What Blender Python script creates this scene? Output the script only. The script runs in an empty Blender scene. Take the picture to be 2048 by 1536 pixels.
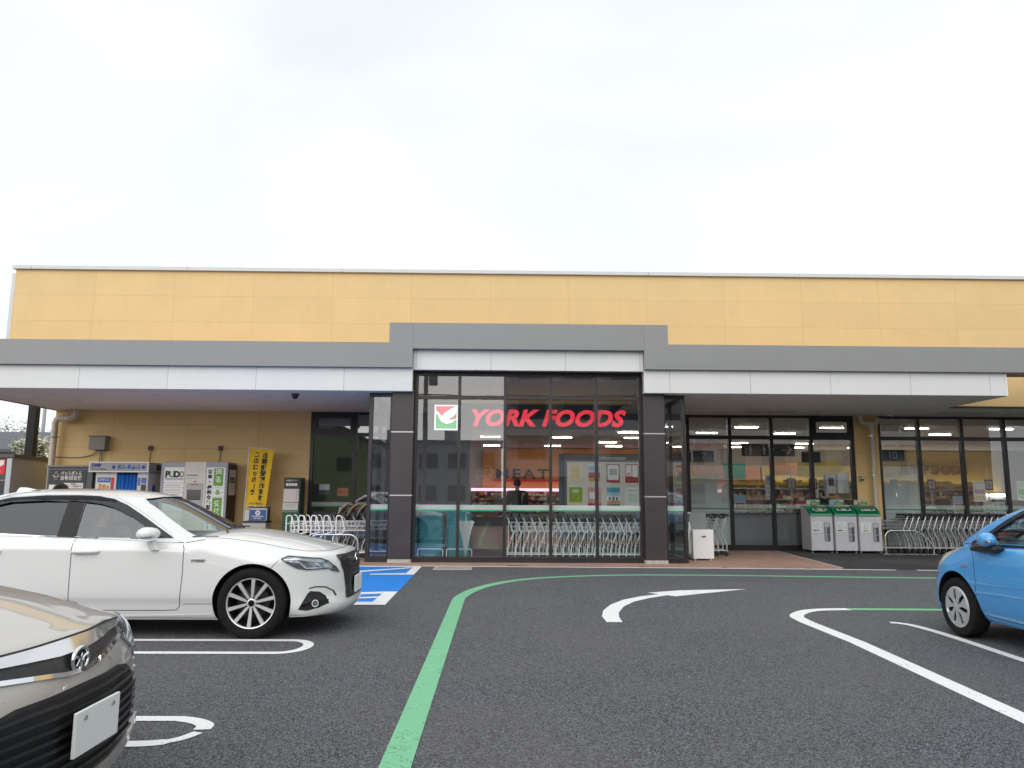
import bpy, bmesh, math, random
import numpy as np
from mathutils import Vector, Matrix
from mathutils.bvhtree import BVHTree
random.seed(7)
R = math.radians
SC = bpy.context.scene
COL = SC.collection

# ------------------------------------------------------------------ camera
cam = bpy.data.cameras.new('camera')
cam_o = bpy.data.objects.new('camera', cam)
COL.objects.link(cam_o)
PITCH, YAW, ROLL, FPX, CAMH = R(8.35), R(0.99), R(0.33), 1505.0, 1.38
fw = Vector((math.sin(YAW)*math.cos(PITCH), math.cos(YAW)*math.cos(PITCH), math.sin(PITCH)))
rt = Vector((math.cos(YAW), -math.sin(YAW), 0))
up = rt.cross(fw)
r2 = rt*math.cos(ROLL) + up*math.sin(ROLL)
u2 = -rt*math.sin(ROLL) + up*math.cos(ROLL)
cam_o.matrix_world = Matrix(((r2.x, u2.x, -fw.x, 0), (r2.y, u2.y, -fw.y, 0), (r2.z, u2.z, -fw.z, CAMH), (0, 0, 0, 1)))
cam.sensor_fit = 'HORIZONTAL'
cam.sensor_width = 36.0
cam.lens = 36.0*FPX/2048.0
cam.clip_start = 0.05
cam.clip_end = 3000
SC.camera = cam_o

# ------------------------------------------------------------------ world: bright overcast
SUN_EL, SUN_AZ = R(18), R(194)          # azimuth clockwise from +Y: behind the camera, a little to the left
W = bpy.data.worlds.new('World'); SC.world = W
W.use_nodes = True
nt = W.node_tree; N = nt.nodes; L = nt.links
N.clear()
out = N.new('ShaderNodeOutputWorld'); bg = N.new('ShaderNodeBackground')
sky = N.new('ShaderNodeTexSky'); sky.sky_type = 'NISHITA'; sky.sun_disc = False
sky.sun_elevation = SUN_EL; sky.sun_rotation = SUN_AZ
tc = N.new('ShaderNodeTexCoord')
mp = N.new('ShaderNodeMapping'); mp.inputs['Scale'].default_value = (1.0, 1.0, 2.2)
L.new(tc.outputs['Generated'], mp.inputs['Vector'])
nz = N.new('ShaderNodeTexNoise'); nz.inputs['Scale'].default_value = 1.7; nz.inputs['Detail'].default_value = 4.0; nz.inputs['Roughness'].default_value = 0.45
nz.inputs['Distortion'].default_value = 0.6
L.new(mp.outputs['Vector'], nz.inputs['Vector'])
cr = N.new('ShaderNodeValToRGB')
cr.color_ramp.elements[0].position = 0.36; cr.color_ramp.elements[0].color = (4.6, 4.86, 5.1, 1)
cr.color_ramp.elements[1].position = 0.60; cr.color_ramp.elements[1].color = (5.45, 5.55, 5.6, 1)
L.new(nz.outputs['Fac'], cr.inputs['Fac'])
# an overcast sky is brighter towards the zenith
sx = N.new('ShaderNodeSeparateXYZ'); L.new(tc.outputs['Generated'], sx.inputs['Vector'])
mr = N.new('ShaderNodeMapRange'); mr.inputs['From Min'].default_value = 0.58; mr.inputs['From Max'].default_value = 1.0
mr.inputs['To Min'].default_value = 1.0; mr.inputs['To Max'].default_value = 1.1
L.new(sx.outputs['Z'], mr.inputs['Value'])
ml = N.new('ShaderNodeMix'); ml.data_type = 'RGBA'; ml.blend_type = 'MULTIPLY'; ml.inputs['Factor'].default_value = 1.0
L.new(cr.outputs['Color'], ml.inputs['A']); L.new(mr.outputs['Result'], ml.inputs['B'])
mx = N.new('ShaderNodeMix'); mx.data_type = 'RGBA'; mx.inputs['Factor'].default_value = 0.93
L.new(sky.outputs['Color'], mx.inputs['A']); L.new(ml.outputs['Result'], mx.inputs['B'])
L.new(mx.outputs['Result'], bg.inputs['Color']); bg.inputs['Strength'].default_value = 0.1
L.new(bg.outputs['Background'], out.inputs['Surface'])

sun = bpy.data.lights.new('sun', 'SUN'); sun.energy = 1.5; sun.angle = R(95); sun.color = (1.0, 0.97, 0.93)
sun_o = bpy.data.objects.new('sun', sun); COL.objects.link(sun_o)
sd = Vector((math.sin(SUN_AZ)*math.cos(SUN_EL), math.cos(SUN_AZ)*math.cos(SUN_EL), math.sin(SUN_EL)))
sun_o.rotation_euler = sd.to_track_quat('Z', 'Y').to_euler()
sun_o.location = (0, -20, 40)

SC.view_settings.view_transform = 'Standard'
SC.view_settings.look = 'None'
SC.view_settings.exposure = 0.97
SC.view_settings.gamma = 1.0
SC.cycles.max_bounces = 8; SC.cycles.transparent_max_bounces = 24
SC.cycles.glossy_bounces = 4; SC.cycles.diffuse_bounces = 4
SC.cycles.caustics_reflective = False; SC.cycles.caustics_refractive = False
SC.cycles.sample_clamp_indirect = 6.0
SC.cycles.use_denoising = True

# ------------------------------------------------------------------ helpers
def link(o):
    COL.objects.link(o); return o
def tag(o, label=None, cat=None, group=None, kind=None):
    if label: o['label'] = label
    if cat: o['category'] = cat
    if group: o['group'] = group
    if kind: o['kind'] = kind
    return o
def thing(name, label, cat, loc=(0, 0, 0), rz=0.0, group=None):
    o = link(bpy.data.objects.new(name, None)); o.empty_display_size = 0.2
    o.location = loc; o.rotation_euler = (0, 0, rz)
    return tag(o, label, cat, group)
def kids(o):
    return [c for c in COL.objects if c.parent == o]
def dup(root, loc, rz=None, label=None):
    m = {}
    r = root.copy(); link(r); r.location = loc
    if rz is not None: r.rotation_euler = (0, 0, rz)
    if label: r['label'] = label
    for ch in root.children:
        c = ch.copy(); link(c); c.parent = r
        for g in ch.children:
            d = g.copy(); link(d); d.parent = c
    return r

class MB:
    """collects shapes for ONE mesh object"""
    def __init__(s):
        s.v = []; s.f = []; s.mi = []; s.cur = 0
    def add(s, vs, fs):
        b = len(s.v); s.v += [tuple(v) for v in vs]
        s.f += [tuple(i+b for i in f) for f in fs]; s.mi += [s.cur]*len(fs)
    def box(s, x0, x1, y0, y1, z0, z1, M=None):
        vs = [Vector((x, y, z)) for x in (x0, x1) for y in (y0, y1) for z in (z0, z1)]
        if M: vs = [M @ v for v in vs]
        s.add(vs, [(0, 1, 3, 2), (4, 6, 7, 5), (0, 4, 5, 1), (2, 3, 7, 6), (0, 2, 6, 4), (1, 5, 7, 3)])
        return s
    def prism(s, poly, axis, d0, d1, M=None):
        """poly of (a,b); axis 'x': a=y,b=z; 'y': a=x,b=z; 'z': a=x,b=y"""
        f = {'x': lambda a, b, d: (d, a, b), 'y': lambda a, b, d: (a, d, b), 'z': lambda a, b, d: (a, b, d)}[axis]
        n = len(poly)
        vs = [Vector(f(a, b, d0)) for a, b in poly] + [Vector(f(a, b, d1)) for a, b in poly]
        if M: vs = [M @ v for v in vs]
        fs = [tuple(range(n))[::-1], tuple(range(n, 2*n))] + [(i, (i+1) % n, n+(i+1) % n, n+i) for i in range(n)]
        s.add(vs, fs); return s
    def tube(s, pts, r, n=8, cap=True, closed=False):
        pts = [Vector(p) for p in pts]; m = len(pts)
        if closed: cap = False
        rr = r if isinstance(r, (list, tuple)) else [r]*m
        rings = []; prev = None
        for i in range(m):
            if closed: t = (pts[(i+1) % m]-pts[i-1])
            else: t = (pts[min(i+1, m-1)]-pts[max(i-1, 0)])
            if t.length < 1e-9: t = Vector((0, 0, 1))
            t.normalize()
            if prev is None:
                a = Vector((0, 0, 1)) if abs(t.z) < 0.9 else Vector((1, 0, 0))
                u = t.cross(a).normalized()
            else:
                u = prev - t*prev.dot(t)
                u = u.normalized() if u.length > 1e-6 else t.orthogonal().normalized()
            prev = u; w = t.cross(u)
            rings.append([pts[i] + (u*math.cos(2*math.pi*k/n) + w*math.sin(2*math.pi*k/n))*rr[i] for k in range(n)])
        vs = [p for q in rings for p in q]; fs = []
        for i in range(m if closed else m-1):
            j = (i+1) % m
            for k in range(n):
                fs.append((i*n+k, i*n+(k+1) % n, j*n+(k+1) % n, j*n+k))
        if cap:
            fs.append(tuple(range(n))[::-1]); fs.append(tuple(range((m-1)*n, m*n)))
        s.add(vs, fs); return s
    def cyl(s, a, b, r, n=20, r2=None):
        return s.tube([a, b], [r, r if r2 is None else r2], n)
    def lathe(s, prof, c=(0, 0, 0), axis='z', n=32, closed=False, caps=True):
        """prof of (radius, height) turned round axis through c"""
        c = Vector(c); vs = []; m = len(prof)
        for r, h in prof:
            for k in range(n):
                a = 2*math.pi*k/n; p, q = r*math.cos(a), r*math.sin(a)
                vs.append(c + Vector({'z': (p, q, h), 'y': (q, h, p), 'x': (h, p, q)}[axis]))
        fs = []
        for i in range(m if closed else m-1):
            j = (i+1) % m
            for k in range(n): fs.append((i*n+k, i*n+(k+1) % n, j*n+(k+1) % n, j*n+k))
        if not closed and caps:
            if prof[0][0] > 1e-6: fs.append(tuple(range(n))[::-1])
            if prof[-1][0] > 1e-6: fs.append(tuple(range((m-1)*n, m*n)))
        s.add(vs, fs); return s
    def ball(s, c, r, n=12, m=8):
        rx, ry, rz = r if isinstance(r, (tuple, list)) else (r, r, r)
        c = Vector(c); vs = []; fs = []
        for i in range(m+1):
            th = math.pi*i/m
            for k in range(n):
                a = 2*math.pi*k/n
                vs.append(c+Vector((rx*math.sin(th)*math.cos(a), ry*math.sin(th)*math.sin(a), rz*math.cos(th))))
        for i in range(m):
            for k in range(n): fs.append((i*n+k, (i+1)*n+k, (i+1)*n+(k+1) % n, i*n+(k+1) % n))
        s.add(vs, fs); return s
    def sheet(s, poly, z):
        s.add([(a, b, z) for a, b in poly], [tuple(range(len(poly)))]); return s
    def build(s, name, mat, parent=None, smooth=None, bevel=0.0, loc=None, rot=None, weld=True):
        me = bpy.data.meshes.new(name); me.from_pydata(s.v, [], s.f); me.validate()
        bm = bmesh.new(); bm.from_mesh(me)
        if weld: bmesh.ops.remove_doubles(bm, verts=bm.verts, dist=1e-5)
        if weld: bmesh.ops.recalc_face_normals(bm, faces=bm.faces)
        bm.to_mesh(me); bm.free()
        return mk(name, me, mat, parent, smooth, bevel, loc, rot, s.mi)

def mk(name, me, mat, parent=None, smooth=None, bevel=0.0, loc=None, rot=None, mi=None):
    for m in (mat if isinstance(mat, (list, tuple)) else [mat]): me.materials.append(m)
    if mi and len(mi) == len(me.polygons): me.polygons.foreach_set('material_index', mi)
    if smooth is not None:
        me.polygons.foreach_set('use_smooth', [True]*len(me.polygons))
        try: me.set_sharp_from_angle(angle=R(smooth))
        except Exception: pass
    o = link(bpy.data.objects.new(name, me))
    if parent: o.parent = parent
    if loc: o.location = loc
    if rot: o.rotation_euler = rot
    if bevel:
        b = o.modifiers.new('bevel', 'BEVEL'); b.width = bevel; b.segments = 2; b.limit_method = 'ANGLE'; b.angle_limit = R(40)
        b.harden_normals = False
    return o

def arc(cx, cy, r, a0, a1, n):
    return [(cx+r*math.cos(R(a0+(a1-a0)*i/n)), cy+r*math.sin(R(a0+(a1-a0)*i/n))) for i in range(n+1)]
def rrect(x0, x1, y0, y1, r, n=5):
    return arc(x1-r, y1-r, r, 0, 90, n)+arc(x0+r, y1-r, r, 90, 180, n)+arc(x0+r, y0+r, r, 180, 270, n)+arc(x1-r, y0+r, r, 270, 360, n)
def catmull(P, k=6, closed=False):
    P = [np.array(p, float) for p in P]; n = len(P); o = []
    for i in range(n if closed else n-1):
        p0 = P[i-1] if (i > 0 or closed) else 2*P[0]-P[1]
        p1 = P[i]; p2 = P[(i+1) % n]
        p3 = P[(i+2) % n] if (i+2 < n or closed) else 2*P[-1]-P[-2]
        for j in range(k):
            t = j/k
            o.append(0.5*((2*p1)+(-p0+p2)*t+(2*p0-5*p1+4*p2-p3)*t*t+(-p0+3*p1-3*p2+p3)*t**3))
    if not closed: o.append(P[-1])
    return [tuple(map(float, q)) for q in o]
def pchip(tab):
    xs = np.array([a for a, b in tab], float); ys = np.array([b for a, b in tab], float)
    h = np.diff(xs); d = np.diff(ys)/h; m = np.zeros(len(xs)); m[0] = d[0]; m[-1] = d[-1]
    for i in range(1, len(xs)-1):
        if d[i-1]*d[i] > 0:
            w1 = 2*h[i]+h[i-1]; w2 = h[i]+2*h[i-1]; m[i] = (w1+w2)/(w1/d[i-1]+w2/d[i])
    def f(x):
        x = min(max(x, xs[0]), xs[-1]); i = int(min(max(np.searchsorted(xs, x)-1, 0), len(xs)-2)); t = (x-xs[i])/h[i]
        return float((1+2*t)*(1-t)**2*ys[i]+t*(1-t)**2*h[i]*m[i]+t*t*(3-2*t)*ys[i+1]+t*t*(t-1)*h[i]*m[i+1])
    return f
def smooth01(t):
    t = min(max(t, 0), 1); return t*t*(3-2*t)

# text becomes a mesh part; it reads along +X and up +Z, facing -Y, unless turned
def text(name, body, size, mat, parent, loc, rz=0.0, align='CENTER', bold=0.0, shear=0.0, ext=0.002, width=None, mirror=False, tilt=0.0, rx=0.0, line=None, space=None):
    cu = bpy.data.curves.new(name, 'FONT'); cu.body = body; cu.size = size; cu.align_x = align; cu.align_y = 'CENTER'
    cu.offset = bold; cu.shear = shear; cu.extrude = ext; cu.resolution_u = 3
    if line: cu.space_line = line
    if space: cu.space_character = space
    t = link(bpy.data.objects.new('tmp', cu))
    dg = bpy.context.evaluated_depsgraph_get()
    me = bpy.data.meshes.new_from_object(t.evaluated_get(dg))
    bpy.data.objects.remove(t); bpy.data.curves.remove(cu)
    if not me.vertices: return None
    xs = [v.co.x for v in me.vertices]; w = max(xs)-min(xs)
    k = width/w if (width and w > 0) else 1.0
    M = Matrix.Rotation(rz, 4, 'Z') @ Matrix.Rotation(rx, 4, 'X') @ Matrix.Rotation(tilt, 4, 'Y') @ Matrix.Rotation(R(90), 4, 'X') @ Matrix.Diagonal((-k if mirror else k, 1, 1, 1))
    me.transform(M)
    if mirror: me.flip_normals()
    me.name = name; me.materials.clear()
    o = mk(name, me, mat, parent, loc=loc)
    return o

# ------------------------------------------------------------------ materials
MATS = {}
def mat(name, col, rough=0.5, metal=0.0, coat=0.0, spec=0.5, var=0.0, vscale=4.0, bump=0.0, bscale=60.0, emit=None, estr=0.0, alpha=1.0, rvar=0.0):
    if name in MATS: return MATS[name]
    m = bpy.data.materials.new(name); m.use_nodes = True; MATS[name] = m
    n = m.node_tree.nodes; l = m.node_tree.links; b = n['Principled BSDF']
    c4 = (*col, 1)
    b.inputs['Base Color'].default_value = c4; b.inputs['Roughness'].default_value = rough; b.inputs['Metallic'].default_value = metal
    b.inputs['Coat Weight'].default_value = coat; b.inputs['Coat Roughness'].default_value = 0.03
    b.inputs['Specular IOR Level'].default_value = spec; b.inputs['Alpha'].default_value = alpha
    t = n.new('ShaderNodeTexCoord')
    if var or rvar:
        z = n.new('ShaderNodeTexNoise'); z.inputs['Scale'].default_value = vscale; z.inputs['Detail'].default_value = 6; z.inputs['Roughness'].default_value = 0.6
        l.new(t.outputs['Object'], z.inputs['Vector'])
        if var:
            x = n.new('ShaderNodeMix'); x.data_type = 'RGBA'
            x.inputs['A'].default_value = (*[c*(1-var) for c in col], 1); x.inputs['B'].default_value = (*[min(c*(1+var), 1) for c in col], 1)
            mr_ = n.new('ShaderNodeMapRange'); mr_.inputs['From Min'].default_value = 0.3; mr_.inputs['From Max'].default_value = 0.7
            l.new(z.outputs['Fac'], mr_.inputs['Value']); l.new(mr_.outputs['Result'], x.inputs['Factor'])
            l.new(x.outputs['Result'], b.inputs['Base Color'])
        if rvar:
            q = n.new('ShaderNodeMapRange'); q.inputs['From Min'].default_value = 0.3; q.inputs['From Max'].default_value = 0.7
            q.inputs['To Min'].default_value = max(rough-rvar, 0); q.inputs['To Max'].default_value = min(rough+rvar, 1)
            l.new(z.outputs['Fac'], q.inputs['Value']); l.new(q.outputs['Result'], b.inputs['Roughness'])
    if bump:
        z2 = n.new('ShaderNodeTexNoise'); z2.inputs['Scale'].default_value = bscale; z2.inputs['Detail'].default_value = 4
        l.new(t.outputs['Object'], z2.inputs['Vector'])
        bp = n.new('ShaderNodeBump'); bp.inputs['Strength'].default_value = bump; bp.inputs['Distance'].default_value = 0.01
        l.new(z2.outputs['Fac'], bp.inputs['Height']); l.new(bp.outputs['Normal'], b.inputs['Normal'])
    if emit:
        b.inputs['Emission Color'].default_value = (*emit, 1); b.inputs['Emission Strength'].default_value = estr
    return m

def glass_mat(name, tint=(0.9, 0.93, 0.92), refl=0.06, boost=1.0, rough=0.0):
    """thin architectural / car glass: transparent with a Fresnel reflection"""
    m = bpy.data.materials.new(name); m.use_nodes = True; MATS[name] = m
    n = m.node_tree.nodes; l = m.node_tree.links; n.clear()
    o = n.new('ShaderNodeOutputMaterial'); t = n.new('ShaderNodeBsdfTransparent'); g = n.new('ShaderNodeBsdfGlossy')
    t.inputs['Color'].default_value = (*tint, 1); g.inputs['Roughness'].default_value = rough; g.inputs['Color'].default_value = (0.92, 0.95, 1.0, 1)
    f = n.new('ShaderNodeFresnel'); f.inputs['IOR'].default_value = 1.5
    ma = n.new('ShaderNodeMath'); ma.operation = 'MULTIPLY_ADD'; ma.inputs[1].default_value = boost; ma.inputs[2].default_value = refl; ma.use_clamp = True
    l.new(f.outputs['Fac'], ma.inputs[0])
    ge = n.new('ShaderNodeNewGeometry'); inv = n.new('ShaderNodeMath'); inv.operation = 'SUBTRACT'; inv.inputs[0].default_value = 1.0; l.new(ge.outputs['Backfacing'], inv.inputs[1])
    mb_ = n.new('ShaderNodeMath'); mb_.operation = 'MULTIPLY'; l.new(ma.outputs[0], mb_.inputs[0]); l.new(inv.outputs[0], mb_.inputs[1])
    # very slight waviness of real panes
    tc_ = n.new('ShaderNodeTexCoord'); z = n.new('ShaderNodeTexNoise'); z.inputs['Scale'].default_value = 0.8; z.inputs['Detail'].default_value = 1
    l.new(tc_.outputs['Object'], z.inputs['Vector'])
    bp = n.new('ShaderNodeBump'); bp.inputs['Strength'].default_value = 0.02; bp.inputs['Distance'].default_value = 0.05
    l.new(z.outputs['Fac'], bp.inputs['Height']); l.new(bp.outputs['Normal'], g.inputs['Normal'])
    x = n.new('ShaderNodeMixShader'); l.new(mb_.outputs[0], x.inputs['Fac']); l.new(t.outputs[0], x.inputs[1]); l.new(g.outputs[0], x.inputs[2])
    l.new(x.outputs[0], o.inputs['Surface']); return m

def film_mat(name, col, opac):
    m = bpy.data.materials.new(name); m.use_nodes = True; MATS[name] = m
    n = m.node_tree.nodes; l = m.node_tree.links; n.clear()
    o = n.new('ShaderNodeOutputMaterial'); t = n.new('ShaderNodeBsdfTransparent'); d = n.new('ShaderNodeBsdfDiffuse')
    d.inputs['Color'].default_value = (*col, 1)
    x = n.new('ShaderNodeMixShader'); x.inputs['Fac'].default_value = opac
    l.new(t.outputs[0], x.inputs[1]); l.new(d.outputs[0], x.inputs[2]); l.new(x.outputs[0], o.inputs['Surface']); return m

def panel_mat(name, col, joint, bw, rh, ox, oz, mort=0.006, rough=0.55, var=0.05, bump=0.12):
    """cladding of large panels with shadow joints, laid out in the object's own X and Z"""
    m = bpy.data.materials.new(name); m.use_nodes = True; MATS[name] = m
    n = m.node_tree.nodes; l = m.node_tree.links; b = n['Principled BSDF']; b.inputs['Roughness'].default_value = rough
    t = n.new('ShaderNodeTexCoord'); s = n.new('ShaderNodeSeparateXYZ'); l.new(t.outputs['Object'], s.inputs['Vector'])
    c = n.new('ShaderNodeCombineXYZ')
    a1 = n.new('ShaderNodeMath'); a1.operation = 'ADD'; a1.inputs[1].default_value = -ox; l.new(s.outputs['X'], a1.inputs[0])
    a2 = n.new('ShaderNodeMath'); a2.operation = 'ADD'; a2.inputs[1].default_value = -oz; l.new(s.outputs['Z'], a2.inputs[0])
    l.new(a1.outputs[0], c.inputs['X']); l.new(a2.outputs[0], c.inputs['Y'])
    k = n.new('ShaderNodeTexBrick'); k.offset = 0.0; k.squash = 1.0
    k.inputs['Scale'].default_value = 1.0; k.inputs['Brick Width'].default_value = bw; k.inputs['Row Height'].default_value = rh
    k.inputs['Mortar Size'].default_value = mort; k.inputs['Mortar Smooth'].default_value = 0.2
    k.inputs['Color1'].default_value = (*[x*(1-var*0.5) for x in col], 1); k.inputs['Color2'].default_value = (*[min(1, x*(1+var*0.5)) for x in col], 1)
    k.inputs['Mortar'].default_value = (*joint, 1)
    l.new(c.outputs['Vector'], k.inputs['Vector'])
    z = n.new('ShaderNodeTexNoise'); z.inputs['Scale'].default_value = 0.9; z.inputs['Detail'].default_value = 8; z.inputs['Roughness'].default_value = 0.7
    l.new(t.outputs['Object'], z.inputs['Vector'])
    q = n.new('ShaderNodeMapRange'); q.inputs['From Min'].default_value = 0.3; q.inputs['From Max'].default_value = 0.7; q.inputs['To Min'].default_value = 1-var; q.inputs['To Max'].default_value = 1+var
    l.new(z.outputs['Fac'], q.inputs['Value'])
    mp_ = n.new('ShaderNodeMapping'); mp_.inputs['Scale'].default_value = (9.0, 1.0, 0.35); l.new(t.outputs['Object'], mp_.inputs['Vector'])
    zs = n.new('ShaderNodeTexNoise'); zs.inputs['Scale'].default_value = 1.0; zs.inputs['Detail'].default_value = 6; zs.inputs['Roughness'].default_value = 0.65; l.new(mp_.outputs['Vector'], zs.inputs['Vector'])
    qs = n.new('ShaderNodeMapRange'); qs.inputs['From Min'].default_value = 0.35; qs.inputs['From Max'].default_value = 0.7; qs.inputs['To Min'].default_value = 1.0+var*0.15; qs.inputs['To Max'].default_value = 1-var*0.4; l.new(zs.outputs['Fac'], qs.inputs['Value'])
    mm_ = n.new('ShaderNodeMath'); mm_.operation = 'MULTIPLY'; l.new(q.outputs['Result'], mm_.inputs[0]); l.new(qs.outputs['Result'], mm_.inputs[1])
    x = n.new('ShaderNodeMix'); x.data_type = 'RGBA'; x.blend_type = 'MULTIPLY'; x.inputs['Factor'].default_value = 1
    l.new(k.outputs['Color'], x.inputs['A']); l.new(mm_.outputs[0], x.inputs['B']); l.new(x.outputs['Result'], b.inputs['Base Color'])
    z2 = n.new('ShaderNodeTexNoise'); z2.inputs['Scale'].default_value = 220; z2.inputs['Detail'].default_value = 3; l.new(t.outputs['Object'], z2.inputs['Vector'])
    h = n.new('ShaderNodeMath'); h.operation = 'MULTIPLY_ADD'; h.inputs[1].default_value = -3.0; l.new(k.outputs['Fac'], h.inputs[0]); l.new(z2.outputs['Fac'], h.inputs[2])
    bp = n.new('ShaderNodeBump'); bp.inputs['Strength'].default_value = bump; bp.inputs['Distance'].default_value = 0.004
    l.new(h.outputs[0], bp.inputs['Height']); l.new(bp.outputs['Normal'], b.inputs['Normal'])
    return m

def asphalt_mat(name, lo, hi, speck=0.25):
    m = bpy.data.materials.new(name); m.use_nodes = True; MATS[name] = m
    n = m.node_tree.nodes; l = m.node_tree.links; b = n['Principled BSDF']
    t = n.new('ShaderNodeTexCoord')
    def noise(sc, det, ro=0.6):
        z = n.new('ShaderNodeTexNoise'); z.inputs['Scale'].default_value = sc; z.inputs['Detail'].default_value = det; z.inputs['Roughness'].default_value = ro
        l.new(t.outputs['Object'], z.inputs['Vector']); return z
    def mrange(src, a, b_, c, d):
        q = n.new('ShaderNodeMapRange'); q.inputs['From Min'].default_value = a; q.inputs['From Max'].default_value = b_; q.inputs['To Min'].default_value = c; q.inputs['To Max'].default_value = d
        l.new(src, q.inputs['Value']); return q.outputs['Result']
    v = n.new('ShaderNodeTexVoronoi'); v.inputs['Scale'].default_value = 135; v.inputs['Randomness'].default_value = 1; l.new(t.outputs['Object'], v.inputs['Vector'])
    vs = n.new('ShaderNodeSeparateColor'); l.new(v.outputs['Color'], vs.inputs['Color'])
    g = noise(150, 5, 0.75)
    x = n.new('ShaderNodeMix'); x.data_type = 'RGBA'; x.inputs['A'].default_value = (*lo, 1); x.inputs['B'].default_value = (*hi, 1)
    mm = n.new('ShaderNodeMath'); mm.operation = 'MULTIPLY'; pw = n.new('ShaderNodeMath'); pw.operation = 'POWER'; pw.inputs[1].default_value = 1.7; l.new(vs.outputs['Red'], pw.inputs[0]); l.new(pw.outputs[0], mm.inputs[0]); l.new(mrange(g.outputs['Fac'], 0.3, 0.7, 0.25, 1.2), mm.inputs[1])
    l.new(mm.outputs[0], x.inputs['Factor'])
    # pale stones
    x2 = n.new('ShaderNodeMix'); x2.data_type = 'RGBA'; x2.inputs['B'].default_value = (speck, speck, speck*0.97, 1)
    l.new(x.outputs['Result'], x2.inputs['A']); l.new(mrange(vs.outputs['Green'], 0.955, 0.985, 0, 0.8), x2.inputs['Factor'])
    # dusty, worn patches
    p = noise(0.38, 6, 0.68)
    x3 = n.new('ShaderNodeMix'); x3.data_type = 'RGBA'; x3.inputs['B'].default_value = (0.150, 0.147, 0.143, 1)
    l.new(x2.outputs['Result'], x3.inputs['A']); l.new(mrange(p.outputs['Fac'], 0.40, 0.68, 0.0, 0.55), x3.inputs['Factor'])
    l.new(x3.outputs['Result'], b.inputs['Base Color'])
    b.inputs['Roughness'].default_value = 0.82; b.inputs['Specular IOR Level'].default_value = 0.35
    bp = n.new('ShaderNodeBump'); bp.inputs['Strength'].default_value = 0.9; bp.inputs['Distance'].default_value = 0.006
    h = n.new('ShaderNodeMath'); h.operation = 'MULTIPLY_ADD'; h.inputs[1].default_value = -1.6; l.new(v.outputs['Distance'], h.inputs[0]); l.new(g.outputs['Fac'], h.inputs[2])
    l.new(h.outputs[0], bp.inputs['Height']); l.new(bp.outputs['Normal'], b.inputs['Normal'])
    return m

def paint_mat(name, col, wear=0.25):
    """road paint, a little worn so that the dark stone shows through"""
    m = bpy.data.materials.new(name); m.use_nodes = True; MATS[name] = m
    n = m.node_tree.nodes; l = m.node_tree.links; b = n['Principled BSDF']; b.inputs['Roughness'].default_value = 0.6
    t = n.new('ShaderNodeTexCoord')
    v = n.new('ShaderNodeTexVoronoi'); v.inputs['Scale'].default_value = 95; l.new(t.outputs['Object'], v.inputs['Vector'])
    z = n.new('ShaderNodeTexNoise'); z.inputs['Scale'].default_value = 3.0; z.inputs['Detail'].default_value = 8; z.inputs['Roughness'].default_value = 0.75; l.new(t.outputs['Object'], z.inputs['Vector'])
    vs = n.new('ShaderNodeSeparateColor'); l.new(v.outputs['Color'], vs.inputs['Color'])
    a = n.new('ShaderNodeMath'); a.operation = 'MULTIPLY'; l.new(z.outputs['Fac'], a.inputs[0]); l.new(vs.outputs['Red'], a.inputs[1])
    q = n.new('ShaderNodeMapRange'); q.inputs['From Min'].default_value = 0.60-wear*0.4; q.inputs['From Max'].default_value = 0.64-wear*0.4; l.new(a.outputs[0], q.inputs['Value'])
    w = n.new('ShaderNodeMix'); w.data_type = 'RGBA'; w.inputs['A'].default_value = (*[c*0.86 for c in col], 1); w.inputs['B'].default_value = (*[min(1, c*1.08) for c in col], 1)
    l.new(z.outputs['Fac'], w.inputs['Factor'])
    x = n.new('ShaderNodeMix'); x.data_type = 'RGBA'; x.inputs['B'].default_value = (0.07, 0.07, 0.07, 1); l.new(w.outputs['Result'], x.inputs['A'])
    k = n.new('ShaderNodeMath'); k.operation = 'MULTIPLY'; k.inputs[1].default_value = 0.7; l.new(q.outputs['Result'], k.inputs[0]); l.new(k.outputs[0], x.inputs['Factor'])
    l.new(x.outputs['Result'], b.inputs['Base Color'])
    bp = n.new('ShaderNodeBump'); bp.inputs['Strength'].default_value = 0.5; bp.inputs['Distance'].default_value = 0.004
    l.new(v.outputs['Distance'], bp.inputs['Height']); l.new(bp.outputs['Normal'], b.inputs['Normal'])
    return m

def paving_mat(name, col, joint, bw=0.2, rh=0.1):
    m = panel_mat(name, col, joint, bw, rh, 0, 0, mort=0.004, rough=0.8, var=0.16)
    n = m.node_tree.nodes; l = m.node_tree.links
    k = [q for q in n if q.type == 'TEX_BRICK'][0]; k.offset = 0.5
    s = [q for q in n if q.type == 'SEPXYZ'][0]; a = [q for q in n if q.type == 'MATH' and q.operation == 'ADD'][1]
    l.new(s.outputs['Y'], a.inputs[0]); return m

ASPH = asphalt_mat('asphalt', (0.017, 0.0175, 0.0205), (0.36, 0.372, 0.412))
ASPH2 = asphalt_mat('dark_smooth_asphalt', (0.03, 0.03, 0.032), (0.066, 0.066, 0.069), 0.12)
P_WHITE = paint_mat('white_road_paint', (0.84, 0.84, 0.83), 0.2)
P_GREEN = paint_mat('green_road_paint', (0.19, 0.52, 0.29), 0.3)
P_BLUE = paint_mat('blue_road_paint', (0.014, 0.23, 0.76), 0.2)
PAVE = paving_mat('brick_paving', (0.38, 0.235, 0.175), (0.20, 0.14, 0.11))
YEL = panel_mat('yellow_cladding', (0.68, 0.485, 0.225), (0.54, 0.38, 0.175), 1.84, 0.615, -0.23, 5.30-0.615*8, rough=0.6, mort=0.005)
YEL2 = panel_mat('yellow_cladding_lower', (0.70, 0.485, 0.21), (0.46, 0.32, 0.14), 1.84, 0.61, -0.6, 0.05, rough=0.6, mort=0.005)
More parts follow.
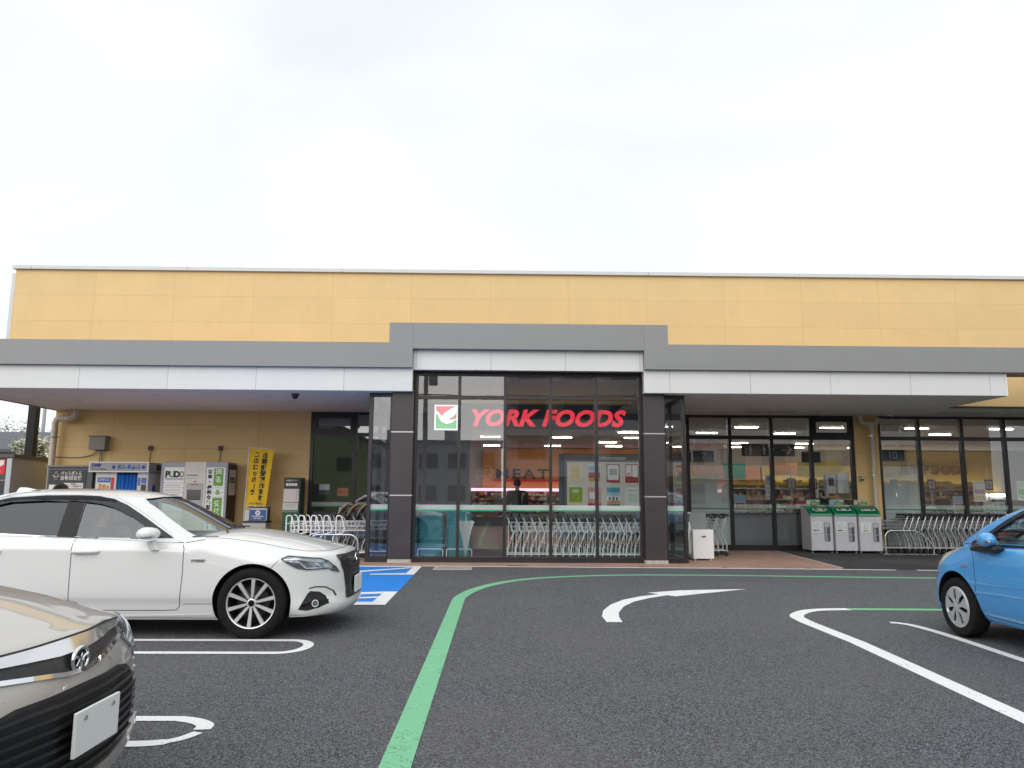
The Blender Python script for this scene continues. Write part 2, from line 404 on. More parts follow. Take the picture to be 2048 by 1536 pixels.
GREYF = panel_mat('grey_fascia_panel', (0.235, 0.237, 0.24), (0.20, 0.20, 0.21), 1.795, 9.0, 0.55, -3.0, mort=0.003, rough=0.38, var=0.025, bump=0.03)
WHITEF = panel_mat('white_fascia_panel', (0.64, 0.645, 0.64), (0.30, 0.30, 0.30), 1.78, 9.0, 0.40, -3.0, mort=0.005, rough=0.35, var=0.03, bump=0.03)
SOFF = panel_mat('soffit_board', (0.90, 0.865, 0.82), (0.45, 0.43, 0.42), 3.0, 9.0, 0.4, -3, mort=0.002, rough=0.8, var=0.04, bump=0.02)
SOFF2 = mat('soffit_edge_wood', (0.33, 0.22, 0.15), 0.6)
BROWN = mat('dark_brown_cladding', (0.045, 0.036, 0.037), 0.38, var=0.08, vscale=2, rvar=0.08)
ALUB = mat('black_aluminium', (0.020, 0.018, 0.019), 0.35, metal=0.3, rvar=0.08, vscale=5)
ALUBR = mat('bronze_aluminium', (0.038, 0.033, 0.034), 0.35, metal=0.35, rvar=0.08, vscale=5)
SILV = mat('silver_strip', (0.55, 0.55, 0.54), 0.35, metal=0.6)
PLINTH = mat('pale_concrete', (0.42, 0.40, 0.36), 0.85, var=0.2, vscale=14, bump=0.3)
CAPW = mat('white_coping', (0.56, 0.58, 0.60), 0.4, var=0.03)
PIPEM = mat('cream_pipe', (0.56, 0.50, 0.38), 0.45, var=0.05, rvar=0.1)
STEEL = mat('brushed_steel', (0.62, 0.62, 0.62), 0.28, metal=0.95, rvar=0.1, vscale=20)
GALV = mat('galvanised_wire', (0.55, 0.56, 0.57), 0.36, metal=0.55, rvar=0.1, vscale=30)
WIREW = mat('white_coated_wire', (0.86, 0.87, 0.87), 0.4)
BLK = mat('black_plastic', (0.015, 0.015, 0.016), 0.42, var=0.2, vscale=20)
RUB = mat('tyre_rubber', (0.011, 0.011, 0.012), 0.8, spec=0.2, var=0.3, vscale=18, bump=0.15, bscale=120)
DGREY = mat('dark_grey_plastic', (0.055, 0.055, 0.058), 0.5, var=0.1)
LGREY = mat('light_grey_steel', (0.54, 0.54, 0.57), 0.42, var=0.04, vscale=3)
MGREY = mat('mid_grey_steel', (0.30, 0.31, 0.33), 0.45, var=0.05)
CREAM = mat('cream_panel', (0.62, 0.60, 0.53), 0.45, var=0.03)
WHT = mat('white_panel', (0.78, 0.78, 0.78), 0.42, var=0.03, vscale=3)
PAPER = mat('white_paper', (0.75, 0.75, 0.74), 0.7)
INK = mat('black_ink', (0.012, 0.012, 0.014), 0.6)
INKG = mat('grey_ink', (0.16, 0.16, 0.17), 0.6)
NAVY = mat('navy_ink', (0.012, 0.03, 0.16), 0.5)
BLUEI = mat('blue_ink', (0.02, 0.10, 0.42), 0.5)
REDI = mat('red_ink', (0.62, 0.02, 0.04), 0.5)
LIME = mat('lime_green', (0.13, 0.40, 0.035), 0.5)
GREENP = mat('green_plastic', (0.008, 0.20, 0.10), 0.35, coat=0.3, var=0.08)
GREENM = mat('dark_green_metal', (0.008, 0.10, 0.035), 0.4, var=0.06)
DKGRN = mat('black_green_metal', (0.012, 0.035, 0.028), 0.45)
YELC = mat('yellow_cloth', (0.78, 0.50, 0.02), 0.8, var=0.08, vscale=5, bump=0.15, bscale=12)
YELS = mat('yellow_sign', (0.50, 0.37, 0.04), 0.6)
ORNG = mat('orange_panel', (0.60, 0.27, 0.09), 0.7, var=0.08)
CURT = mat('blue_curtain', (0.01, 0.13, 0.50), 0.7, var=0.1)
TEAL = mat('teal_basket_plastic', (0.05, 0.30, 0.36), 0.4, var=0.12, vscale=6)
GLASS = glass_mat('window_glass', (0.94, 0.96, 0.96), 0.06, 1.35)
GLASSD = glass_mat('recess_window_glass', (0.93, 0.95, 0.95), 0.10, 1.5)
CGLASS = glass_mat('car_window_glass', (0.84, 0.90, 0.86), 0.05, 1.2)
PGLASS = glass_mat('privacy_car_glass', (0.20, 0.20, 0.23), 0.02, 1.0)
CLEARP = glass_mat('clear_plastic', (0.97, 0.98, 0.98), 0.015, 1.0)
FROST = film_mat('frosted_film', (0.74, 0.80, 0.80), 0.42)
STRIPEW = film_mat('white_stripe_film', (0.66, 0.72, 0.71), 0.45)
STRIPEG = film_mat('green_stripe_film', (0.03, 0.42, 0.16), 0.85)
VINYL = film_mat('clear_umbrella_vinyl', (0.86, 0.86, 0.84), 0.42)
# ================================================================== ground and road markings
def struct(name, mb, m, label=None, **k):
    o = mb.build(name, m, **k); o['kind'] = 'structure'
    if label: o['label'] = label
    return o
g = MB(); n_ = 24
for i in range(n_):
    for j in range(n_):
        pass
g.add([(-400, -300, 0), (400, -300, 0), (400, 500, 0), (-400, 500, 0)], [(0, 1, 2, 3)])
struct('parking_lot_ground', g, ASPH, 'dark grey speckled asphalt of the supermarket car park')
PZ = 0.02
struct('brick_walkway', MB().prism([(-11.3, 15.05), (-2.5, 15.05), (1.53, 14.98), (6.60, 14.66), (6.98, 19.3), (-11.3, 19.3)], 'z', -0.05, PZ), PAVE, 'salmon brick paving in front of the shop entrance')
struct('dark_walkway', MB().prism([(6.605, 14.66), (16, 14.1), (16, 19.3), (6.985, 19.3)], 'z', -0.05, PZ-0.006), ASPH2, 'smooth dark asphalt strip in front of the right hand windows')
struct('walkway_divider', MB().prism([(6.56, 14.68), (6.64, 14.68), (7.02, 19.2), (6.94, 19.2)], 'z', 0.0, PZ+0.004), PLINTH)
MZ = 0.004
def band(cl, w):
    """closed outline of a painted line of width w along cl"""
    P = [Vector((a, b)) for a, b in cl]; l = []; r = []
    for i, p in enumerate(P):
        t = (P[min(i+1, len(P)-1)]-P[max(i-1, 0)]).normalized(); nn = Vector((-t.y, t.x))
        ww = w[i] if isinstance(w, list) else w
        l.append(p+nn*ww/2); r.append(p-nn*ww/2)
    return l, r
def paint_line(name, cl, w, m, label, z=MZ):
    l, r = band(cl, w); b = MB(); n = len(l)
    b.add([(p.x, p.y, z) for p in l]+[(p.x, p.y, z) for p in r], [(i, n+i, n+i+1, i+1) for i in range(n-1)])
    o = b.build(name, m); o['kind'] = 'structure'; o['label'] = label; return o
gl = [(-0.515, -6), (-0.515, 3), (-0.515, 6), (-0.515, 9.6)] + catmull([(-0.515, 9.9), (-0.51, 10.35), (-0.46, 10.75), (-0.36, 11.22), (-0.15, 11.80), (0.18, 12.37), (0.62, 12.81), (1.26, 13.15), (1.90, 13.34), (2.58, 13.43), (3.56, 13.43), (4.4, 13.38)], 8)[1:] + [(6.2, 13.2), (7.6, 13.1), (12, 12.85), (18, 12.5)]
paint_line('green_guide_line', gl, 0.165, P_GREEN, 'green painted guide line bending right along the shop front')
paint_line('white_edge_line', [(-1.45, 14.90), (1.50, 14.80), (4.85, 14.68), (7.55, 14.50)], 0.115, P_WHITE, 'white painted line along the edge of the brick walkway')
paint_line('white_edge_line', [(7.95, 14.49), (9.6, 14.40), (16, 14.05)], 0.115, P_WHITE, 'short white painted line beyond the gap, behind the blue car')
# right hand bay: a V of white lines that turns green along the facade
v = [(3.32, 2.0), (3.32, 4.8), (3.44, 7.4), (3.42, 8.55)] + catmull([(3.425, 8.65), (3.46, 8.93), (3.58, 9.16), (3.76, 9.36), (3.98, 9.47), (4.34, 9.515)], 6)[1:]
paint_line('white_bay_line', v, 0.155, P_WHITE, 'long white bay line curving to the right at its far end')
paint_line('green_bay_line', [(4.345, 9.515), (5.2, 9.5), (9, 9.3)], 0.15, P_GREEN, 'green line running right behind the blue car from the curved white bay line')
paint_line('white_bay_line', catmull([(4.34, 8.53), (4.42, 8.50), (4.50, 8.33), (4.535, 7.95)], 6)+[(4.53, 7.4), (4.50, 6.6), (4.45, 4.0), (4.45, 2.0)], 0.10, P_WHITE, 'white bay line passing under the front wheel of the blue car')
def ubay(y0, y1, xe, x0, nm, label):
    r = (y1-y0)/2; c = (y0+y1)/2
    pts = [(x0, y1), (xe-r*0.9, y1)] + [(xe-r*0.9+r*0.75*math.sin(R(a)), c+r*math.cos(R(a))) for a in range(10, 171, 10)] + [(xe-r*0.9, y0), (x0, y0)]
    paint_line(nm, pts, 0.095, P_WHITE, label)
ubay(6.86, 7.43, -1.68, -7.6, 'white_bay_loop', 'white looped bay line between the white sedan and the empty bay')
# the nearest loop has a gap in it
paint_line('white_bay_loop', [(-7.6, 4.92), (-1.98, 4.92)]+catmull([(-1.95, 4.92), (-1.83, 4.87), (-1.745, 4.79), (-1.73, 4.70)], 6), 0.10, P_WHITE, 'white looped bay line beside the beige car, far half with the hook end')
paint_line('white_bay_loop', catmull([(-1.73, 4.65), (-1.79, 4.53), (-1.90, 4.46), (-2.07, 4.44)], 6)+[(-7.6, 4.44)], [0.07]*10+[0.10]*10, P_WHITE, 'white looped bay line beside the beige car, near half after the gap')
# turning arrow
ar = [(1.20, 8.51), (1.20, 8.9), (1.28, 9.36), (1.44, 9.84), (1.67, 10.28), (1.97, 10.64), (2.27, 10.86), (2.14, 11.02), (2.67, 11.31), (3.72, 11.49), (2.45, 10.64), (2.37, 10.76), (2.05, 10.45), (1.79, 10.12), (1.58, 9.68), (1.44, 9.19), (1.39, 8.85), (1.375, 8.51)]
struct('white_turn_arrow', MB().sheet(ar, MZ), P_WHITE, 'white painted arrow curving to the right')
# disabled bay
struct('blue_bay_paint', MB().sheet([(-7.2, 9.72), (-1.40, 9.72), (-1.45, 14.88), (-7.2, 14.95)], MZ), P_BLUE, 'bright blue painted disabled bay in front of the white sedan')
WZ = MZ*2
b = MB()
for P in ([(-7.2, 9.72), (-1.40, 9.72), (-1.405, 9.98), (-7.2, 9.98)], [(-7.2, 14.68), (-1.45, 14.68), (-1.45, 14.89), (-7.2, 14.89)], [(-1.60, 9.985), (-1.405, 9.985), (-1.415, 11.02), (-1.60, 11.02)],
          [(-1.60, 13.3), (-1.437, 13.3), (-1.448, 14.675), (-1.60, 14.675)], [(-1.605, 10.80), (-1.605, 11.02), (-3.2, 10.55), (-3.2, 10.33)], [(-1.605, 13.3), (-1.605, 13.55), (-2.2, 13.4), (-2.2, 13.28)],
          [(-1.605, 14.45), (-1.605, 14.62), (-2.5, 13.9), (-3.4, 13.5), (-3.4, 13.25), (-2.5, 13.62)], [(-3.2, 9.985), (-2.9, 9.985), (-1.605, 10.36), (-1.605, 10.5)]):
    b.sheet(P, WZ)
struct('white_bay_paint', b, P_WHITE, 'white border and hatching of the blue disabled bay')
gr = thing('drain_cover', 'pale rectangular concrete drain cover set in the asphalt before the entrance', 'drain cover', (-0.84, 14.52, 0))
MB().box(-0.36, 0.36, -0.30, 0.30, -0.03, 0.008).build('frame', PLINTH, gr, bevel=0.004)
gm = MB()
for i in range(22): gm.box(-0.29+i*0.0265, -0.278+i*0.0265, -0.22, 0.22, 0.009, 0.014)
gm.build('grating', GALV, gr)

# ================================================================== the supermarket
shop = thing('supermarket', 'low yellow supermarket with a grey canopy and a tall glazed entrance between two brown pillars', 'shop building', (0, 17.2, 0))
SY = 17.2
def sp(name, mb, m, **k):
    """a part of the shop given in world coordinates"""
    mb.v = [(x, y-SY, z) for x, y, z in mb.v]
    return mb.build(name, m, shop, **k)
def sub(name, mb, m, par, **k):
    mb.v = [(x, y-SY, z) for x, y, z in mb.v]
    return mb.build(name, m, par, **k)
YW = 19.3; SZ = 3.45
sp('upper_wall', MB().box(-11.29, 30, 17.2, 17.45, SZ+0.003, 6.51), YEL)
b = MB(); x = -11.34
for i, xx in enumerate([-10.9, -7.3, -3.7, -0.1, 3.5, 7.1, 10.7, 14.3, 30]):
    b.box(x, xx-0.006, 17.13, 17.52, 6.513, 6.60); x = xx
sp('coping', b, CAPW, bevel=0.006)
sp('corner_trim', MB().box(-11.41, -11.293, 17.26, 17.60, 3.6, 6.44), CAPW, bevel=0.005)
sp('lower_wall', MB().box(-11.29, -4.80, YW, YW+0.2, 0, SZ), YEL2)
sp('pillar_wall', MB().box(9.17, 9.79, YW-0.06, YW+0.2, 0, SZ), YEL2)
sp('side_wall', MB().box(-11.285, -11.08, YW+0.203, 36, 0, 6.3), YEL2)
sp('side_wall', MB().box(-11.285, -11.08, 17.453, YW+0.2, SZ+0.3, 6.3), YEL2)
sp('roof', MB().box(-11.07, 30, 17.46, 36, 6.05, 6.25), MGREY)
# canopy
sp('canopy_fascia', MB().prism([(-11.32, 3.925), (-1.765, 3.925), (-1.765, 4.85), (-2.25, 4.85), (-2.25, 4.435), (-11.32, 4.435)], 'y', 15.10, 15.42), GREYF)
sp('canopy_fascia', MB().prism([(2.968, 3.925), (30, 3.925), (30, 4.445), (3.46, 4.445), (3.46, 4.85), (2.968, 4.85)], 'y', 15.10, 15.42), GREYF)
GF2 = panel_mat('grey_fascia_middle', (0.235, 0.237, 0.24), (0.20, 0.20, 0.21), 1.535, 9.0, -0.17, -3, mort=0.003, rough=0.38, var=0.025, bump=0.03)
WF2 = panel_mat('white_fascia_middle', (0.64, 0.645, 0.64), (0.30, 0.30, 0.30), 1.535, 9.0, -0.17, -3, mort=0.005, rough=0.35, var=0.03, bump=0.03)
WF3 = panel_mat('white_fascia_right', (0.64, 0.645, 0.64), (0.30, 0.30, 0.30), 1.66, 9.0, 3.50, -3, mort=0.005, rough=0.35, var=0.03, bump=0.03)
sp('canopy_fascia', MB().box(-1.762, 2.965, 15.10, 15.42, 4.315, 4.85), GF2)
sp('white_fascia', MB().box(-11.25, -1.767, 15.20, 15.36, SZ+0.003, 3.923), WHITEF)
sp('white_fascia', MB().box(2.968, 10.47, 15.20, 15.36, SZ+0.003, 3.923), WF3)
sp('white_fascia', MB().box(-1.762, 2.964, 15.24, 15.40, 3.90, 4.313), WF2)
sp('canopy_slab', MB().box(-11.30, 10.46, 15.43, 17.19, 3.95, 4.40), SOFF2)
sp('canopy_beam', MB().box(10.47, 30, 15.43, 15.75, 3.93, 4.38), SOFF2)
# soffit boards
sp('soffit', MB().box(-11.27, -1.775, 15.205, YW-0.002, SZ, SZ+0.06), SOFF)
sp('soffit', MB().box(2.995, 10.465, 15.205, YW-0.002, SZ, SZ+0.06), SOFF)
sp('soffit', MB().box(10.468, 30, 17.23, YW-0.002, SZ, SZ+0.06), SOFF)
sp('soffit_edge', MB().box(10.47, 30, 17.19, 17.225, SZ-0.03, SZ+0.02), ALUB)
sp('soffit_edge', MB().box(-11.32, -11.272, 15.2, YW, SZ-0.02, 3.92), MGREY)
sp('soffit_edge', MB().box(10.467, 10.50, 15.2, 17.19, SZ-0.005, 3.92), WHT)
# access hatches in the right hand soffit
for hx in (6.1, 6.78, 10.9, 11.6):
    sp('soffit_hatch', MB().box(hx, hx+0.64, 18.2, 18.75, SZ-0.006, SZ+0.02), mat('hatch_board', (0.64, 0.62, 0.61), 0.7))
# pillars
for x0, x1 in ((-2.185, -1.745), (2.975, 3.405)):
    c = sp('pillar', MB().box(x0, x1, 15.36, 15.80, 0.09, SZ+0.02), BROWN, bevel=0.006)
    for zz in (1.35, 2.63):
        sub('joint_strip', MB().box(x0-0.004, x1+0.004, 15.356, 15.804, zz-0.011, zz+0.011), SILV, c)
    sub('plinth', MB().box(x0-0.012, x1+0.012, 15.345, 15.81, 0, 0.088), PLINTH, c, bevel=0.004)
# ---- windows: a frame part with each pane of glass as a sub-part
def window(x0, x1, y, z0, z1, mull, trans, fm, gm_, stripe=True, w=0.06, bot=0.13, top=0.07, frost=(), sash=(), name='window', dim=False):
    f = MB(); d0, d1 = y-0.05, y+0.07
    xs = [x0]+list(mull)+[x1]
    f.box(x0, x0+w, d0, d1, z0, z1); f.box(x1-w, x1, d0, d1, z0, z1)
    for m in mull: f.box(m-w/2, m+w/2, d0, d1, z0, z1)
    e = 0.004
    f.box(x0+e, x1-e, d0+e, d1-e, z0+e, z0+bot); f.box(x0+e, x1-e, d0+e, d1-e, z1-top, z1-e)
    zs = [z0+bot]
    for t in trans: f.box(x0+e, x1-e, d0+e, d1-e, t-w*0.55, t+w*0.55)
    f.box(x0+2*e, x1-2*e, d0-0.012, d0+e, z0+2*e, z0+bot*0.45)
    fr = sp(name, f, fm)
    zb = [z0+bot]+[q for t in trans for q in (t-w*0.55, t+w*0.55)]+[z1-top]
    for i in range(len(xs)-1):
        a = xs[i]+(w if i == 0 else w/2); c = xs[i+1]-(w if i == len(xs)-2 else w/2)
        for j in range(0, len(zb), 2):
            if (i, j) in sash:
                s = MB(); k = 0.09
                for q in ((a, a+k, zb[j], zb[j+1]), (c-k, c, zb[j], zb[j+1]), (a+k, c-k, zb[j], zb[j]+k), (a+k, c-k, zb[j+1]-k, zb[j+1])): s.box(q[0], q[1], d0-0.02, d1, q[2], q[3])
                sub('sash', s, fm, fr)
                sub('pane', MB().box(a+k, c-k, y, y+0.008, zb[j]+k, zb[j+1]-k), gm_, fr)
            else:
                sub('pane', MB().box(a, c, y, y+0.008, zb[j], zb[j+1]), gm_, fr)
            if j == 0 and stripe:
                sub('safety_stripe', MB().box(a, c, y-0.005, y-0.002, 1.068, 1.165), STRIPEWD if dim else STRIPEW, fr)
                sub('safety_line', MB().box(a, c, y-0.007, y-0.002, 1.042, 1.066), STRIPEGD if dim else STRIPEG, fr)
            if j == 0 and i in frost:
                sub('frosted_film', MB().box(a, c, y+0.012, y+0.015, zb[0], 2.55), FROSTG, fr)
    return fr
STRIPEWD = film_mat('faint_white_stripe_film', (0.60, 0.68, 0.65), 0.30)
STRIPEGD = film_mat('faint_green_stripe_film', (0.03, 0.35, 0.16), 0.55)
FROSTG = bpy.data.materials.new('graded_frosted_film'); FROSTG.use_nodes = True
n = FROSTG.node_tree.nodes; l = FROSTG.node_tree.links; n.clear()
o_ = n.new('ShaderNodeOutputMaterial'); t_ = n.new('ShaderNodeBsdfTransparent'); d_ = n.new('ShaderNodeBsdfDiffuse'); d_.inputs['Color'].default_value = (0.72, 0.80, 0.80, 1)
tc_ = n.new('ShaderNodeTexCoord'); s_ = n.new('ShaderNodeSeparateXYZ'); l.new(tc_.outputs['Object'], s_.inputs['Vector'])
q_ = n.new('ShaderNodeMapRange'); q_.inputs['From Min'].default_value = 1.1; q_.inputs['From Max'].default_value = 2.5; q_.inputs['To Min'].default_value = 0.62; q_.inputs['To Max'].default_value = 0.0
l.new(s_.outputs['Z'], q_.inputs['Value']); x_ = n.new('ShaderNodeMixShader'); l.new(q_.outputs['Result'], x_.inputs['Fac']); l.new(t_.outputs[0], x_.inputs[1]); l.new(d_.outputs[0], x_.inputs[2]); l.new(x_.outputs[0], o_.inputs['Surface'])

FY = 15.58
window(-1.742, 2.972, FY, 0.0, 3.897, (-0.82, 0.13, 1.075, 2.025), (3.37,), ALUBR, GLASS, name='entrance_window')
window(-2.66, -2.19, FY, 0.0, SZ-0.005, (), (), ALUBR, GLASS, w=0.055, name='side_window')
window(3.41, 3.86, FY, 0.0, SZ-0.005, (), (), ALUBR, GLASS, w=0.055, name='side_window')
window(-4.80, -2.55, YW+0.02, 0.02, SZ-0.005, (-3.66,), (2.87,), ALUB, GLASSD, w=0.085, bot=0.16, sash=((0, 2),), dim=True)
window(4.82, 9.17, YW+0.02, 0.02, SZ-0.005, (5.95, 7.03, 8.06), (2.87,), ALUB, GLASSD, w=0.085, bot=0.13, frost=(0,), sash=((3, 2),), dim=True)
window(9.79, 16.5, YW+0.02, 0.02, SZ-0.005, (10.87, 12.0, 13.12, 14.24, 15.36), (2.87,), ALUB, GLASSD, w=0.085, bot=0.13, frost=(0,), dim=True)
# sides of the entrance lobby (each with a sliding door)
for X in (-2.655, 3.855):
    f = MB()
    for yy in (15.66, 16.85, 18.05, 19.22): f.box(X-0.04, X+0.04, yy-0.035, yy+0.035, 0, SZ)
    for zz in (0.05, 2.5, 3.40): f.box(X-0.036, X+0.036, 15.66, 19.25, zz-0.045, zz+0.045)
    fr = sp('lobby_side_frame', f, ALUBR)
    for a, c in ((15.70, 16.81), (16.89, 18.01), (18.09, 19.18)):
        sub('pane', MB().box(X-0.004, X+0.004, a, c, 0.1, 2.45), GLASSD, fr); sub('pane', MB().box(X-0.004, X+0.004, a, c, 2.55, 3.35), GLASSD, fr)
# interior shell
FLR = mat('shop_floor', (0.30, 0.27, 0.24), 0.35, var=0.08, vscale=2)
INW = mat('interior_wall_paint', (0.50, 0.46, 0.41), 0.7, var=0.04)
CEI = mat('ceiling_board', (0.50, 0.47, 0.44), 0.8)
DKW = mat('dark_interior_panel', (0.17, 0.16, 0.165), 0.6, var=0.06)
sp('shop_floor', MB().box(-6, 30, 19.32, 34.5, -0.02, 0.022), FLR)
sp('lobby_floor', MB().box(-2.6, 3.8, 15.66, 19.315, -0.02, 0.022), mat('lobby_floor_mat', (0.11, 0.10, 0.10), 0.6, var=0.1))
sp('ceiling', MB().box(-6, 30, YW+0.1, 34.5, SZ+0.02, SZ+0.1), CEI)
sp('lobby_ceiling', MB().box(-2.6, 3.8, 15.66, YW+0.095, 3.91, 3.94), CEI)
sp('lobby_bulkhead', MB().box(-2.6, 3.8, YW-0.05, YW+0.09, 3.05, 3.905), DKW)
sp('back_wall', MB().box(-6, 30, 34.2, 34.45, 0, SZ+0.02), INW)
sp('inner_wall', MB().box(-6.1, -5.9, YW+0.2, 34.2, 0, SZ+0.02), INW)
sp('lobby_partition', MB().box(-2.58, -0.72, 18.9, 19.0, 0, 3.04), DKW)
sp('lobby_partition', MB().box(1.40, 3.78, 17.45, 17.55, 0, 2.32), mat('dark_teal_panel', (0.045, 0.075, 0.08), 0.6))
# ================================================================== lettering on the entrance
RED = mat('glowing_red_letter', (0.80, 0.012, 0.035), 0.45, emit=(0.80, 0.008, 0.03), estr=0.22)  # weak emission brightens the red behind the glass; the letters are no lamp
lg = thing('shop_sign', 'red slanted YORK FOODS letters with a white bird badge behind the entrance glass', 'shop sign', (0, FY+0.10, 2.68))
t = text('lettering', 'YORK FOODS', 0.46, RED, lg, (0.975, 0, 0.265), bold=0.020, shear=0.28, ext=0.012, width=3.24, space=1.05)
bd = MB().box(-1.345, -0.855, -0.005, 0.012, 0.02, 0.55).build('badge_panel', mat('badge_white_glow', (0.8, 0.8, 0.8), 0.5, emit=(0.8, 0.82, 0.8), estr=0.3), lg)  # panel given a slight glow for contrast, without any light source
SGR = mat('badge_green_glow', (0.0, 0.30, 0.06), 0.5, emit=(0, 0.30, 0.06), estr=0.3)  # same added glow in the green of the badge
gb = MB().prism([(-1.315, 0.05), (-0.885, 0.05), (-0.885, 0.25), (-0.99, 0.17), (-1.09, 0.15), (-1.19, 0.19), (-1.25, 0.27), (-1.275, 0.345), (-1.315, 0.36)], 'y', -0.012, -0.006).build('badge_green_field', SGR, lg)
MB().prism([(-1.315, 0.52), (-1.315, 0.43), (-1.27, 0.40), (-1.18, 0.31), (-1.14, 0.38), (-1.02, 0.46), (-0.90, 0.52)], 'y', -0.012, -0.006).build('badge_red_field', RED, lg)
MB().prism([(-0.885, 0.43), (-0.90, 0.36), (-0.97, 0.29), (-1.07, 0.25), (-0.97, 0.235), (-0.90, 0.26), (-0.885, 0.29)], 'y', -0.012, -0.006).build('badge_wing', mat('badge_orange', (0.75, 0.14, 0.07), 0.5), lg)

# ================================================================== the inside of the shop
SIGNG = mat('aisle_sign_grey', (0.05, 0.055, 0.06), 0.5)
LET = mat('white_lettering', (0.75, 0.74, 0.70), 0.6)
LAMP = mat('lamp_diffuser', (0.9, 0.88, 0.82), 0.5, emit=(1.0, 0.93, 0.80), estr=20.0)
# meat counter along the back
mw = thing('meat_counter', 'orange MEAT wall above a lit counter of packed meat deep in the shop', 'meat counter', (4.0, 33.2, 0))
MB().box(-4.7, 2.6, 0.75, 0.95, 1.66, 3.42).box(2.6, 7.8, 0.76, 0.95, 1.66, 2.72).build('orange_wall', ORNG, mw)
text('lettering', 'MEAT', 0.60, mat('dark_letter', (0.06, 0.035, 0.03), 0.5), mw, (-2.95, 0.72, 2.27), width=2.35, bold=0.012, ext=0.03, space=1.25)
MB().box(-4.25, 7.8, 0.70, 0.74, 1.96, 2.03).build('red_rail', REDI, mw)
PINK = mat('pink_case_light', (0.9, 0.5, 0.65), 0.5, emit=(1.0, 0.55, 0.66), estr=0.9)
MB().box(-5.2, 7.8, 0.35, 0.60, 1.53, 1.65).build('case_light', PINK, mw)
MB().box(-5.2, 7.8, 0.0, 0.95, 0.02, 0.38).box(-5.2, 7.8, 0.62, 0.95, 0.38, 1.5).build('case_body', DGREY, mw)
FOODM = bpy.data.materials.new('packed_food'); FOODM.use_nodes = True
n = FOODM.node_tree.nodes; l = FOODM.node_tree.links; v_ = n.new('ShaderNodeTexVoronoi'); v_.inputs['Scale'].default_value = 5.5
t_ = n.new('ShaderNodeTexCoord'); l.new(t_.outputs['Object'], v_.inputs['Vector'])
c_ = n.new('ShaderNodeValToRGB'); sc_ = n.new('ShaderNodeSeparateColor'); l.new(v_.outputs['Color'], sc_.inputs['Color']); l.new(sc_.outputs['Red'], c_.inputs['Fac'])
c_.color_ramp.interpolation = 'CONSTANT'
for i, (p, q) in enumerate(((0, (0.36, 0.12, 0.08)), (0.22, (0.30, 0.22, 0.08)), (0.40, (0.62, 0.55, 0.46)), (0.55, (0.16, 0.05, 0.05)), (0.72, (0.16, 0.22, 0.06)), (0.85, (0.45, 0.26, 0.12)))):
    e = c_.color_ramp.elements[i] if i < 2 else c_.color_ramp.elements.new(p)
    e.position = p; e.color = (*q, 1)
l.new(c_.outputs['Color'], n['Principled BSDF'].inputs['Base Color'])
fm = MB()
for k, (yy, zz) in enumerate(((0.02, 0.40), (0.16, 0.62), (0.30, 0.86), (0.42, 1.12), (0.50, 1.32))):
    for i in range(78):
        if random.random() < 0.93:
            x0 = -5.15+i*0.166; fm.box(x0, x0+0.15, yy, yy+0.14, zz, zz+random.uniform(0.10, 0.2))
fo = fm.build('packed_meat', FOODM, mw); fo['kind'] = 'stuff'
pg = catmull([(-4.95, 2.35, 0), (-4.65, 2.62, 0), (-4.40, 2.60, 0), (-4.32, 2.45, 0), (-4.22, 2.40, 0), (-4.24, 2.30, 0), (-4.35, 2.26, 0), (-4.42, 2.05, 0), (-4.52, 2.05, 0), (-4.55, 2.18, 0), (-4.85, 2.18, 0), (-4.9, 2.05, 0)], 5, closed=True)
MB().tube([(a, 0.72, b) for a, b, c in pg], 0.014, 6, closed=True).build('pig_outline', LET, mw)
# prepared food wall on the right
df = thing('food_counter_wall', 'yellow wall with DAILY FOODS letters over a white lit counter at the back right', 'food counter', (18.5, 33.2, 0))
MB().box(-1.6, 4.3, 0.75, 0.95, 1.55, 3.42).box(-6.6, -1.6, 0.76, 0.95, 1.55, 2.72).build('yellow_wall', mat('yellow_wall_paint', (0.52, 0.35, 0.07), 0.7), df)
text('lettering', 'DAILY FOODS', 0.6, mat('brown_letter', (0.22, 0.11, 0.03), 0.5), df, (0.78, 0.72, 2.55), width=3.9, bold=0.01, ext=0.03)
MB().box(-6.6, 4.3, 0.0, 0.95, 0.02, 0.9).box(-6.6, 4.3, 0.6, 0.95, 0.9, 1.54).build('case_body', MGREY, df)
MB().box(-6.5, 4.2, 0.30, 0.58, 1.40, 1.53).build('case_light', mat('white_case_light', (0.9, 0.9, 0.85), 0.5, emit=(1, 0.96, 0.85), estr=2.5), df)
fm = MB()
for k, (yy, zz) in enumerate(((0.05, 0.92), (0.25, 1.10))):
    for i in range(60): fm.box(-6.5+i*0.178, -6.35+i*0.178, yy, yy+0.15, zz, zz+random.uniform(0.06, 0.18))
q = fm.build('packed_food', FOODM, df); q['kind'] = 'stuff'
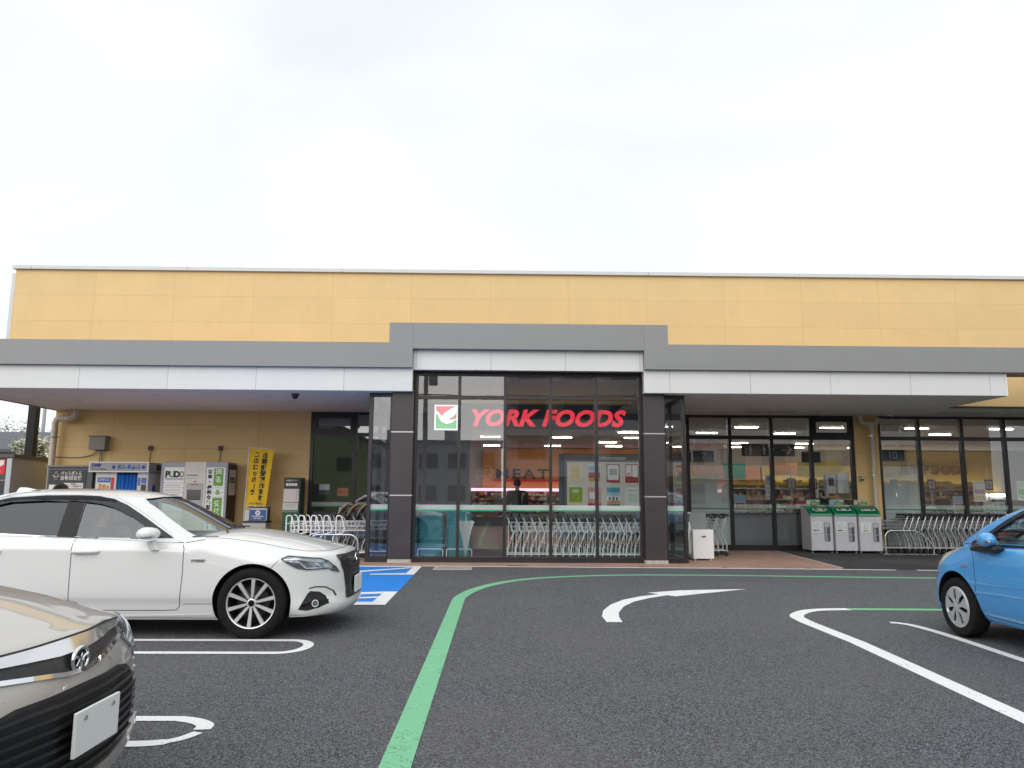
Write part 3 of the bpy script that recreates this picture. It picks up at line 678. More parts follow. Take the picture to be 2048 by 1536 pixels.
# hanging signs and shelves in the middle of the shop
def shelf(x, y, w, h, label):
    t = thing('shop_shelf', label, 'shop shelf', (x, y, 0.022), group='goods shelves inside the shop')
    m = MB().box(-w/2, w/2, 0.25, 0.29, 0, h)
    for i in range(5): m.box(-w/2, w/2, -0.2, 0.25, 0.1+i*(h-0.25)/4, 0.13+i*(h-0.25)/4)
    m.box(-w/2-0.03, -w/2, -0.2, 0.29, 0, h); m.box(w/2, w/2+0.03, -0.2, 0.29, 0, h)
    m.build('rack', LGREY, t)
    f = MB()
    for i in range(5):
        z = 0.131+i*(h-0.25)/4; xx = -w/2+0.02
        while xx < w/2-0.1:
            ww = random.uniform(0.07, 0.14); f.box(xx, xx+ww*0.93, -0.17, 0.1, z, z+random.uniform(0.10, (h-0.25)/4-0.05)); xx += ww
    q = f.build('goods', FOODM, t); q['kind'] = 'stuff'
    MB().box(-w/2, w/2, -0.24, -0.22, h-0.02, h+0.10).build('header_strip', YELS, t)
for i, (x, y, w, h) in enumerate(((6.3, 26.5, 2.6, 1.75), (9.6, 27.0, 3.0, 1.75), (13.0, 27.5, 2.8, 1.75), (16.5, 28.0, 3.0, 1.75), (5.2, 30.0, 2.4, 1.6))):
    shelf(x, y, w, h, ['shelf of goods with a yellow header behind the left recess pane', 'wide goods shelf behind the toilet sign', 'goods shelf behind the yellow pillar wall', 'goods shelf seen over the right hand tills', 'lower goods shelf at the very back, before the orange wall'][i])
def hang_sign(x, y, z, w, h, label, body=None, mt=SIGNG, size=0.2):
    t = thing('hanging_sign', label, 'hanging sign', (x, y, z))
    MB().box(-w/2, w/2, -0.012, 0.012, -h/2, h/2).build('board', mt, t)
    MB().cyl((-w*0.4, 0, h/2), (-w*0.4, 0, SZ+0.02-z), 0.006, 6).cyl((w*0.4, 0, h/2), (w*0.4, 0, SZ+0.02-z), 0.006, 6).build('rod', SILV, t)
    if body: text('lettering', body, size, LET if mt in (SIGNG,) else INK, t, (0, -0.016, 0))
    return t
hang_sign(6.05, 22.2, 2.52, 0.62, 0.34, 'dark hanging sign numbered seven behind the frosted pane', '7', size=0.3)
hang_sign(5.35, 22.2, 2.50, 0.66, 0.30, 'dark hanging sign with small white katakana next to the pillar', 'カウンター', size=0.12)
hang_sign(9.25, 22.2, 2.52, 0.56, 0.32, 'dark hanging sign numbered nine above the tills', '9', size=0.3)
hang_sign(11.05, 21.0, 2.52, 0.70, 0.32, 'dark hanging sign numbered ten behind the right hand frosted pane', '10', size=0.3)
ts = hang_sign(7.55, 21.0, 2.66, 1.5, 0.36, 'dark hanging toilet sign with white figures and an arrow')
fg = MB()
for px_, fem in ((-0.50, 0), (-0.12, 1), (0.12, 0)):
    fg.ball((px_, -0.016, 0.11), (0.028, 0.004, 0.028), 10, 6)
    fg.prism([(px_-0.045, 0.07), (px_+0.045, 0.07), (px_+0.05, -0.03), (px_+0.025, -0.03), (px_+0.022, -0.14), (px_-0.022, -0.14), (px_-0.025, -0.03), (px_-0.05, -0.03)], 'y', -0.018, -0.013)
fg.box(-0.66, -0.65, -0.018, -0.013, -0.12, 0.12); fg.box(-0.62, -0.61, -0.018, -0.013, -0.12, 0.12)
fg.prism([(0.36, -0.012), (0.60, -0.012), (0.52, -0.10), (0.56, -0.12), (0.68, 0.0), (0.56, 0.12), (0.52, 0.10), (0.60, 0.012), (0.36, 0.012)], 'y', -0.018, -0.013)
fg.build('pictograms', LET, ts)
hang_sign(11.6, 30.0, 2.45, 1.4, 0.5, 'plain orange hanging panel deep in the shop', None, ORNG)
hang_sign(9.4, 30.0, 2.35, 0.9, 0.6, 'dark green hanging panel deep in the shop', None, GREENP)
for k, (x, z_, w) in enumerate(((12.4, 2.42, 1.7), (14.2, 2.40, 1.2), (15.2, 2.40, 0.7))):
    hang_sign(x, 29.0, z_, w, 0.62, ['wide yellow hanging banner right of the orange panel', 'middle yellow hanging banner behind the tills', 'narrow yellow hanging banner beside the white wall box'][k], None, YELS)
for k, (x, w) in enumerate(((5.6, 0.62), (6.6, 0.85))):
    hang_sign(x, 24.0, 1.92, w, 0.26, ['small yellow hanging card behind the frosted pane', 'larger yellow hanging card behind the frosted pane'][k], None, YELS)
# tills behind the right hand windows
MAROON = mat('maroon_sign', (0.16, 0.03, 0.035), 0.5)
def till(x, y, num, label):
    t = thing('checkout_till', label, 'checkout', (x, y, 0.022))
    MB().box(-0.30, 0.30, -0.55, 0.9, 0, 0.86).build('counter', MGREY, t, bevel=0.01)
    MB().box(-0.18, 0.18, -0.10, 0.02, 0.87, 1.0).box(-0.22, 0.22, -0.02, 0.02, 1.0, 1.30).build('screen', BLK, t, bevel=0.008)
    MB().box(0.02, 0.26, -0.42, -0.14, 0.861, 1.04).build('printer', LGREY, t, bevel=0.015)
    MB().cyl((-0.24, 0.1, 0.86), (-0.24, 0.1, 2.2), 0.018, 8).build('pole', SILV, t)
    MB().box(-0.36, -0.12, 0.07, 0.085, 1.56, 1.86).build('number_board', MAROON, t)
    MB().box(-0.33, -0.15, 0.062, 0.068, 1.60, 1.82).build('number_card', PAPER, t)
    if num: text('number', num, 0.19, INK, t, (-0.24, 0.058, 1.71))
for x, y, k, lb in ((8.55, 21.3, '1', 'till with a white one card, behind the recycling bins'), (9.25, 21.5, '2', 'till with a white two card, next to the yellow pillar wall'), (11.75, 21.8, '6', 'till with a white six card behind the trolleys'), (12.85, 21.8, '1', 'till with a tall maroon number board behind the window mullion'), (14.4, 21.6, '5', 'till with a white five card over the blue car'), (6.5, 22.6, None, 'unlit till without a number, left of the toilet sign')):
    till(x, y, k, lb)
# packing shelf behind the panes, with what stands on it
for x0, x1, lb in ((6.0, 9.1, 'grey packing counter behind the recess window'), (10.9, 16.4, 'grey packing counter behind the right hand window')):
    t = thing('packing_counter', lb, 'counter', ((x0+x1)/2, 20.0, 0.022)); w = (x1-x0)/2
    MB().box(-w, w, -0.28, 0.28, 0.92, 0.97).build('top', STEEL, t, bevel=0.005)
    MB().box(-w+0.03, w-0.03, -0.22, 0.24, 0.0, 0.915).build('cabinet', mat('cabinet_grey', (0.20, 0.20, 0.21), 0.5), t)
def poster(name, x, y, z, w, h, label, cat, cols, rz=0, grp=None, title=None):
    t = thing(name, label, cat, (x, y, z), rz, grp)
    MB().box(-w/2, w/2, -0.002, 0.002, -h/2, h/2).build('sheet', PAPER, t)
    for i, (a0, a1, b0, b1, mt) in enumerate(cols):
        MB().box(a0*w-w/2, a1*w-w/2, -0.004-0.0005*i, -0.0025-0.0005*i, b0*h-h/2, b1*h-h/2).build('printed_block', mt, t)
    if title: text('lettering', title[0], title[1], title[2], t, (title[3]*w-w/2, -0.009, title[4]*h-h/2))
    return t
OR_ = mat('print_orange', (0.62, 0.30, 0.06), 0.7); PK = mat('print_pink', (0.66, 0.30, 0.32), 0.7); LB = mat('print_light_blue', (0.32, 0.50, 0.66), 0.7); LG = mat('print_pale_green', (0.46, 0.58, 0.36), 0.7)
TL = mat('print_teal', (0.06, 0.34, 0.42), 0.7); DR = mat('print_dark_red', (0.40, 0.05, 0.05), 0.7); GRP = mat('print_grey', (0.38, 0.38, 0.38), 0.7); PY = mat('print_pale_yellow', (0.70, 0.60, 0.36), 0.7)
for x, lb in ((6.30, 'standing card with a photo of red meat at the left end of the packing counter'), (12.05, 'standing card with a photo of red meat behind the trolleys')):
    t = poster('food_card', x, 19.72, 1.20, 0.30, 0.40, lb, 'menu card', [(0, 1, 0.55, 1, LB), (0.1, 0.9, 0.15, 0.5, DR), (0.3, 0.75, 0.3, 0.42, OR_), (0.5, 0.95, 0.05, 0.16, OR_)])
poster('wall_calendar', 7.0, 19.45, 1.75, 0.24, 0.36, 'paper notice with a blue picture taped high on the pane', 'notice', [(0.1, 0.9, 0.5, 0.95, LB), (0.15, 0.6, 0.6, 0.85, NAVY), (0.1, 0.9, 0.32, 0.42, GRP)])
poster('notice', 7.0, 19.45, 1.43, 0.24, 0.26, 'plain white notice taped below the blue picture', 'notice', [(0.1, 0.9, 0.2, 0.3, GRP), (0.1, 0.9, 0.6, 0.7, GRP)])
poster('notice', 12.45, 19.45, 1.52, 0.32, 0.52, 'white notice with a red price box on the right hand pane', 'notice', [(0.1, 0.9, 0.4, 0.6, PK), (0.05, 0.95, 0.9, 0.97, LG), (0.1, 0.9, 0.1, 0.3, PY)])
poster('notice', 13.55, 19.45, 1.55, 0.22, 0.5, 'narrow yellow green notice on the right hand pane', 'notice', [(0.05, 0.95, 0.1, 0.95, LG), (0.1, 0.9, 0.3, 0.6, LIME)])
poster('notice', 12.80, 19.72, 1.13, 0.20, 0.26, 'small white printed sheet standing at the counter edge', 'notice', [(0.1, 0.9, 0.7, 0.9, LG), (0.1, 0.9, 0.2, 0.5, GRP)])
poster('notice', 13.10, 19.72, 1.13, 0.34, 0.26, 'wide white printed sheet standing at the counter edge', 'notice', [(0.1, 0.45, 0.2, 0.9, LG), (0.55, 0.9, 0.2, 0.9, GRP)])
for k, (x, y) in enumerate(((7.35, 20.0), (11.35, 20.0), (14.0, 20.05))):
    t = thing('bag_roll', ['silver bag roll holder beside the meat card in the recess', 'silver bag roll holder left of the meat card behind the trolleys', 'silver bag roll holder above the blue car'][k], 'bag roll', (x, y, 0.995), group='bag roll holders on the packing counters')
    MB().cyl((-0.2, 0, 0.10), (0.2, 0, 0.10), 0.075, 20).build('roll', STEEL, t, smooth=40)
    MB().box(-0.24, -0.205, -0.06, 0.06, 0, 0.12).box(0.205, 0.24, -0.06, 0.06, 0, 0.12).build('bracket', DGREY, t)
wb = thing('wall_box', 'white metal box fixed at the right edge of the recess window', 'wall box', (8.93, 19.46, 1.72))
MB().box(-0.15, 0.15, 0, 0.14, -0.26, 0.26).build('housing', WHT, wb, bevel=0.012); MB().cyl((0.0, -0.004, -0.18), (0, 0.01, -0.18), 0.014, 10).build('lock', INK, wb)
wb = thing('hand_dryer', 'grey dispenser with a dark front beside the white wall box', 'dispenser', (8.60, 19.46, 1.70))
MB().box(-0.13, 0.13, 0, 0.16, -0.25, 0.25).build('housing', LGREY, wb, bevel=0.02); MB().box(-0.07, 0.07, -0.004, 0.01, -0.05, 0.16).build('window', BLK, wb)
st = thing('box_stand', 'red and white leaflet box on the counter left of the bins', 'leaflet box', (7.95, 19.85, 0.995))
MB().box(-0.19, 0.19, -0.1, 0.1, 0, 0.26).build('box', REDI, st, bevel=0.006); MB().box(-0.18, 0.18, -0.105, -0.101, 0.06, 0.18).build('label_card', PAPER, st); MB().box(-0.06, 0.07, -0.05, 0.05, 0.261, 0.36).build('top_card', LGREY, st)

# ceiling lights
def strip_light(x, y, z=SZ):
    t = thing('strip_light', 'white lit strip light in the shop ceiling', 'ceiling light', (x, y, z+0.02), group='strip lights in the shop ceiling')
    MB().box(-0.36, 0.36, -0.06, 0.06, -0.03, 0).build('housing', WHT, t); MB().box(-0.34, 0.34, -0.045, 0.045, -0.05, -0.031).build('tube', LAMP, t)
    return t
first = None
for iy, y in enumerate((20.6, 22.6, 24.8, 27.2, 29.6, 32.0)):
    for ix in range(8):
        x = -3.5+ix*2.6+(0.6 if iy % 2 else 0)
        if (x < 4.0 and iy in (1, 2, 4)) or iy == 0: continue
        if first is None: first = strip_light(x, y)
        else: dup(first, (x, y, SZ+0.02))
DL = mat('downlight_lens', (0.9, 0.88, 0.82), 0.5, emit=(1.0, 0.90, 0.74), estr=22.0)
def downlight(x, y, z, label, grp, lit=True):
    t = thing('downlight', label, 'ceiling light', (x, y, z), group=grp)
    MB().lathe([(0.10, 0.0), (0.10, -0.008), (0.085, -0.012), (0.075, -0.002)], n=18).build('trim_ring', WHT, t, smooth=40)
    MB().lathe([(0.001, -0.001), (0.075, -0.001), (0.075, 0.004), (0.001, 0.004)], n=18).build('lens', DL if lit else mat('unlit_lens', (0.75, 0.74, 0.72), 0.3), t)
    return t
f1 = None
for x, y, z in [(0.2+i*1.05, 16.6+j*1.2, 3.91) for i in range(-2, 4) for j in range(2)] + [(-0.3+i*1.5, 31.0+j*0.9, SZ+0.02) for i in range(5) for j in range(2)] + [(15.5+i*1.15, 28.5+j*1.3, SZ+0.02) for i in range(5) for j in range(3)]:
    if f1 is None: f1 = downlight(x, y, z, 'small round lit downlight inside the shop', 'lit downlights inside the shop')
    else: dup(f1, (x, y, z))
f2 = None
for x, y in [(-9.6, 17.2), (-9.6, 16.2), (-7.4, 16.2), (-7.4, 17.6), (-5.0, 16.2), (-5.0, 17.4), (-3.1, 16.0), (-3.1, 17.0), (4.5, 17.3), (4.5, 16.1), (5.7, 16.0), (7.2, 17.3), (8.7, 16.0), (9.6, 17.3), (11.4, 18.2)]:
    if f2 is None: f2 = downlight(x, y, SZ-0.001, 'small unlit round downlight in the canopy soffit', 'unlit downlights in the canopy soffit', False)
    else: dup(f2, (x, y, SZ-0.001))
def dome_cam(x, y, label):
    t = thing('dome_camera', label, 'security camera', (x, y, SZ))
    MB().lathe([(0.001, 0), (0.075, 0), (0.08, -0.02), (0.07, -0.05), (0.001, -0.05)], n=20).build('base', WHT if x > 5 else DGREY, t, smooth=40)
    MB().lathe([(0.062, -0.05), (0.06, -0.075), (0.045, -0.10), (0.02, -0.115), (0.001, -0.118)], n=20).build('dome', BLK, t, smooth=60)
dome_cam(-4.28, 15.75, 'black dome camera under the left canopy edge'); dome_cam(9.95, 18.9, 'white dome camera under the soffit beside the right downpipe')

# ================================================================== lobby things
ib = thing('information_board', 'cream notice board headed Information with two rows of posters', 'notice board', (2.6, 17.2, 0))
MB().box(-1.08, 1.15, 0.12, 0.15, 0.85, 2.30).build('back_panel', DKW, ib); MB().box(-1.03, 1.12, 0.08, 0.115, 1.08, 2.13).build('cream_board', CREAM, ib)
text('lettering', 'Information', 0.13, LET, ib, (0.02, 0.114, 2.22))
PW, PH = 0.30, 0.42
posters = [
 ('cream opening hours poster with orange 9:30 and 9:45', [(0.05, 0.95, 0.04, 0.98, PY)], ('9:30\n9:45', 0.10, OR_, 0.5, 0.5)),
 ('poster with a pale blue box over a red orange band', [(0.05, 0.95, 0.6, 0.9, LB), (0.05, 0.95, 0.25, 0.55, DR), (0.05, 0.95, 0.05, 0.22, OR_)], None),
 ('white poster with a thin red border, upper row', [(0, 1, 0, 1, DR), (0.08, 0.92, 0.14, 0.95, PAPER), (0.2, 0.8, 0.4, 0.75, GRP)], None),
 ('poster of small red and white boxes, upper row', [(0, 1, 0, 1, DR), (0.05, 0.48, 0.35, 0.95, PAPER), (0.54, 0.95, 0.3, 0.95, PAPER), (0.1, 0.4, 0.4, 0.55, PK)], None),
 ('poster with dark headline strips, upper row right end', [(0.02, 0.98, 0.8, 0.98, DR), (0.2, 0.98, 0.1, 0.75, GRP), (0.3, 0.8, 0.3, 0.6, NAVY)], None),
 ('olive green poster, lower row left end', [(0, 1, 0.2, 1, mat('print_olive', (0.26, 0.36, 0.03), 0.7)), (0, 1, 0, 0.2, PY), (0.25, 0.75, 0.7, 0.9, LG)], None),
 ('pink poster with a 10 in it, lower row', [(0, 1, 0, 1, PK), (0.1, 0.7, 0.4, 0.75, PAPER), (0, 1, 0, 0.15, DR)], ('10', 0.12, DR, 0.65, 0.6)),
 ('teal and yellow poster with three small heads', [(0, 1, 0.72, 1, TL), (0, 1, 0.55, 0.7, LB), (0, 1, 0.12, 0.28, OR_), (0, 1, 0.0, 0.1, NAVY), (0.15, 0.3, 0.3, 0.5, INKG), (0.42, 0.58, 0.3, 0.5, INKG), (0.7, 0.85, 0.3, 0.5, INKG)], None),
 ('pale green printed letter, lower row', [(0.05, 0.95, 0.8, 0.9, LG), (0.1, 0.9, 0.2, 0.7, mat('print_faint_green', (0.58, 0.64, 0.55), 0.7))], None),
 ('grey pink table poster, lower row right end', [(0, 1, 0.62, 1, PK), (0.05, 0.95, 0.1, 0.5, LB), (0.1, 0.9, 0.7, 0.85, GRP)], None)]
for i, (lb, cols, ttl) in enumerate(posters):
    r_, c_ = divmod(i, 5)
    poster('poster', 2.6-0.84+c_*0.43, 17.27, 1.87-r_*0.53, PW, PH, lb, 'poster', cols, 0, 'posters on the information board', ttl)
# stacked shopping baskets
NW = ['first', 'second', 'third', 'fourth', 'fifth', 'sixth', 'seventh', 'eighth', 'ninth', 'tenth', 'eleventh', 'twelfth', 'thirteenth', 'fourteenth', 'fifteenth', 'sixteenth', 'seventeenth', 'eighteenth', 'nineteenth', 'twentieth']
def basket_at(x, y, z):
    t = thing('shopping_basket', '', 'basket', (x, y, z))
    b = MB(); H = 0.235
    prof = [(0.20, 0.145, 0.0), (0.235, 0.165, H*0.9), (0.262, 0.19, H*0.9), (0.262, 0.19, H), (0.23, 0.16, H), (0.19, 0.135, 0.012)]
    rings = [[(px_, py_, zz) for px_, py_ in rrect(-a, a, -c, c, 0.045, 4)] for a, c, zz in prof]
    m = len(rings[0]); vs = [p for q in rings for p in q]; fs = []
    for i in range(len(rings)-1):
        for k in range(m): fs.append((i*m+k, i*m+(k+1) % m, (i+1)*m+(k+1) % m, (i+1)*m+k))
    fs.append(tuple(range(m))[::-1]); fs.append(tuple(range((len(rings)-1)*m, len(rings)*m))); b.add(vs, fs)
    b.build('tub', TEAL, t, smooth=35)
    g_ = MB()
    for i in range(13): g_.box(-0.195+i*0.0325-0.004, -0.195+i*0.0325+0.004, -0.170, -0.135, 0.03, 0.20)
    for zz in (0.06, 0.11, 0.16): g_.box(-0.215, 0.215, -0.1725, -0.14, zz-0.004, zz+0.004)
    g_.build('lattice', mat('pale_teal_plastic', (0.12, 0.42, 0.47), 0.4), t)
    MB().tube([(-0.22, -0.02, H+0.004), (-0.2, -0.15, H+0.012), (0.2, -0.15, H+0.012), (0.22, -0.02, H+0.004)], 0.008, 6).build('handle', DGREY, t)
    return t
bk = None
for s_, (x, y, nb) in enumerate(((-1.40, 16.25, 17), (-0.82, 16.25, 17), (-1.93, 16.3, 14))):
    nm = ['left full stack', 'stack behind the umbrella', 'stack half hidden by the pillar'][s_]
    for k in range(nb):
        o_ = 'bottom one' if k == 0 else ('top one' if k == nb-1 else '%s from the bottom' % NW[k])
        lb = 'teal shopping basket, %s of the %s' % (o_, nm)
        if bk is None: bk = basket_at(x, y, 0.05); bk['label'] = lb; bk['group'] = 'shopping baskets in stacks'; t = bk
        else: t = dup(bk, (x+random.uniform(-.006, .006), y+random.uniform(-.006, .006), 0.05+k*0.047), random.uniform(-0.02, 0.02), lb)
for x, lb in ((-1.40, 'white hoop rail round the foot of the left basket stack'), (-0.80, 'white hoop rail round the foot of the basket stack behind the umbrella')):
    t = thing('hoop_rail', lb, 'rail', (x, 15.95, 0.022))
    MB().tube([(-0.26, 0, 0), (-0.26, 0, 0.18)]+[(a, 0, b) for a, b in arc(-0.22, 0.19, 0.04, 180, 90, 4)]+[(a, 0, b) for a, b in arc(0.22, 0.19, 0.04, 90, 0, 4)]+[(0.26, 0, 0.18), (0.26, 0, 0)], 0.012, 8).build('hoop', WIREW, t, smooth=40)
    MB().box(-0.30, 0.30, -0.02, 0.02, 0, 0.006).build('base_bar', STEEL, t)
# folded clear umbrella hanging on a hook on the inside of the pane
um = thing('folded_umbrella', 'folded clear vinyl umbrella with a white crook handle hanging behind the entrance glass', 'umbrella', (-0.66, 15.75, 0.115))
n6 = 16; vs = []; fs = []
prof = [(0.004, 0.02), (0.03, 0.12), (0.075, 0.34), (0.12, 0.52), (0.165, 0.66), (0.19, 0.70)]
for i, (r_, z_) in enumerate(prof):
    for k in range(n6):
        a = 2*math.pi*k/n6; rr = r_*(1.0 if k % 2 else 0.62); zz = z_+(0.0 if k % 2 else (0.035 if i == len(prof)-1 else 0))
        vs.append((rr*math.cos(a), 0.38*rr*math.sin(a), zz))
for i in range(len(prof)-1):
    for k in range(n6): fs.append((i*n6+k, i*n6+(k+1) % n6, (i+1)*n6+(k+1) % n6, (i+1)*n6+k))
b = MB(); b.add(vs, fs); b.build('canopy', VINYL, um, smooth=30)
rb = MB()
for k in range(1, n6, 2):
    a = 2*math.pi*k/n6
    rb.tube([(r_*math.cos(a), 0.38*r_*math.sin(a), z_) for r_, z_ in prof], 0.003, 5)
rb.build('ribs', SILV, um)
MB().tube([(0, 0, -0.10), (0, 0, 0.80)], 0.006, 8).build('shaft', SILV, um)
MB().tube([(0, 0, 0.72), (0, 0, 0.86)]+[(0.03-0.03*math.cos(R(a)), 0, 0.86+0.035*math.sin(R(a))) for a in range(20, 181, 20)], 0.010, 8).build('crook_handle', WHT, um, smooth=50)
MB().cyl((0.03, -0.155, 0.895), (0.03, 0.02, 0.895), 0.005, 6).build('hook', SILV, um)
# ================================================================== trolleys
def cart(kind):
    """local +x is the way it rolls, handle at x = 0"""
    t = thing('shopping_trolley', 'x', 'shopping trolley', (0, 0, 0))
    fm_ = WIREW if kind in ('lobby', 'loop') else GALV
    hw = 0.21; f = MB()
    if kind == 'loop':
        for s in (-1, 1):
            y = s*hw
            p = [(0.0, y, 0.50), (0.0, y, 0.86), (0.02, y, 0.89), (0.08, y, 0.89), (0.115, y, 0.86), (0.18, y, 0.62), (0.17, y, 0.56), (0.13, y, 0.53), (0.0, y, 0.50), (-0.06, y, 0.44), (-0.04, y, 0.12)]
            f.tube(p, 0.0125, 6)
            f.tube([(0, y, 0.72), (0.15, y, 0.72)], 0.006, 5)
            f.tube([(-0.04, y, 0.12), (0.62, y*0.85, 0.12)], 0.0125, 6)
    else:
        for s in (-1, 1):
            y = s*hw
            f.tube([(-0.02, y, 0.915), (0.02, y, 0.83), (0.125, y, 0.56), (0.115, y, 0.52), (0.005, y, 0.24), (0.0, y, 0.06)], 0.0125, 6)
            f.tube([(0.02, y, 0.80), (0.02, y, 0.14)], 0.005, 5)
            f.tube([(0.0, y, 0.13), (0.66, y*0.82, 0.13)], 0.0125, 6)
            f.tube([(0.115, y, 0.54), (0.25, y, 0.68)], 0.006, 5)
            f.tube([(0.12, y, 0.50), (0.10, y*0.9, 0.14)], 0.0045, 5)
    f.tube([(0.66, -hw*0.82, 0.13), (0.66, hw*0.82, 0.13)], 0.0125, 6)
    f.tube([(0.06, -hw, 0.30), (0.06, hw, 0.30)], 0.005, 5)
    for i in range(6): f.tube([(0.05+i*0.11, -hw*0.97, 0.134), (0.05+i*0.11, hw*0.97, 0.134)], 0.003, 4)
    f.build('frame', fm_, t, smooth=50)
    b = MB(); zt, zb = (0.78, 0.60) if kind != 'loop' else (0.76, 0.58)
    x0, x1 = 0.07, 0.70
    for z, k in ((zt, 1.0), (zb, 0.86), ((zt+zb)/2, 0.93)):
        b.tube([(x0, -hw*k, z), (x1*k+0.03, -hw*k*0.85, z), (x1*k+0.03, hw*k*0.85, z), (x0, hw*k, z)], 0.0055, 5, closed=True)
    for i in range(8):
        x = x0+0.02+i*(x1-x0-0.06)/7
        for s in (-1, 1):
            b.tube([(x, s*hw*(1-0.15*i/7), zt), (x*0.92, s*hw*0.86*(1-0.15*i/7), zb)], 0.003, 4)
        b.tube([(x*0.92, -hw*0.86, zb), (x*0.92, hw*0.86, zb)], 0.003, 4)
    for i in range(4):
        y = -0.14+i*0.093; b.tube([(x0, y, zb), (x1*0.86, y*0.85, zb)], 0.003, 4)
        b.tube([(x1+0.03, y*0.85, zt), (x1*0.86+0.03, y*0.8, zb)], 0.003, 4)
    b.build('basket_rack', fm_, t)
    h = MB()
    if kind == 'loop': h.cyl((0.03, -hw, 0.895), (0.03, hw, 0.895), 0.016, 8); h.build('handle', BLK, t, smooth=50)
    else:
        h.cyl((-0.022, -hw-0.015, 0.918), (-0.022, hw+0.015, 0.918), 0.022, 8)
        for q in (-1, 1): h.box(-0.05, 0.05, q*hw-0.022, q*hw+0.022, 0.885, 0.95)
        h.box(-0.03, 0.10, -hw+0.03, hw-0.03, 0.845, 0.875)
        h.box(-0.01, 0.16, -hw+0.02, hw-0.02, 0.800, 0.806, Matrix.Rotation(R(12), 4, 'Y') @ Matrix.Translation((0, 0, 0.02)))
        h.build('handle', BLK if kind == 'dark' else mat('olive_plastic', (0.09, 0.10, 0.075), 0.5), t, smooth=50)
    if kind == 'lobby':
        for s in (-1, 1): MB().tube([(0.075, s*hw, 0.43), (0.040, s*hw, 0.33)], 0.0135, 6).build('orange_sleeve', mat('orange_sleeve', (0.75, 0.33, 0.05), 0.5), t, smooth=50)
    for x in (0.03, 0.64):
        for s in (-1, 1):
            w = MB().lathe([(0.02, -0.012), (0.05, -0.012), (0.055, 0), (0.05, 0.012), (0.02, 0.012)], (x, s*hw*(1 if x < 0.1 else 0.82), 0.055), 'y', 12)
            w.box(x-0.016, x+0.016, s*hw*(1 if x < .1 else .82)-0.019, s*hw*(1 if x < .1 else .82)+0.019, 0.06, 0.12)
            w.build('caster', BLK, t, smooth=40)
    return t
def child_seat(t):
    OS = mat('orange_seat', (0.62, 0.26, 0.07), 0.5); TS = mat('taupe_seat', (0.36, 0.33, 0.28), 0.5)
    prof = catmull([(0.02, 0.76), (0.09, 0.90), (0.19, 1.04), (0.29, 1.11), (0.34, 1.105)], 5)
    for w, d, m, nm in ((0.19, 0.0, TS, 'seat_shell'), (0.15, 0.02, OS, 'seat_pad')):
        b = MB(); vs = []; fs = []; n = len(prof); k = 9
        for i, (x, z) in enumerate(prof):
            ww = w*(0.75+0.45*math.sin(math.pi*min(1, i/(n-1)*0.9)))
            for j in range(k):
                u = -1+2*j/(k-1); vs.append((x+d-0.05*(1-u*u), u*ww, z+0.035*(u*u)-d*0.3))
        for i in range(n-1):
            for j in range(k-1): fs.append((i*k+j, i*k+j+1, (i+1)*k+j+1, (i+1)*k+j))
        b.add(vs, fs); o = b.build(nm, m, t, smooth=50); s = o.modifiers.new('thick', 'SOLIDIFY'); s.thickness = 0.018
# row inside the lobby
c0 = cart('lobby'); c0.location = (0.20, 16.15, 0.022)
c0['group'] = 'trolleys nested inside the entrance'; c0['label'] = 'white trolley at the open left end of the row inside the entrance'
for i in range(1, 17):
    dup(c0, (0.20+i*0.165+random.uniform(-.008, .008), 16.15+random.uniform(-.01, .01), 0.022), random.uniform(-0.015, 0.015), 'white trolley, %s from the left of the row inside the entrance' % NW[i])
# row outside on the right
d0 = cart('dark'); d0.location = (9.98, 18.65, 0.02); d0.rotation_euler = (0, 0, math.pi)
d0['group'] = 'trolleys nested outside on the right'; d0['label'] = 'wire trolley at the front end of the outdoor row, beside the bins'
for i in range(1, 20):
    dup(d0, (9.98+i*0.148+random.uniform(-.008, .008), 18.65+random.uniform(-.012, .012), 0.02), math.pi+random.uniform(-0.015, 0.015), 'wire trolley with a black handle, %s from the bins in the outdoor row' % NW[i])
for i in range(4):
    dup(d0, (5.22-i*0.205, 17.55, PZ), math.pi+R(-4), ['outermost of the four black handled trolleys behind the white bin', 'second of the four trolleys behind the white bin', 'third of the four trolleys behind the white bin', 'innermost trolley behind the white bin, nearest the pillar'][i])['group'] = 'trolleys behind the white bin'
# left group: loop framed ones and ones with child seats
e0 = cart('loop'); e0.location = (-4.50, 16.55, PZ); e0['group'] = 'loop framed trolleys on the left'; e0['label'] = 'white loop framed trolley at the left end, in front of the green locker'
for i in range(1, 5): dup(e0, (-4.50+i*0.265, 16.55+random.uniform(-.02, .02), PZ), 0, 'white loop framed trolley, %s from the green locker' % NW[i])
s0 = cart('dark'); child_seat(s0); s0.location = (-3.55, 16.75, PZ); s0['group'] = 'trolleys with orange child seats'; s0['label'] = 'child seat trolley at the left end of the orange seats'
for i in range(1, 4): dup(s0, (-3.55+i*0.21, 16.75, PZ), 0, ['', 'second child seat trolley from the left', 'third child seat trolley from the left', 'child seat trolley nearest the dark window frame'][i])
def rail(name, pts, loc, label, base, r=0.020):
    t = thing(name, label, 'guard rail', loc)
    MB().tube(pts, r, 10).build('hoop', STEEL, t, smooth=50)
    MB().box(base[0], base[1], -0.03, 0.03, 0.0, 0.018).build('base_plate', STEEL, t)
rail('trolley_rail', [(-0.50, 0, 0.0), (-0.50, 0, 0.36)]+[(-0.38+0.12*math.cos(R(a)), 0, 0.40+0.12*math.sin(R(a))) for a in range(180, 89, -15)]+[(0.25+0.2*math.cos(R(a)), 0, 0.32+0.2*math.sin(R(a))) for a in range(90, -1, -10)]+[(0.45, 0, 0.0)], (-3.32, 15.85, PZ), 'bent steel rail in front of the child seat trolleys', (-0.55, 0.5))
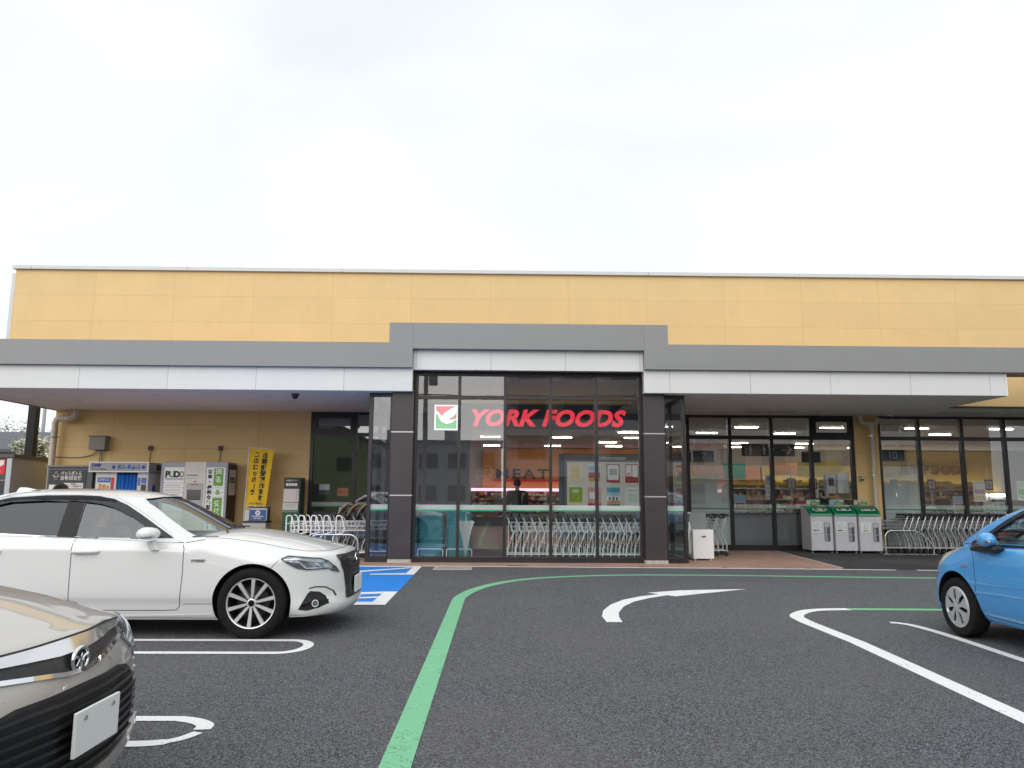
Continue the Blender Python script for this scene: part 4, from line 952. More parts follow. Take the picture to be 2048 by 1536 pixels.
rail('trolley_rail', [(-0.50, 0, 0.0), (-0.50, 0, 0.36)]+[(-0.38+0.12*math.cos(R(a)), 0, 0.40+0.12*math.sin(R(a))) for a in range(180, 89, -15)]+[(0.25+0.2*math.cos(R(a)), 0, 0.32+0.2*math.sin(R(a))) for a in range(90, -1, -10)]+[(0.45, 0, 0.0)], (-3.12, 17.35, PZ), 'bent steel rail behind the child seat trolleys', (-0.55, 0.5))
rp = [(-0.56, 0, 0.0), (-0.56, 0, 0.38)]+[(-0.40+0.16*math.cos(R(a)), 0, 0.40+0.16*math.sin(R(a))) for a in range(180, 89, -15)]+catmull([(0.10, 0, 0.56), (0.22, 0, 0.53), (0.42, 0, 0.38), (0.54, 0, 0.25), (0.58, 0, 0.15), (0.585, 0, 0.0)], 5)
rail('trolley_rail', rp, (9.80, 18.12, 0.018), 'bent steel rail in front of the outdoor trolley row', (-0.65, 0.66), 0.018)
rail('trolley_rail', rp, (9.80, 19.10, 0.018), 'bent steel rail at the glass behind the outdoor trolley row', (-0.65, 0.66), 0.018)

# ================================================================== recycling bins
def rbin(x, y, lab, sign, lid, circ, tray, extra, group='green lidded recycling bins'):
    t = thing('recycling_bin', lab, 'recycling bin', (x, y, 0.018), R(0), group)
    W_ = 0.275
    # side profile, y from the front (0) to the back (0.60)
    prof = [(0.0, 0.055), (0.0, 0.885), (0.10, 0.99), (0.22, 1.07), (0.36, 1.115), (0.60, 1.13), (0.60, 0.055)]
    MB().prism([(0.004, 0.055), (0.0, 0.875), (0.585, 0.875), (0.60, 0.055)], 'x', -W_+0.006, W_-0.006).prism([(0.02, 0.876), (0.24, 1.04), (0.585, 1.09), (0.585, 0.876)], 'x', -W_+0.006, -W_+0.03).build('body', LGREY, t, bevel=0.006)
    lp = [(-0.012, 0.88), (0.0, 0.935), (0.06, 1.005), (0.15, 1.068), (0.27, 1.115), (0.40, 1.135), (0.60, 1.14), (0.60, 1.10), (0.38, 1.095), (0.03, 0.885)]
    ld = MB().prism(lp, 'x', -W_, W_).build('lid', GREENP, t, bevel=0.012)
    # flap with its label lies on the slope of the lid
    sl = math.atan2(1.068-0.955, 0.15-0.01)
    M = Matrix.Translation((0, 0.073, 1.018)) @ Matrix.Rotation(-(math.pi/2-sl)+math.pi/2, 4, 'X')
    MB().box(-0.215, 0.215, -0.082, 0.075, 0.0, 0.006, M).build('flap', mat('dark_green_flap', (0.004, 0.115, 0.06), 0.35), t, bevel=0.003)
    MB().box(-0.17, 0.17, -0.01, 0.055, 0.007, 0.010, M).build('lid_label', PAPER, t)
    q = text('lid_lettering', lid, 0.055, INK, t, tuple(M @ Vector((0, 0.022, 0.0115))), rx=sl-R(90), width=0.30, bold=0.002)
    if extra:
        MB().box(-0.12, 0.12, -0.050, -0.022, 0.007, 0.010, M).build('yellow_strip', YELS, t)
    # window showing the liner bag
    MB().prism(rrect(0.055, 0.195, 0.27, 0.725, 0.03), 'y', -0.004, 0.02).build('window', mat('dark_bin_window', (0.10, 0.10, 0.115), 0.15), t)
    MB().prism([(0.065, 0.60), (0.16, 0.615), (0.185, 0.64), (0.185, 0.715), (0.065, 0.715)], 'y', -0.0055, -0.0045).build('liner_bag', mat('pale_bag', (0.44, 0.44, 0.47), 0.4), t)
    MB().prism([(0.065, 0.28), (0.14, 0.28), (0.118, 0.45), (0.13, 0.59), (0.065, 0.59)], 'y', -0.0055, -0.0045).build('liner_bag', mat('grey_bag', (0.28, 0.28, 0.31), 0.35), t)
    MB().box(0.06, 0.19, -0.007, -0.0057, 0.435, 0.442).build('window_bar', LGREY, t)
    # pictogram card
    MB().box(-0.235, 0.005, -0.005, 0.002, 0.50, 0.745).build('card', mat('pale_card', (0.66, 0.72, 0.68), 0.6), t)
    pc = MB()
    def outl(P, r=0.0032): pc.tube([(a-0.115, -0.0065, b+0.645) for a, b in P], r, 4, closed=True)
    if tray: outl([(-0.085, -0.05), (-0.06, 0.055), (0.0, 0.06), (0.03, 0.05), (0.0, -0.06)]); outl([(0.03, 0.045), (0.09, -0.01), (0.085, -0.03), (0.04, -0.06), (0.0, -0.05)]); outl([(-0.06, -0.03), (-0.045, 0.035), (-0.005, 0.035), (-0.02, -0.035)], 0.002)
    else: outl([(-0.05, -0.03), (-0.02, 0.06), (0.03, 0.07), (0.06, 0.04), (0.03, -0.06), (-0.02, -0.05)]); outl([(-0.05, -0.03), (0.0, -0.01), (0.03, -0.06)], 0.002); outl([(0.0, -0.01), (0.03, 0.07), (0.031, 0.069)], 0.002)
    pc.build('pictogram', INKG, t)
    text('card_lettering', tray or '紙パック', 0.036, INK, t, (-0.115, -0.007, 0.535), width=0.20 if tray else 0.12, bold=0.001)
    MB().cyl((-0.195, -0.004, 0.845), (-0.195, 0.01, 0.845), 0.011, 12).build('lock', INK, t)
    # board standing on top
    sg = MB().box(-0.24, 0.105, 0.30, 0.306, 1.145, 1.275).build('top_board', mat('pale_green_edge', (0.38, 0.56, 0.45), 0.5), t)
    MB().box(-0.232, 0.097, 0.296, 0.2995, 1.153, 1.267).build('board_face', mat('board_green', (0.01, 0.22, 0.14), 0.5), sg)
    MB().cyl((-0.18, 0.295, 1.212), (-0.18, 0.2955, 1.212), 0.046, 20).build('disc', circ, sg)
    cc = MB()
    cc.cyl((-0.18, 0.2935, 1.212), (-0.18, 0.2945, 1.212), 0.028, 6 if tray else 14).build('disc_mark', INKG if tray == '透明容器トレー' else PK, sg)
    text('board_lettering', sign, 0.045, LET, sg, (-0.025, 0.293, 1.238), width=0.21, bold=0.001)
    ov = [(0.085*math.cos(R(a))-0.025, 0.022*math.sin(R(a))+1.182) for a in range(0, 360, 20)]
    MB().prism(ov, 'y', 0.294, 0.2955).build('yellow_oval', YELS, sg)
    text('oval_lettering', 'リサイクル', 0.03, REDI, sg, (-0.025, 0.2925, 1.182), width=0.11, bold=0.001)
    for fx in (-0.24, 0.24):
        for fy in (0.05, 0.55): MB().lathe([(0.0, 0), (0.024, 0), (0.024, 0.013), (0.012, 0.015), (0.012, 0.06), (0.0, 0.06)], (fx, fy, 0), 'z', 10).build('foot', STEEL, t, smooth=40)
rbin(7.915, 18.56, 'green lidded recycling bin for foam trays with a yellow strip on its lid', 'トレー専用', '発泡トレー回収', mat('disc_cream', (0.72, 0.62, 0.48), 0.5), '発泡食品トレー', True)
rbin(8.485, 18.50, 'middle one of the three green lidded recycling bins, dark disc on its board', 'トレー専用', '透明トレー回収', mat('disc_lilac', (0.50, 0.50, 0.66), 0.5), '透明容器トレー', False)
rbin(9.055, 18.44, 'green lidded recycling bin for milk cartons beside the yellow pillar wall', '牛乳パック専用', '牛乳パック回収', mat('disc_orange', (0.75, 0.42, 0.12), 0.5), None, False)

# umbrella bag stand
ub = thing('umbrella_bag_stand', 'white box with a slot before a grey stand, beside the right pillar', 'umbrella bag stand', (4.36, 16.2, PZ), R(4))
MB().box(-0.225, 0.225, 0.0, 0.06, 0.035, 0.64).box(-0.222, 0.222, 0.065, 0.32, 0.035, 0.637).build('white_box', WHT, ub, bevel=0.008)
MB().box(-0.035, 0.055, -0.004, 0.01, 0.475, 0.515).build('slot', DGREY, ub, bevel=0.002); MB().box(-0.03, 0.05, -0.006, -0.003, 0.48, 0.488).build('slot_lip', LGREY, ub)
MB().box(-0.27, 0.19, 0.33, 0.42, 0.02, 0.99).build('grey_stand', mat('stand_grey', (0.21, 0.22, 0.22), 0.5), ub, bevel=0.01)
MB().box(-0.25, -0.16, 0.30, 0.36, 0.97, 1.0).build('dispenser_head', LGREY, ub, bevel=0.004)
for fx in (-0.17, 0.17):
    for fy in (0.05, 0.27): MB().cyl((fx, fy, 0), (fx, fy, 0.04), 0.018, 10).build('foot', WHT, ub)
pb = thing('plastic_bags', 'bunch of thin white plastic umbrella bags hanging left of the white box', 'plastic bags', (4.10, 16.35, PZ))
b = MB(); pts = [(0.0, 0.82), (0.02, 0.70), (0.035, 0.55), (0.03, 0.35), (0.03, 0.2), (0.025, 0.13)]
b.tube([(0.0 + 0.012*math.sin(i*2.1), 0, z) for i, (r_, z) in enumerate(pts)], [max(r_, 0.004) for r_, z in pts], 10); b.build('bag', mat('white_bag_film', (0.74, 0.75, 0.76), 0.35), pb, smooth=50)
MB().tube([(0.0, 0, 0.80), (-0.005, 0, 0.90), (0.02, 0.02, 0.95), (0.02, 0.14, 0.96)], 0.008, 6).build('hook', BLK, pb)

# ================================================================== machines along the left wall
pm = thing('bottle_recycling_machine', 'dark grey plastic bottle collecting machine in the left corner of the wall', 'recycling machine', (-10.37, 18.5, PZ))
MB().box(-0.52, 0.56, 0.0, 0.70, 0.02, 1.95).build('cabinet', mat('machine_grey', (0.085, 0.085, 0.095), 0.42), pm, bevel=0.012)
MB().box(-0.56, 0.58, -0.04, 0.72, 1.951, 2.0).build('top_ledge', mat('machine_rim', (0.20, 0.20, 0.21), 0.4), pm, bevel=0.008)
MB().box(-0.47, 0.42, -0.012, -0.002, 1.56, 1.88).build('face_panel', mat('face_charcoal', (0.03, 0.03, 0.035), 0.45), pm)
text('lettering', 'ペットボトル', 0.125, LET, pm, (0.06, -0.015, 1.795), width=0.50, bold=0.002); text('lettering', '自動回収機', 0.115, LET, pm, (0.06, -0.015, 1.685), width=0.50, bold=0.002, space=1.2)
ic = MB(); ic.tube([(-0.33, -0.016, 1.66), (-0.27, -0.016, 1.66), (-0.27, -0.016, 1.71), (-0.25, -0.016, 1.76), (-0.285, -0.016, 1.80), (-0.29, -0.016, 1.84), (-0.31, -0.016, 1.84), (-0.315, -0.016, 1.80), (-0.345, -0.016, 1.76), (-0.33, -0.016, 1.71)], 0.006, 4, closed=True)
ic.tube([(-0.38, -0.017, 1.75), (-0.31, -0.017, 1.71), (-0.22, -0.017, 1.73), (-0.22, -0.017, 1.77)], 0.009, 4); ic.build('bottle_icon', LET, pm)
MB().box(-0.47, 0.42, -0.010, -0.002, 0.9, 1.555).build('lower_panel', mat('face_dark', (0.05, 0.05, 0.055), 0.45), pm)
MB().box(-0.45, -0.14, -0.014, -0.0105, 1.10, 1.53).build('white_label', WHT, pm)
MB().lathe([(0.0, -0.02), (0.13, -0.02), (0.17, -0.04), (0.20, -0.03), (0.21, -0.0145)], (-0.16, 0, 1.36), 'y', 28).build('bottle_opening', BLK, pm, smooth=40)
MB().box(-0.10, 0.36, -0.016, -0.0105, 1.445, 1.575).build('hours_card', PAPER, pm); text('hours_lettering', '受付時間', 0.03, INK, pm, (0.13, -0.018, 1.545), bold=0.001); text('hours_lettering', '9:30 ～ 19:00まで', 0.055, INK, pm, (0.13, -0.018, 1.492), width=0.40, bold=0.001)
MB().box(0.02, 0.25, -0.02, -0.0105, 1.22, 1.42).build('display', mat('display_grey', (0.12, 0.12, 0.13), 0.2), pm); MB().box(0.29, 0.36, -0.014, -0.0105, 1.30, 1.43).build('blue_label', LB, pm)

kb = thing('photo_booth', 'white identity photo booth with a grey Ki-Re-i sign and a blue curtain', 'photo booth', (-9.10, 18.4, PZ))
BW = mat('booth_white', (0.62, 0.62, 0.62), 0.4)
MB().box(-0.62, -0.12, 0.08, 0.84, 0.0, 1.84).box(0.38, 0.64, 0.08, 0.84, 0.0, 1.84).box(-0.119, 0.379, 0.5, 0.84, 0.0, 1.84).build('cabin', BW, kb, bevel=0.01)
MB().box(-0.72, 0.69, -0.05, 0.86, 1.845, 2.075).build('sign_box', mat('sign_grey', (0.33, 0.335, 0.35), 0.4), kb, bevel=0.006)
fr_ = MB(); fr_.box(-0.725, 0.695, -0.066, -0.051, 1.835, 1.862).box(-0.725, 0.695, -0.066, -0.051, 2.058, 2.085).box(-0.725, -0.698, -0.066, -0.051, 1.862, 2.058).box(0.668, 0.695, -0.066, -0.051, 1.862, 2.058).build('sign_rim', WHT, kb)
text('lettering', 'DNP', 0.105, NAVY, kb, (-0.55, -0.056, 1.995), width=0.21, bold=0.005); text('lettering', 'Photo Imaging', 0.055, INKG, kb, (-0.49, -0.056, 1.91), width=0.34)
text('lettering', 'Ki-Re-i', 0.15, BLUEI, kb, (0.22, -0.056, 1.955), width=0.52, bold=0.004, space=1.15)
st_ = MB()
for cx in (-0.14, 0.57):
    for a in range(0, 180, 45): st_.box(-0.045, 0.045, -0.004, 0.0, -0.009, 0.009, Matrix.Translation((cx, -0.053, 1.955)) @ Matrix.Rotation(R(a), 4, 'Y'))
st_.build('flower_marks', BLUEI, kb)
cv = []; m_ = 60
for i in range(m_+1):
    u = i/m_; cv.append((-0.115+0.49*u, 0.10+0.018*math.sin(u*34)+0.01*math.sin(u*13+1)))
b = MB(); b.add([(x, y, 1.80) for x, y in cv]+[(x*0.98, y+0.01, 0.55) for x, y in cv], [(i, i+1, m_+2+i, m_+1+i) for i in range(m_)]); o = b.build('curtain', CURT, kb, smooth=60); s = o.modifiers.new('thick', 'SOLIDIFY'); s.thickness = 0.004
MB().box(-0.56, -0.26, 0.072, 0.079, 1.38, 1.71).build('price_poster', PAPER, kb); MB().box(-0.56, -0.26, 0.068, 0.0715, 1.59, 1.71).build('poster_header', BLUEI, kb); text('poster_lettering', '証明写真', 0.07, LET, kb, (-0.41, 0.066, 1.65), width=0.24)
MB().box(-0.53, -0.46, 0.068, 0.0715, 1.42, 1.56).box(-0.44, -0.36, 0.068, 0.0715, 1.44, 1.54).box(-0.34, -0.29, 0.068, 0.0715, 1.42, 1.52).build('poster_block', OR_, kb)
MB().box(-0.24, -0.175, 0.072, 0.079, 1.38, 1.71).build('red_strip', REDI, kb)
MB().box(0.40, 0.455, 0.072, 0.079, 1.52, 1.71).box(0.48, 0.60, 0.072, 0.079, 1.57, 1.71).build('blue_sticker', mat('sticker_blue', (0.10, 0.16, 0.45), 0.5), kb); MB().box(0.48, 0.60, 0.072, 0.079, 1.25, 1.55).build('sample_slot', DGREY, kb)
MB().prism([(0.40+0.09*math.cos(R(a)), 1.42+0.14*math.sin(R(a))) for a in range(0, 360, 15)], 'x', 0.641, 0.645).build('side_oval', BLUEI, kb)
MB().box(0.691, 0.694, 0.38, 0.72, 1.90, 2.03).build('side_plate', NAVY, kb)

pl = thing('parcel_locker', 'grey and white parcel locker with a PUDO panel, a screen and green lettered doors', 'parcel locker', (-7.37, 18.5, PZ))
LKG = mat('locker_grey', (0.32, 0.33, 0.37), 0.42)
MB().box(-0.81, 0.80, 0.012, 0.62, 0.0, 2.10).build('cabinet', LKG, pl, bevel=0.01)
MB().box(0.801, 0.812, 0.03, 0.62, 0.02, 2.05).build('side_panel', mat('locker_brown_black', (0.022, 0.018, 0.016), 0.5), pl)
MB().box(0.8125, 0.815, 0.10, 0.55, 1.30, 1.92).build('side_label', CREAM, pl); text('side_lettering', 'PUDO', 0.20, INK, pl, (0.817, 0.32, 1.66), rz=R(90), width=0.36, bold=0.004)
def cells(x0, x1, zs, m, nm):
    for a, c in zip(zs[1:], zs[:-1]): MB().box(x0, x1, -0.004, 0.010, a+0.006, c-0.002).build(nm, m, pl)
dz = [1.97, 1.585, 1.475, 1.365, 1.255, 1.12, 0.90, 0.68, 0.46, 0.24, 0.06]
cells(-0.72, -0.235, dz, WHT, 'locker_door'); cells(0.30, 0.75, [1.97, 1.585, 1.475, 1.365, 1.255, 1.12, 0.90, 0.68, 0.46, 0.24, 0.06], WHT, 'locker_door')
MB().box(-0.225, 0.29, -0.004, 0.010, 0.06, 2.10).build('centre_panel', CREAM, pl)
text('lettering', 'P', 0.20, INK, pl, (-0.645, -0.007, 1.79), bold=0.010); text('lettering', 'U', 0.20, mat('pudo_green', (0.16, 0.30, 0.12), 0.5), pl, (-0.535, -0.007, 1.79), bold=0.010); text('lettering', 'D', 0.20, INK, pl, (-0.415, -0.007, 1.79), bold=0.010); text('lettering', 'O', 0.20, mat('pudo_green', (0.16, 0.30, 0.12), 0.5), pl, (-0.297, -0.007, 1.79), width=0.105, bold=0.008)
text('small_lettering', 'Pick Up & Drop Off station', 0.05, INK, pl, (-0.47, -0.007, 1.685), width=0.44)
for zz, w_ in ((1.53, 0.36), (1.42, 0.38), (1.31, 0.34)): MB().box(-0.69, -0.69+w_, -0.006, -0.0045, zz-0.008, zz+0.008).build('printed_line', GRP, pl)
MB().box(-0.69, -0.28, -0.006, -0.0045, 1.16, 1.22).build('printed_line', PK, pl)
MB().box(-0.20, 0.27, -0.006, -0.0045, 1.64, 1.84).build('notice_card', mat('notice_cream', (0.66, 0.65, 0.60), 0.6), pl); MB().box(-0.19, 0.10, -0.008, -0.0065, 1.765, 1.79).box(-0.19, 0.05, -0.008, -0.0065, 1.70, 1.71).build('printed_line', INKG, pl)
MB().box(-0.17, 0.24, -0.012, -0.0045, 0.95, 1.58).build('terminal', mat('terminal_grey', (0.40, 0.41, 0.42), 0.35), pl, bevel=0.004)
MB().box(-0.14, 0.19, -0.018, -0.0125, 1.18, 1.43).build('screen', mat('dark_screen', (0.035, 0.045, 0.045), 0.1), pl); text('terminal_lettering', 'CAUTION', 0.04, REDI, pl, (0.03, -0.015, 1.55), width=0.19, bold=0.002)
MB().prism([(0.03, 1.61), (0.055, 1.605), (0.043, 1.635), (0.03, 1.645), (0.017, 1.635), (0.005, 1.605)], 'y', -0.008, -0.0045).build('mark', INK, pl)
GB = mat('locker_green', (0.12, 0.36, 0.02), 0.5)
MB().prism(rrect(0.475, 0.705, 1.525, 1.95, 0.02), 'y', -0.0065, -0.0045).build('green_block', GB, pl); MB().prism(rrect(0.475, 0.705, 0.62, 1.24, 0.02), 'y', -0.0065, -0.0045).build('green_block', GB, pl)
for ch, zz in (('送', 1.845), ('る', 1.67)): text('big_lettering', ch, 0.17, LET, pl, (0.59, -0.009, zz), bold=0.005)
text('big_lettering', '&', 0.17, GB, pl, (0.59, -0.0065, 1.37), bold=0.004)
for ch, zz in (('受', 1.09), ('け', 0.93), ('取', 0.79), ('る', 0.67)): text('big_lettering', ch, 0.145, LET, pl, (0.59, -0.009, zz), bold=0.004)
for i, ch in enumerate('簡単・便利な宅配ロッカー'): text('black_lettering', ch, 0.105, INK, pl, (0.385, -0.0065, 1.855-i*0.118-(0.02 if i > 2 else 0)), bold=0.005, rz=0, tilt=(R(90) if ch == 'ー' else 0))

fl = thing('banner_flag', 'yellow upright banner with mirrored black lettering on a white pole beside the parcel locker', 'banner flag', (-6.22, 18.75, PZ))
MB().tube([(0, 0, 0.10), (0.06, 0, 2.50)], 0.011, 8).tube([(0.05, 0, 2.475), (0.72, 0, 2.425)], 0.008, 6).build('pole', WHT, fl, smooth=40)
MB().lathe([(0.001, 0), (0.22, 0), (0.22, 0.06), (0.16, 0.11), (0.001, 0.12)], n=20).build('base', mat('water_base_grey', (0.5, 0.5, 0.52), 0.5), fl, smooth=40)
nx, nz_ = 14, 36; vs = []; fs = []
def flagp(u, v):
    x = 0.075-0.05*v + u*(0.60-0.03*v)-0.10*v*u; z = 2.455-0.05*u - v*1.80
    return x, 0.02*math.sin(u*5+v*3)*(0.3+v)+0.012*math.sin(u*11), z
for j in range(nz_+1):
    for i in range(nx+1): vs.append(flagp(i/nx, j/nz_))
for j in range(nz_):
    for i in range(nx): fs.append((j*(nx+1)+i, j*(nx+1)+i+1, (j+1)*(nx+1)+i+1, (j+1)*(nx+1)+i))
cut = lambda j0, j1: [f for k, f in enumerate(fs) if j0 <= k//nx < j1]
b = MB(); b.add(vs[:31*(nx+1)], cut(0, 30)); b.build('cloth', YELC, fl, smooth=60)
b = MB(); b.add(vs[30*(nx+1):], [tuple(i-30*(nx+1) for i in f) for f in cut(30, nz_)]); b.build('white_hem', mat('white_cloth', (0.66, 0.64, 0.68), 0.8), fl, smooth=60)
def flagtext(chars, u, v0, dv, size):
    for i, ch in enumerate(chars):
        v = v0+i*dv; x, y, z = flagp(u, v); text('mirrored_lettering', ch, size, INK, fl, (x, y-0.008, z), mirror=True, bold=0.006, tilt=R(7)+(R(90) if ch == 'ー' else 0))
flagtext('お荷物受取れます', 0.66, 0.085, 0.082, 0.145); flagtext('このロッカーで', 0.32, 0.085, 0.085, 0.15)
x, y, z = flagp(0.52, 0.735); text('mirrored_lettering', 'ご利用方法は', 0.06, INKG, fl, (x, y-0.008, z), mirror=True, tilt=R(2))
x, y, z = flagp(0.5, 0.785)
MB().prism(rrect(x-0.23, x+0.23, z-0.035, z+0.035, 0.034), 'y', y-0.012, y-0.009).build('white_pill', mat('pill_white', (0.6, 0.58, 0.5), 0.7), fl); text('mirrored_lettering', 'ヤマト PUDO', 0.065, INK, fl, (x, y-0.014, z), mirror=True, width=0.36, bold=0.001)

kd = thing('spot_box_kiosk', 'small grey kiosk with a blue SPOT BOX sign standing before the yellow banner', 'kiosk', (-5.74, 18.25, PZ))
MB().box(-0.29, 0.23, 0.0, 0.40, 0.0, 0.66).build('body', mat('kiosk_grey', (0.42, 0.42, 0.42), 0.45), kd, bevel=0.008); MB().box(-0.31, 0.25, -0.02, 0.42, 0.661, 0.70).build('ledge', DKGRN, kd, bevel=0.006)
MB().box(-0.21, 0.25, 0.10, 0.24, 0.701, 1.03).build('sign_case', DKGRN, kd, bevel=0.008); MB().box(-0.19, 0.215, 0.092, 0.099, 0.715, 1.0).build('silver_face', LGREY, kd); MB().box(-0.185, 0.20, 0.088, 0.0915, 0.722, 0.965).build('sign_face', mat('sign_blue', (0.03, 0.10, 0.30), 0.45), kd)
MB().lathe([(0.022, 0.086), (0.06, 0.086), (0.06, 0.0875), (0.022, 0.0875)], (0.0, 0, 0.89), 'y', 20, closed=True).build('emblem', LET, kd); text('lettering', 'DAIMUDA', 0.05, LET, kd, (0.0, 0.086, 0.805), width=0.27, bold=0.001); text('lettering', 'SPOT BOX', 0.042, LET, kd, (0.0, 0.086, 0.757), width=0.18, bold=0.001)

gl_ = thing('pet_leash_locker', 'tall narrow green cabinet with cream panels and four white picture squares', 'cabinet', (-5.04, 18.65, PZ))
MB().box(-0.20, 0.21, 0.0, 0.42, 0.0, 1.74).build('cabinet', DKGRN, gl_, bevel=0.008)
MB().box(-0.195, 0.175, -0.008, -0.001, 1.475, 1.725).build('head_panel', mat('head_dark', (0.012, 0.022, 0.024), 0.45), gl_); text('lettering', 'ふれあいコーナー', 0.055, LET, gl_, (-0.01, -0.011, 1.665), width=0.27, bold=0.001)
sq = MB()
for i in range(4): sq.box(-0.145+i*0.07, -0.085+i*0.07, -0.011, -0.0085, 1.535, 1.60)
sq.build('picture_square', LET, gl_)
MB().box(-0.195, 0.175, -0.008, -0.001, 1.15, 1.465).build('cream_panel', CREAM, gl_); MB().box(-0.20, 0.165, -0.008, -0.001, 0.955, 1.135).build('cream_panel', CREAM, gl_); MB().box(-0.20, 0.17, -0.008, -0.001, 0.90, 0.945).build('pale_green_band', mat('pale_green_band', (0.10, 0.28, 0.17), 0.5), gl_); MB().box(-0.20, 0.19, -0.008, -0.001, 0.03, 0.89).build('green_door', GREENM, gl_, bevel=0.003)
tl = MB()
for zz, w_ in ((1.10, 0.14), (1.065, 0.12), (1.03, 0.12)): tl.box(-0.02-w_, -0.02+w_, -0.010, -0.0085, zz-0.006, zz+0.006)
tl.build('printed_line', GRP, gl_); MB().tube([(0.13, -0.012, 1.44), (0.13, -0.012, 1.24), (0.11, -0.012, 1.22), (0.135, -0.012, 1.19)], 0.004, 5).build('hook', DR, gl_)

# ------------------------------------------------------------------ fittings on the walls
eb = thing('electrical_box', 'grey green metal electrical box with conduits high on the left wall', 'electrical box', (-10.08, 19.30, 2.60))
MB().box(-0.20, 0.20, -0.22, 0.0, -0.17, 0.16).build('case', mat('box_grey_green', (0.24, 0.24, 0.19), 0.5, var=0.1), eb, bevel=0.006); MB().box(-0.215, 0.215, -0.235, 0.0, 0.161, 0.18).build('rain_hood', mat('hood_dark', (0.09, 0.09, 0.08), 0.5), eb)
cb = MB(); cb.tube(catmull([(-1.14, -0.02, -0.34), (-0.7, -0.025, -0.36), (-0.4, -0.03, -0.34), (-0.15, -0.06, -0.27), (-0.02, -0.10, -0.17)], 6), 0.013, 6); cb.tube(catmull([(0.04, -0.10, -0.17), (0.02, -0.06, -0.3), (0.0, -0.03, -0.5), (0.0, -0.03, -0.8)], 6), 0.011, 6); cb.tube([(0.07, -0.10, -0.17), (0.06, -0.03, -0.4), (0.06, -0.03, -0.8)], 0.011, 6)
cb.build('conduit', mat('conduit_grey', (0.22, 0.22, 0.21), 0.5), eb, smooth=50)
for x, z, lb in ((-8.82, 2.49, 'dark weatherproof socket with a cord above the photo booth'), (-7.06, 2.50, 'dark weatherproof socket with a cord above the parcel locker'), (9.27, 1.83, 'steel weatherproof socket on the yellow pillar wall beside the downpipe')):
    t = thing('wall_socket', lb, 'wall socket', (x, 19.29 if x < 0 else 19.235, z))
    MB().prism([(0, -0.06), (-0.055, -0.06), (-0.075, 0.0), (-0.05, 0.06), (0, 0.065)], 'x', -0.045, 0.045).build('cover', STEEL if x > 0 else mat('socket_grey', (0.10, 0.10, 0.10), 0.4), t, bevel=0.004)
    if x < 0: MB().tube([(0.0, -0.045, -0.05), (0.005, -0.02, -0.14), (-0.01, -0.015, -0.45), (-0.01, -0.015, -0.6)], 0.008, 6).build('cord', BLK, t)
    else: MB().ball((0, -0.07, -0.02), (0.022, 0.008, 0.03), 10, 6).build('lock_eye', BLK, t)
dp = thing('downpipe', 'cream downpipe with an elbow at the left corner of the wall', 'downpipe', (-11.17, 19.10, PZ))
MB().tube([(0, 0, 0), (0, 0, 3.08), (0.03, 0, 3.16), (0.10, 0, 3.19), (0.38, 0, 3.20), (0.47, 0, 3.24), (0.50, 0.0, 3.30), (0.50, 0, SZ-PZ)], 0.075, 16).build('pipe', PIPEM, dp, smooth=50)
MB().tube([(0.12, 0, 3.19), (0.36, 0, 3.197)], 0.088, 16).lathe([(0.088, -0.03), (0.088, 0.03)], (0, 0, 2.85), 'z', 16).build('collar', PIPEM, dp, smooth=50)
MB().lathe([(0.076, -0.012), (0.082, -0.012), (0.082, 0.012), (0.076, 0.012)], (0, 0, 2.72), 'z', 16, closed=True).box(0.06, 0.14, -0.01, 0.01, 2.71, 2.735).build('clamp', mat('clamp_dark', (0.12, 0.09, 0.06), 0.5), dp)
dp = thing('downpipe', 'cream downpipe on the yellow pillar wall behind the recycling bins', 'downpipe', (9.56, 19.12, 0.015))
MB().tube([(0, 0, 0), (0, 0, 3.10)], 0.055, 16).build('pipe', PIPEM, dp, smooth=50)
MB().tube([(-0.28, 0, SZ-0.015), (-0.28, 0, 3.33), (-0.24, 0, 3.25), (-0.16, 0, 3.215), (0.08, 0, 3.215), (0.14, 0, 3.24), (0.16, 0, 3.30), (0.14, 0.0, 3.36)], 0.075, 14).tube([(0, 0, 3.04), (0, 0, 3.2)], 0.066, 14).build('elbow', PIPEM, dp, smooth=50)
for zz in (2.9, 1.9): MB().lathe([(0.056, -0.01), (0.064, -0.01), (0.064, 0.01), (0.056, 0.01)], (0, 0, zz), 'z', 16, closed=True).box(-0.10, -0.055, -0.01, 0.01, zz-0.008, zz+0.008).build('clamp', STEEL, dp)
# inside of the left window
t = poster('shop_notice', -3.95, 19.40, 1.42, 0.28, 0.20, 'orange card taped low on the left window', 'notice', [(0, 1, 0, 1, mat('card_orange', (0.62, 0.16, 0.07), 0.7))], title=('問い合せ', 0.05, INK, 0.5, 0.5))
t = poster('shop_notice', -4.42, 19.40, 1.48, 0.26, 0.26, 'white card with a black lower half on the left window', 'notice', [(0, 1, 0, 0.45, BLK)])
t = poster('shop_notice', -2.95, 19.40, 2.55, 0.14, 0.42, 'narrow white lettered strip high on the left window', 'notice', [(0.1, 0.9, 0.05, 0.95, GRP)])
GD = thing('garden_panel', 'olive green interior panel seen through the left window', 'panel', (-3.7, 22.5, 0.022)); MB().box(-1.9, 1.2, 0, 0.1, 0, 3.35).build('panel', mat('olive_panel', (0.19, 0.22, 0.10), 0.6, var=0.15), GD)
cl_ = MB()
for i in range(9): cl_.tube([(-0.6+i*0.17, -0.05, 3.1), (-0.6+i*0.17+random.uniform(-.05, .05), -0.05, 2.55+random.uniform(-.3, .2))], 0.022, 6)
cl_.build('hanging_strands', mat('straw', (0.52, 0.44, 0.30), 0.8), GD)
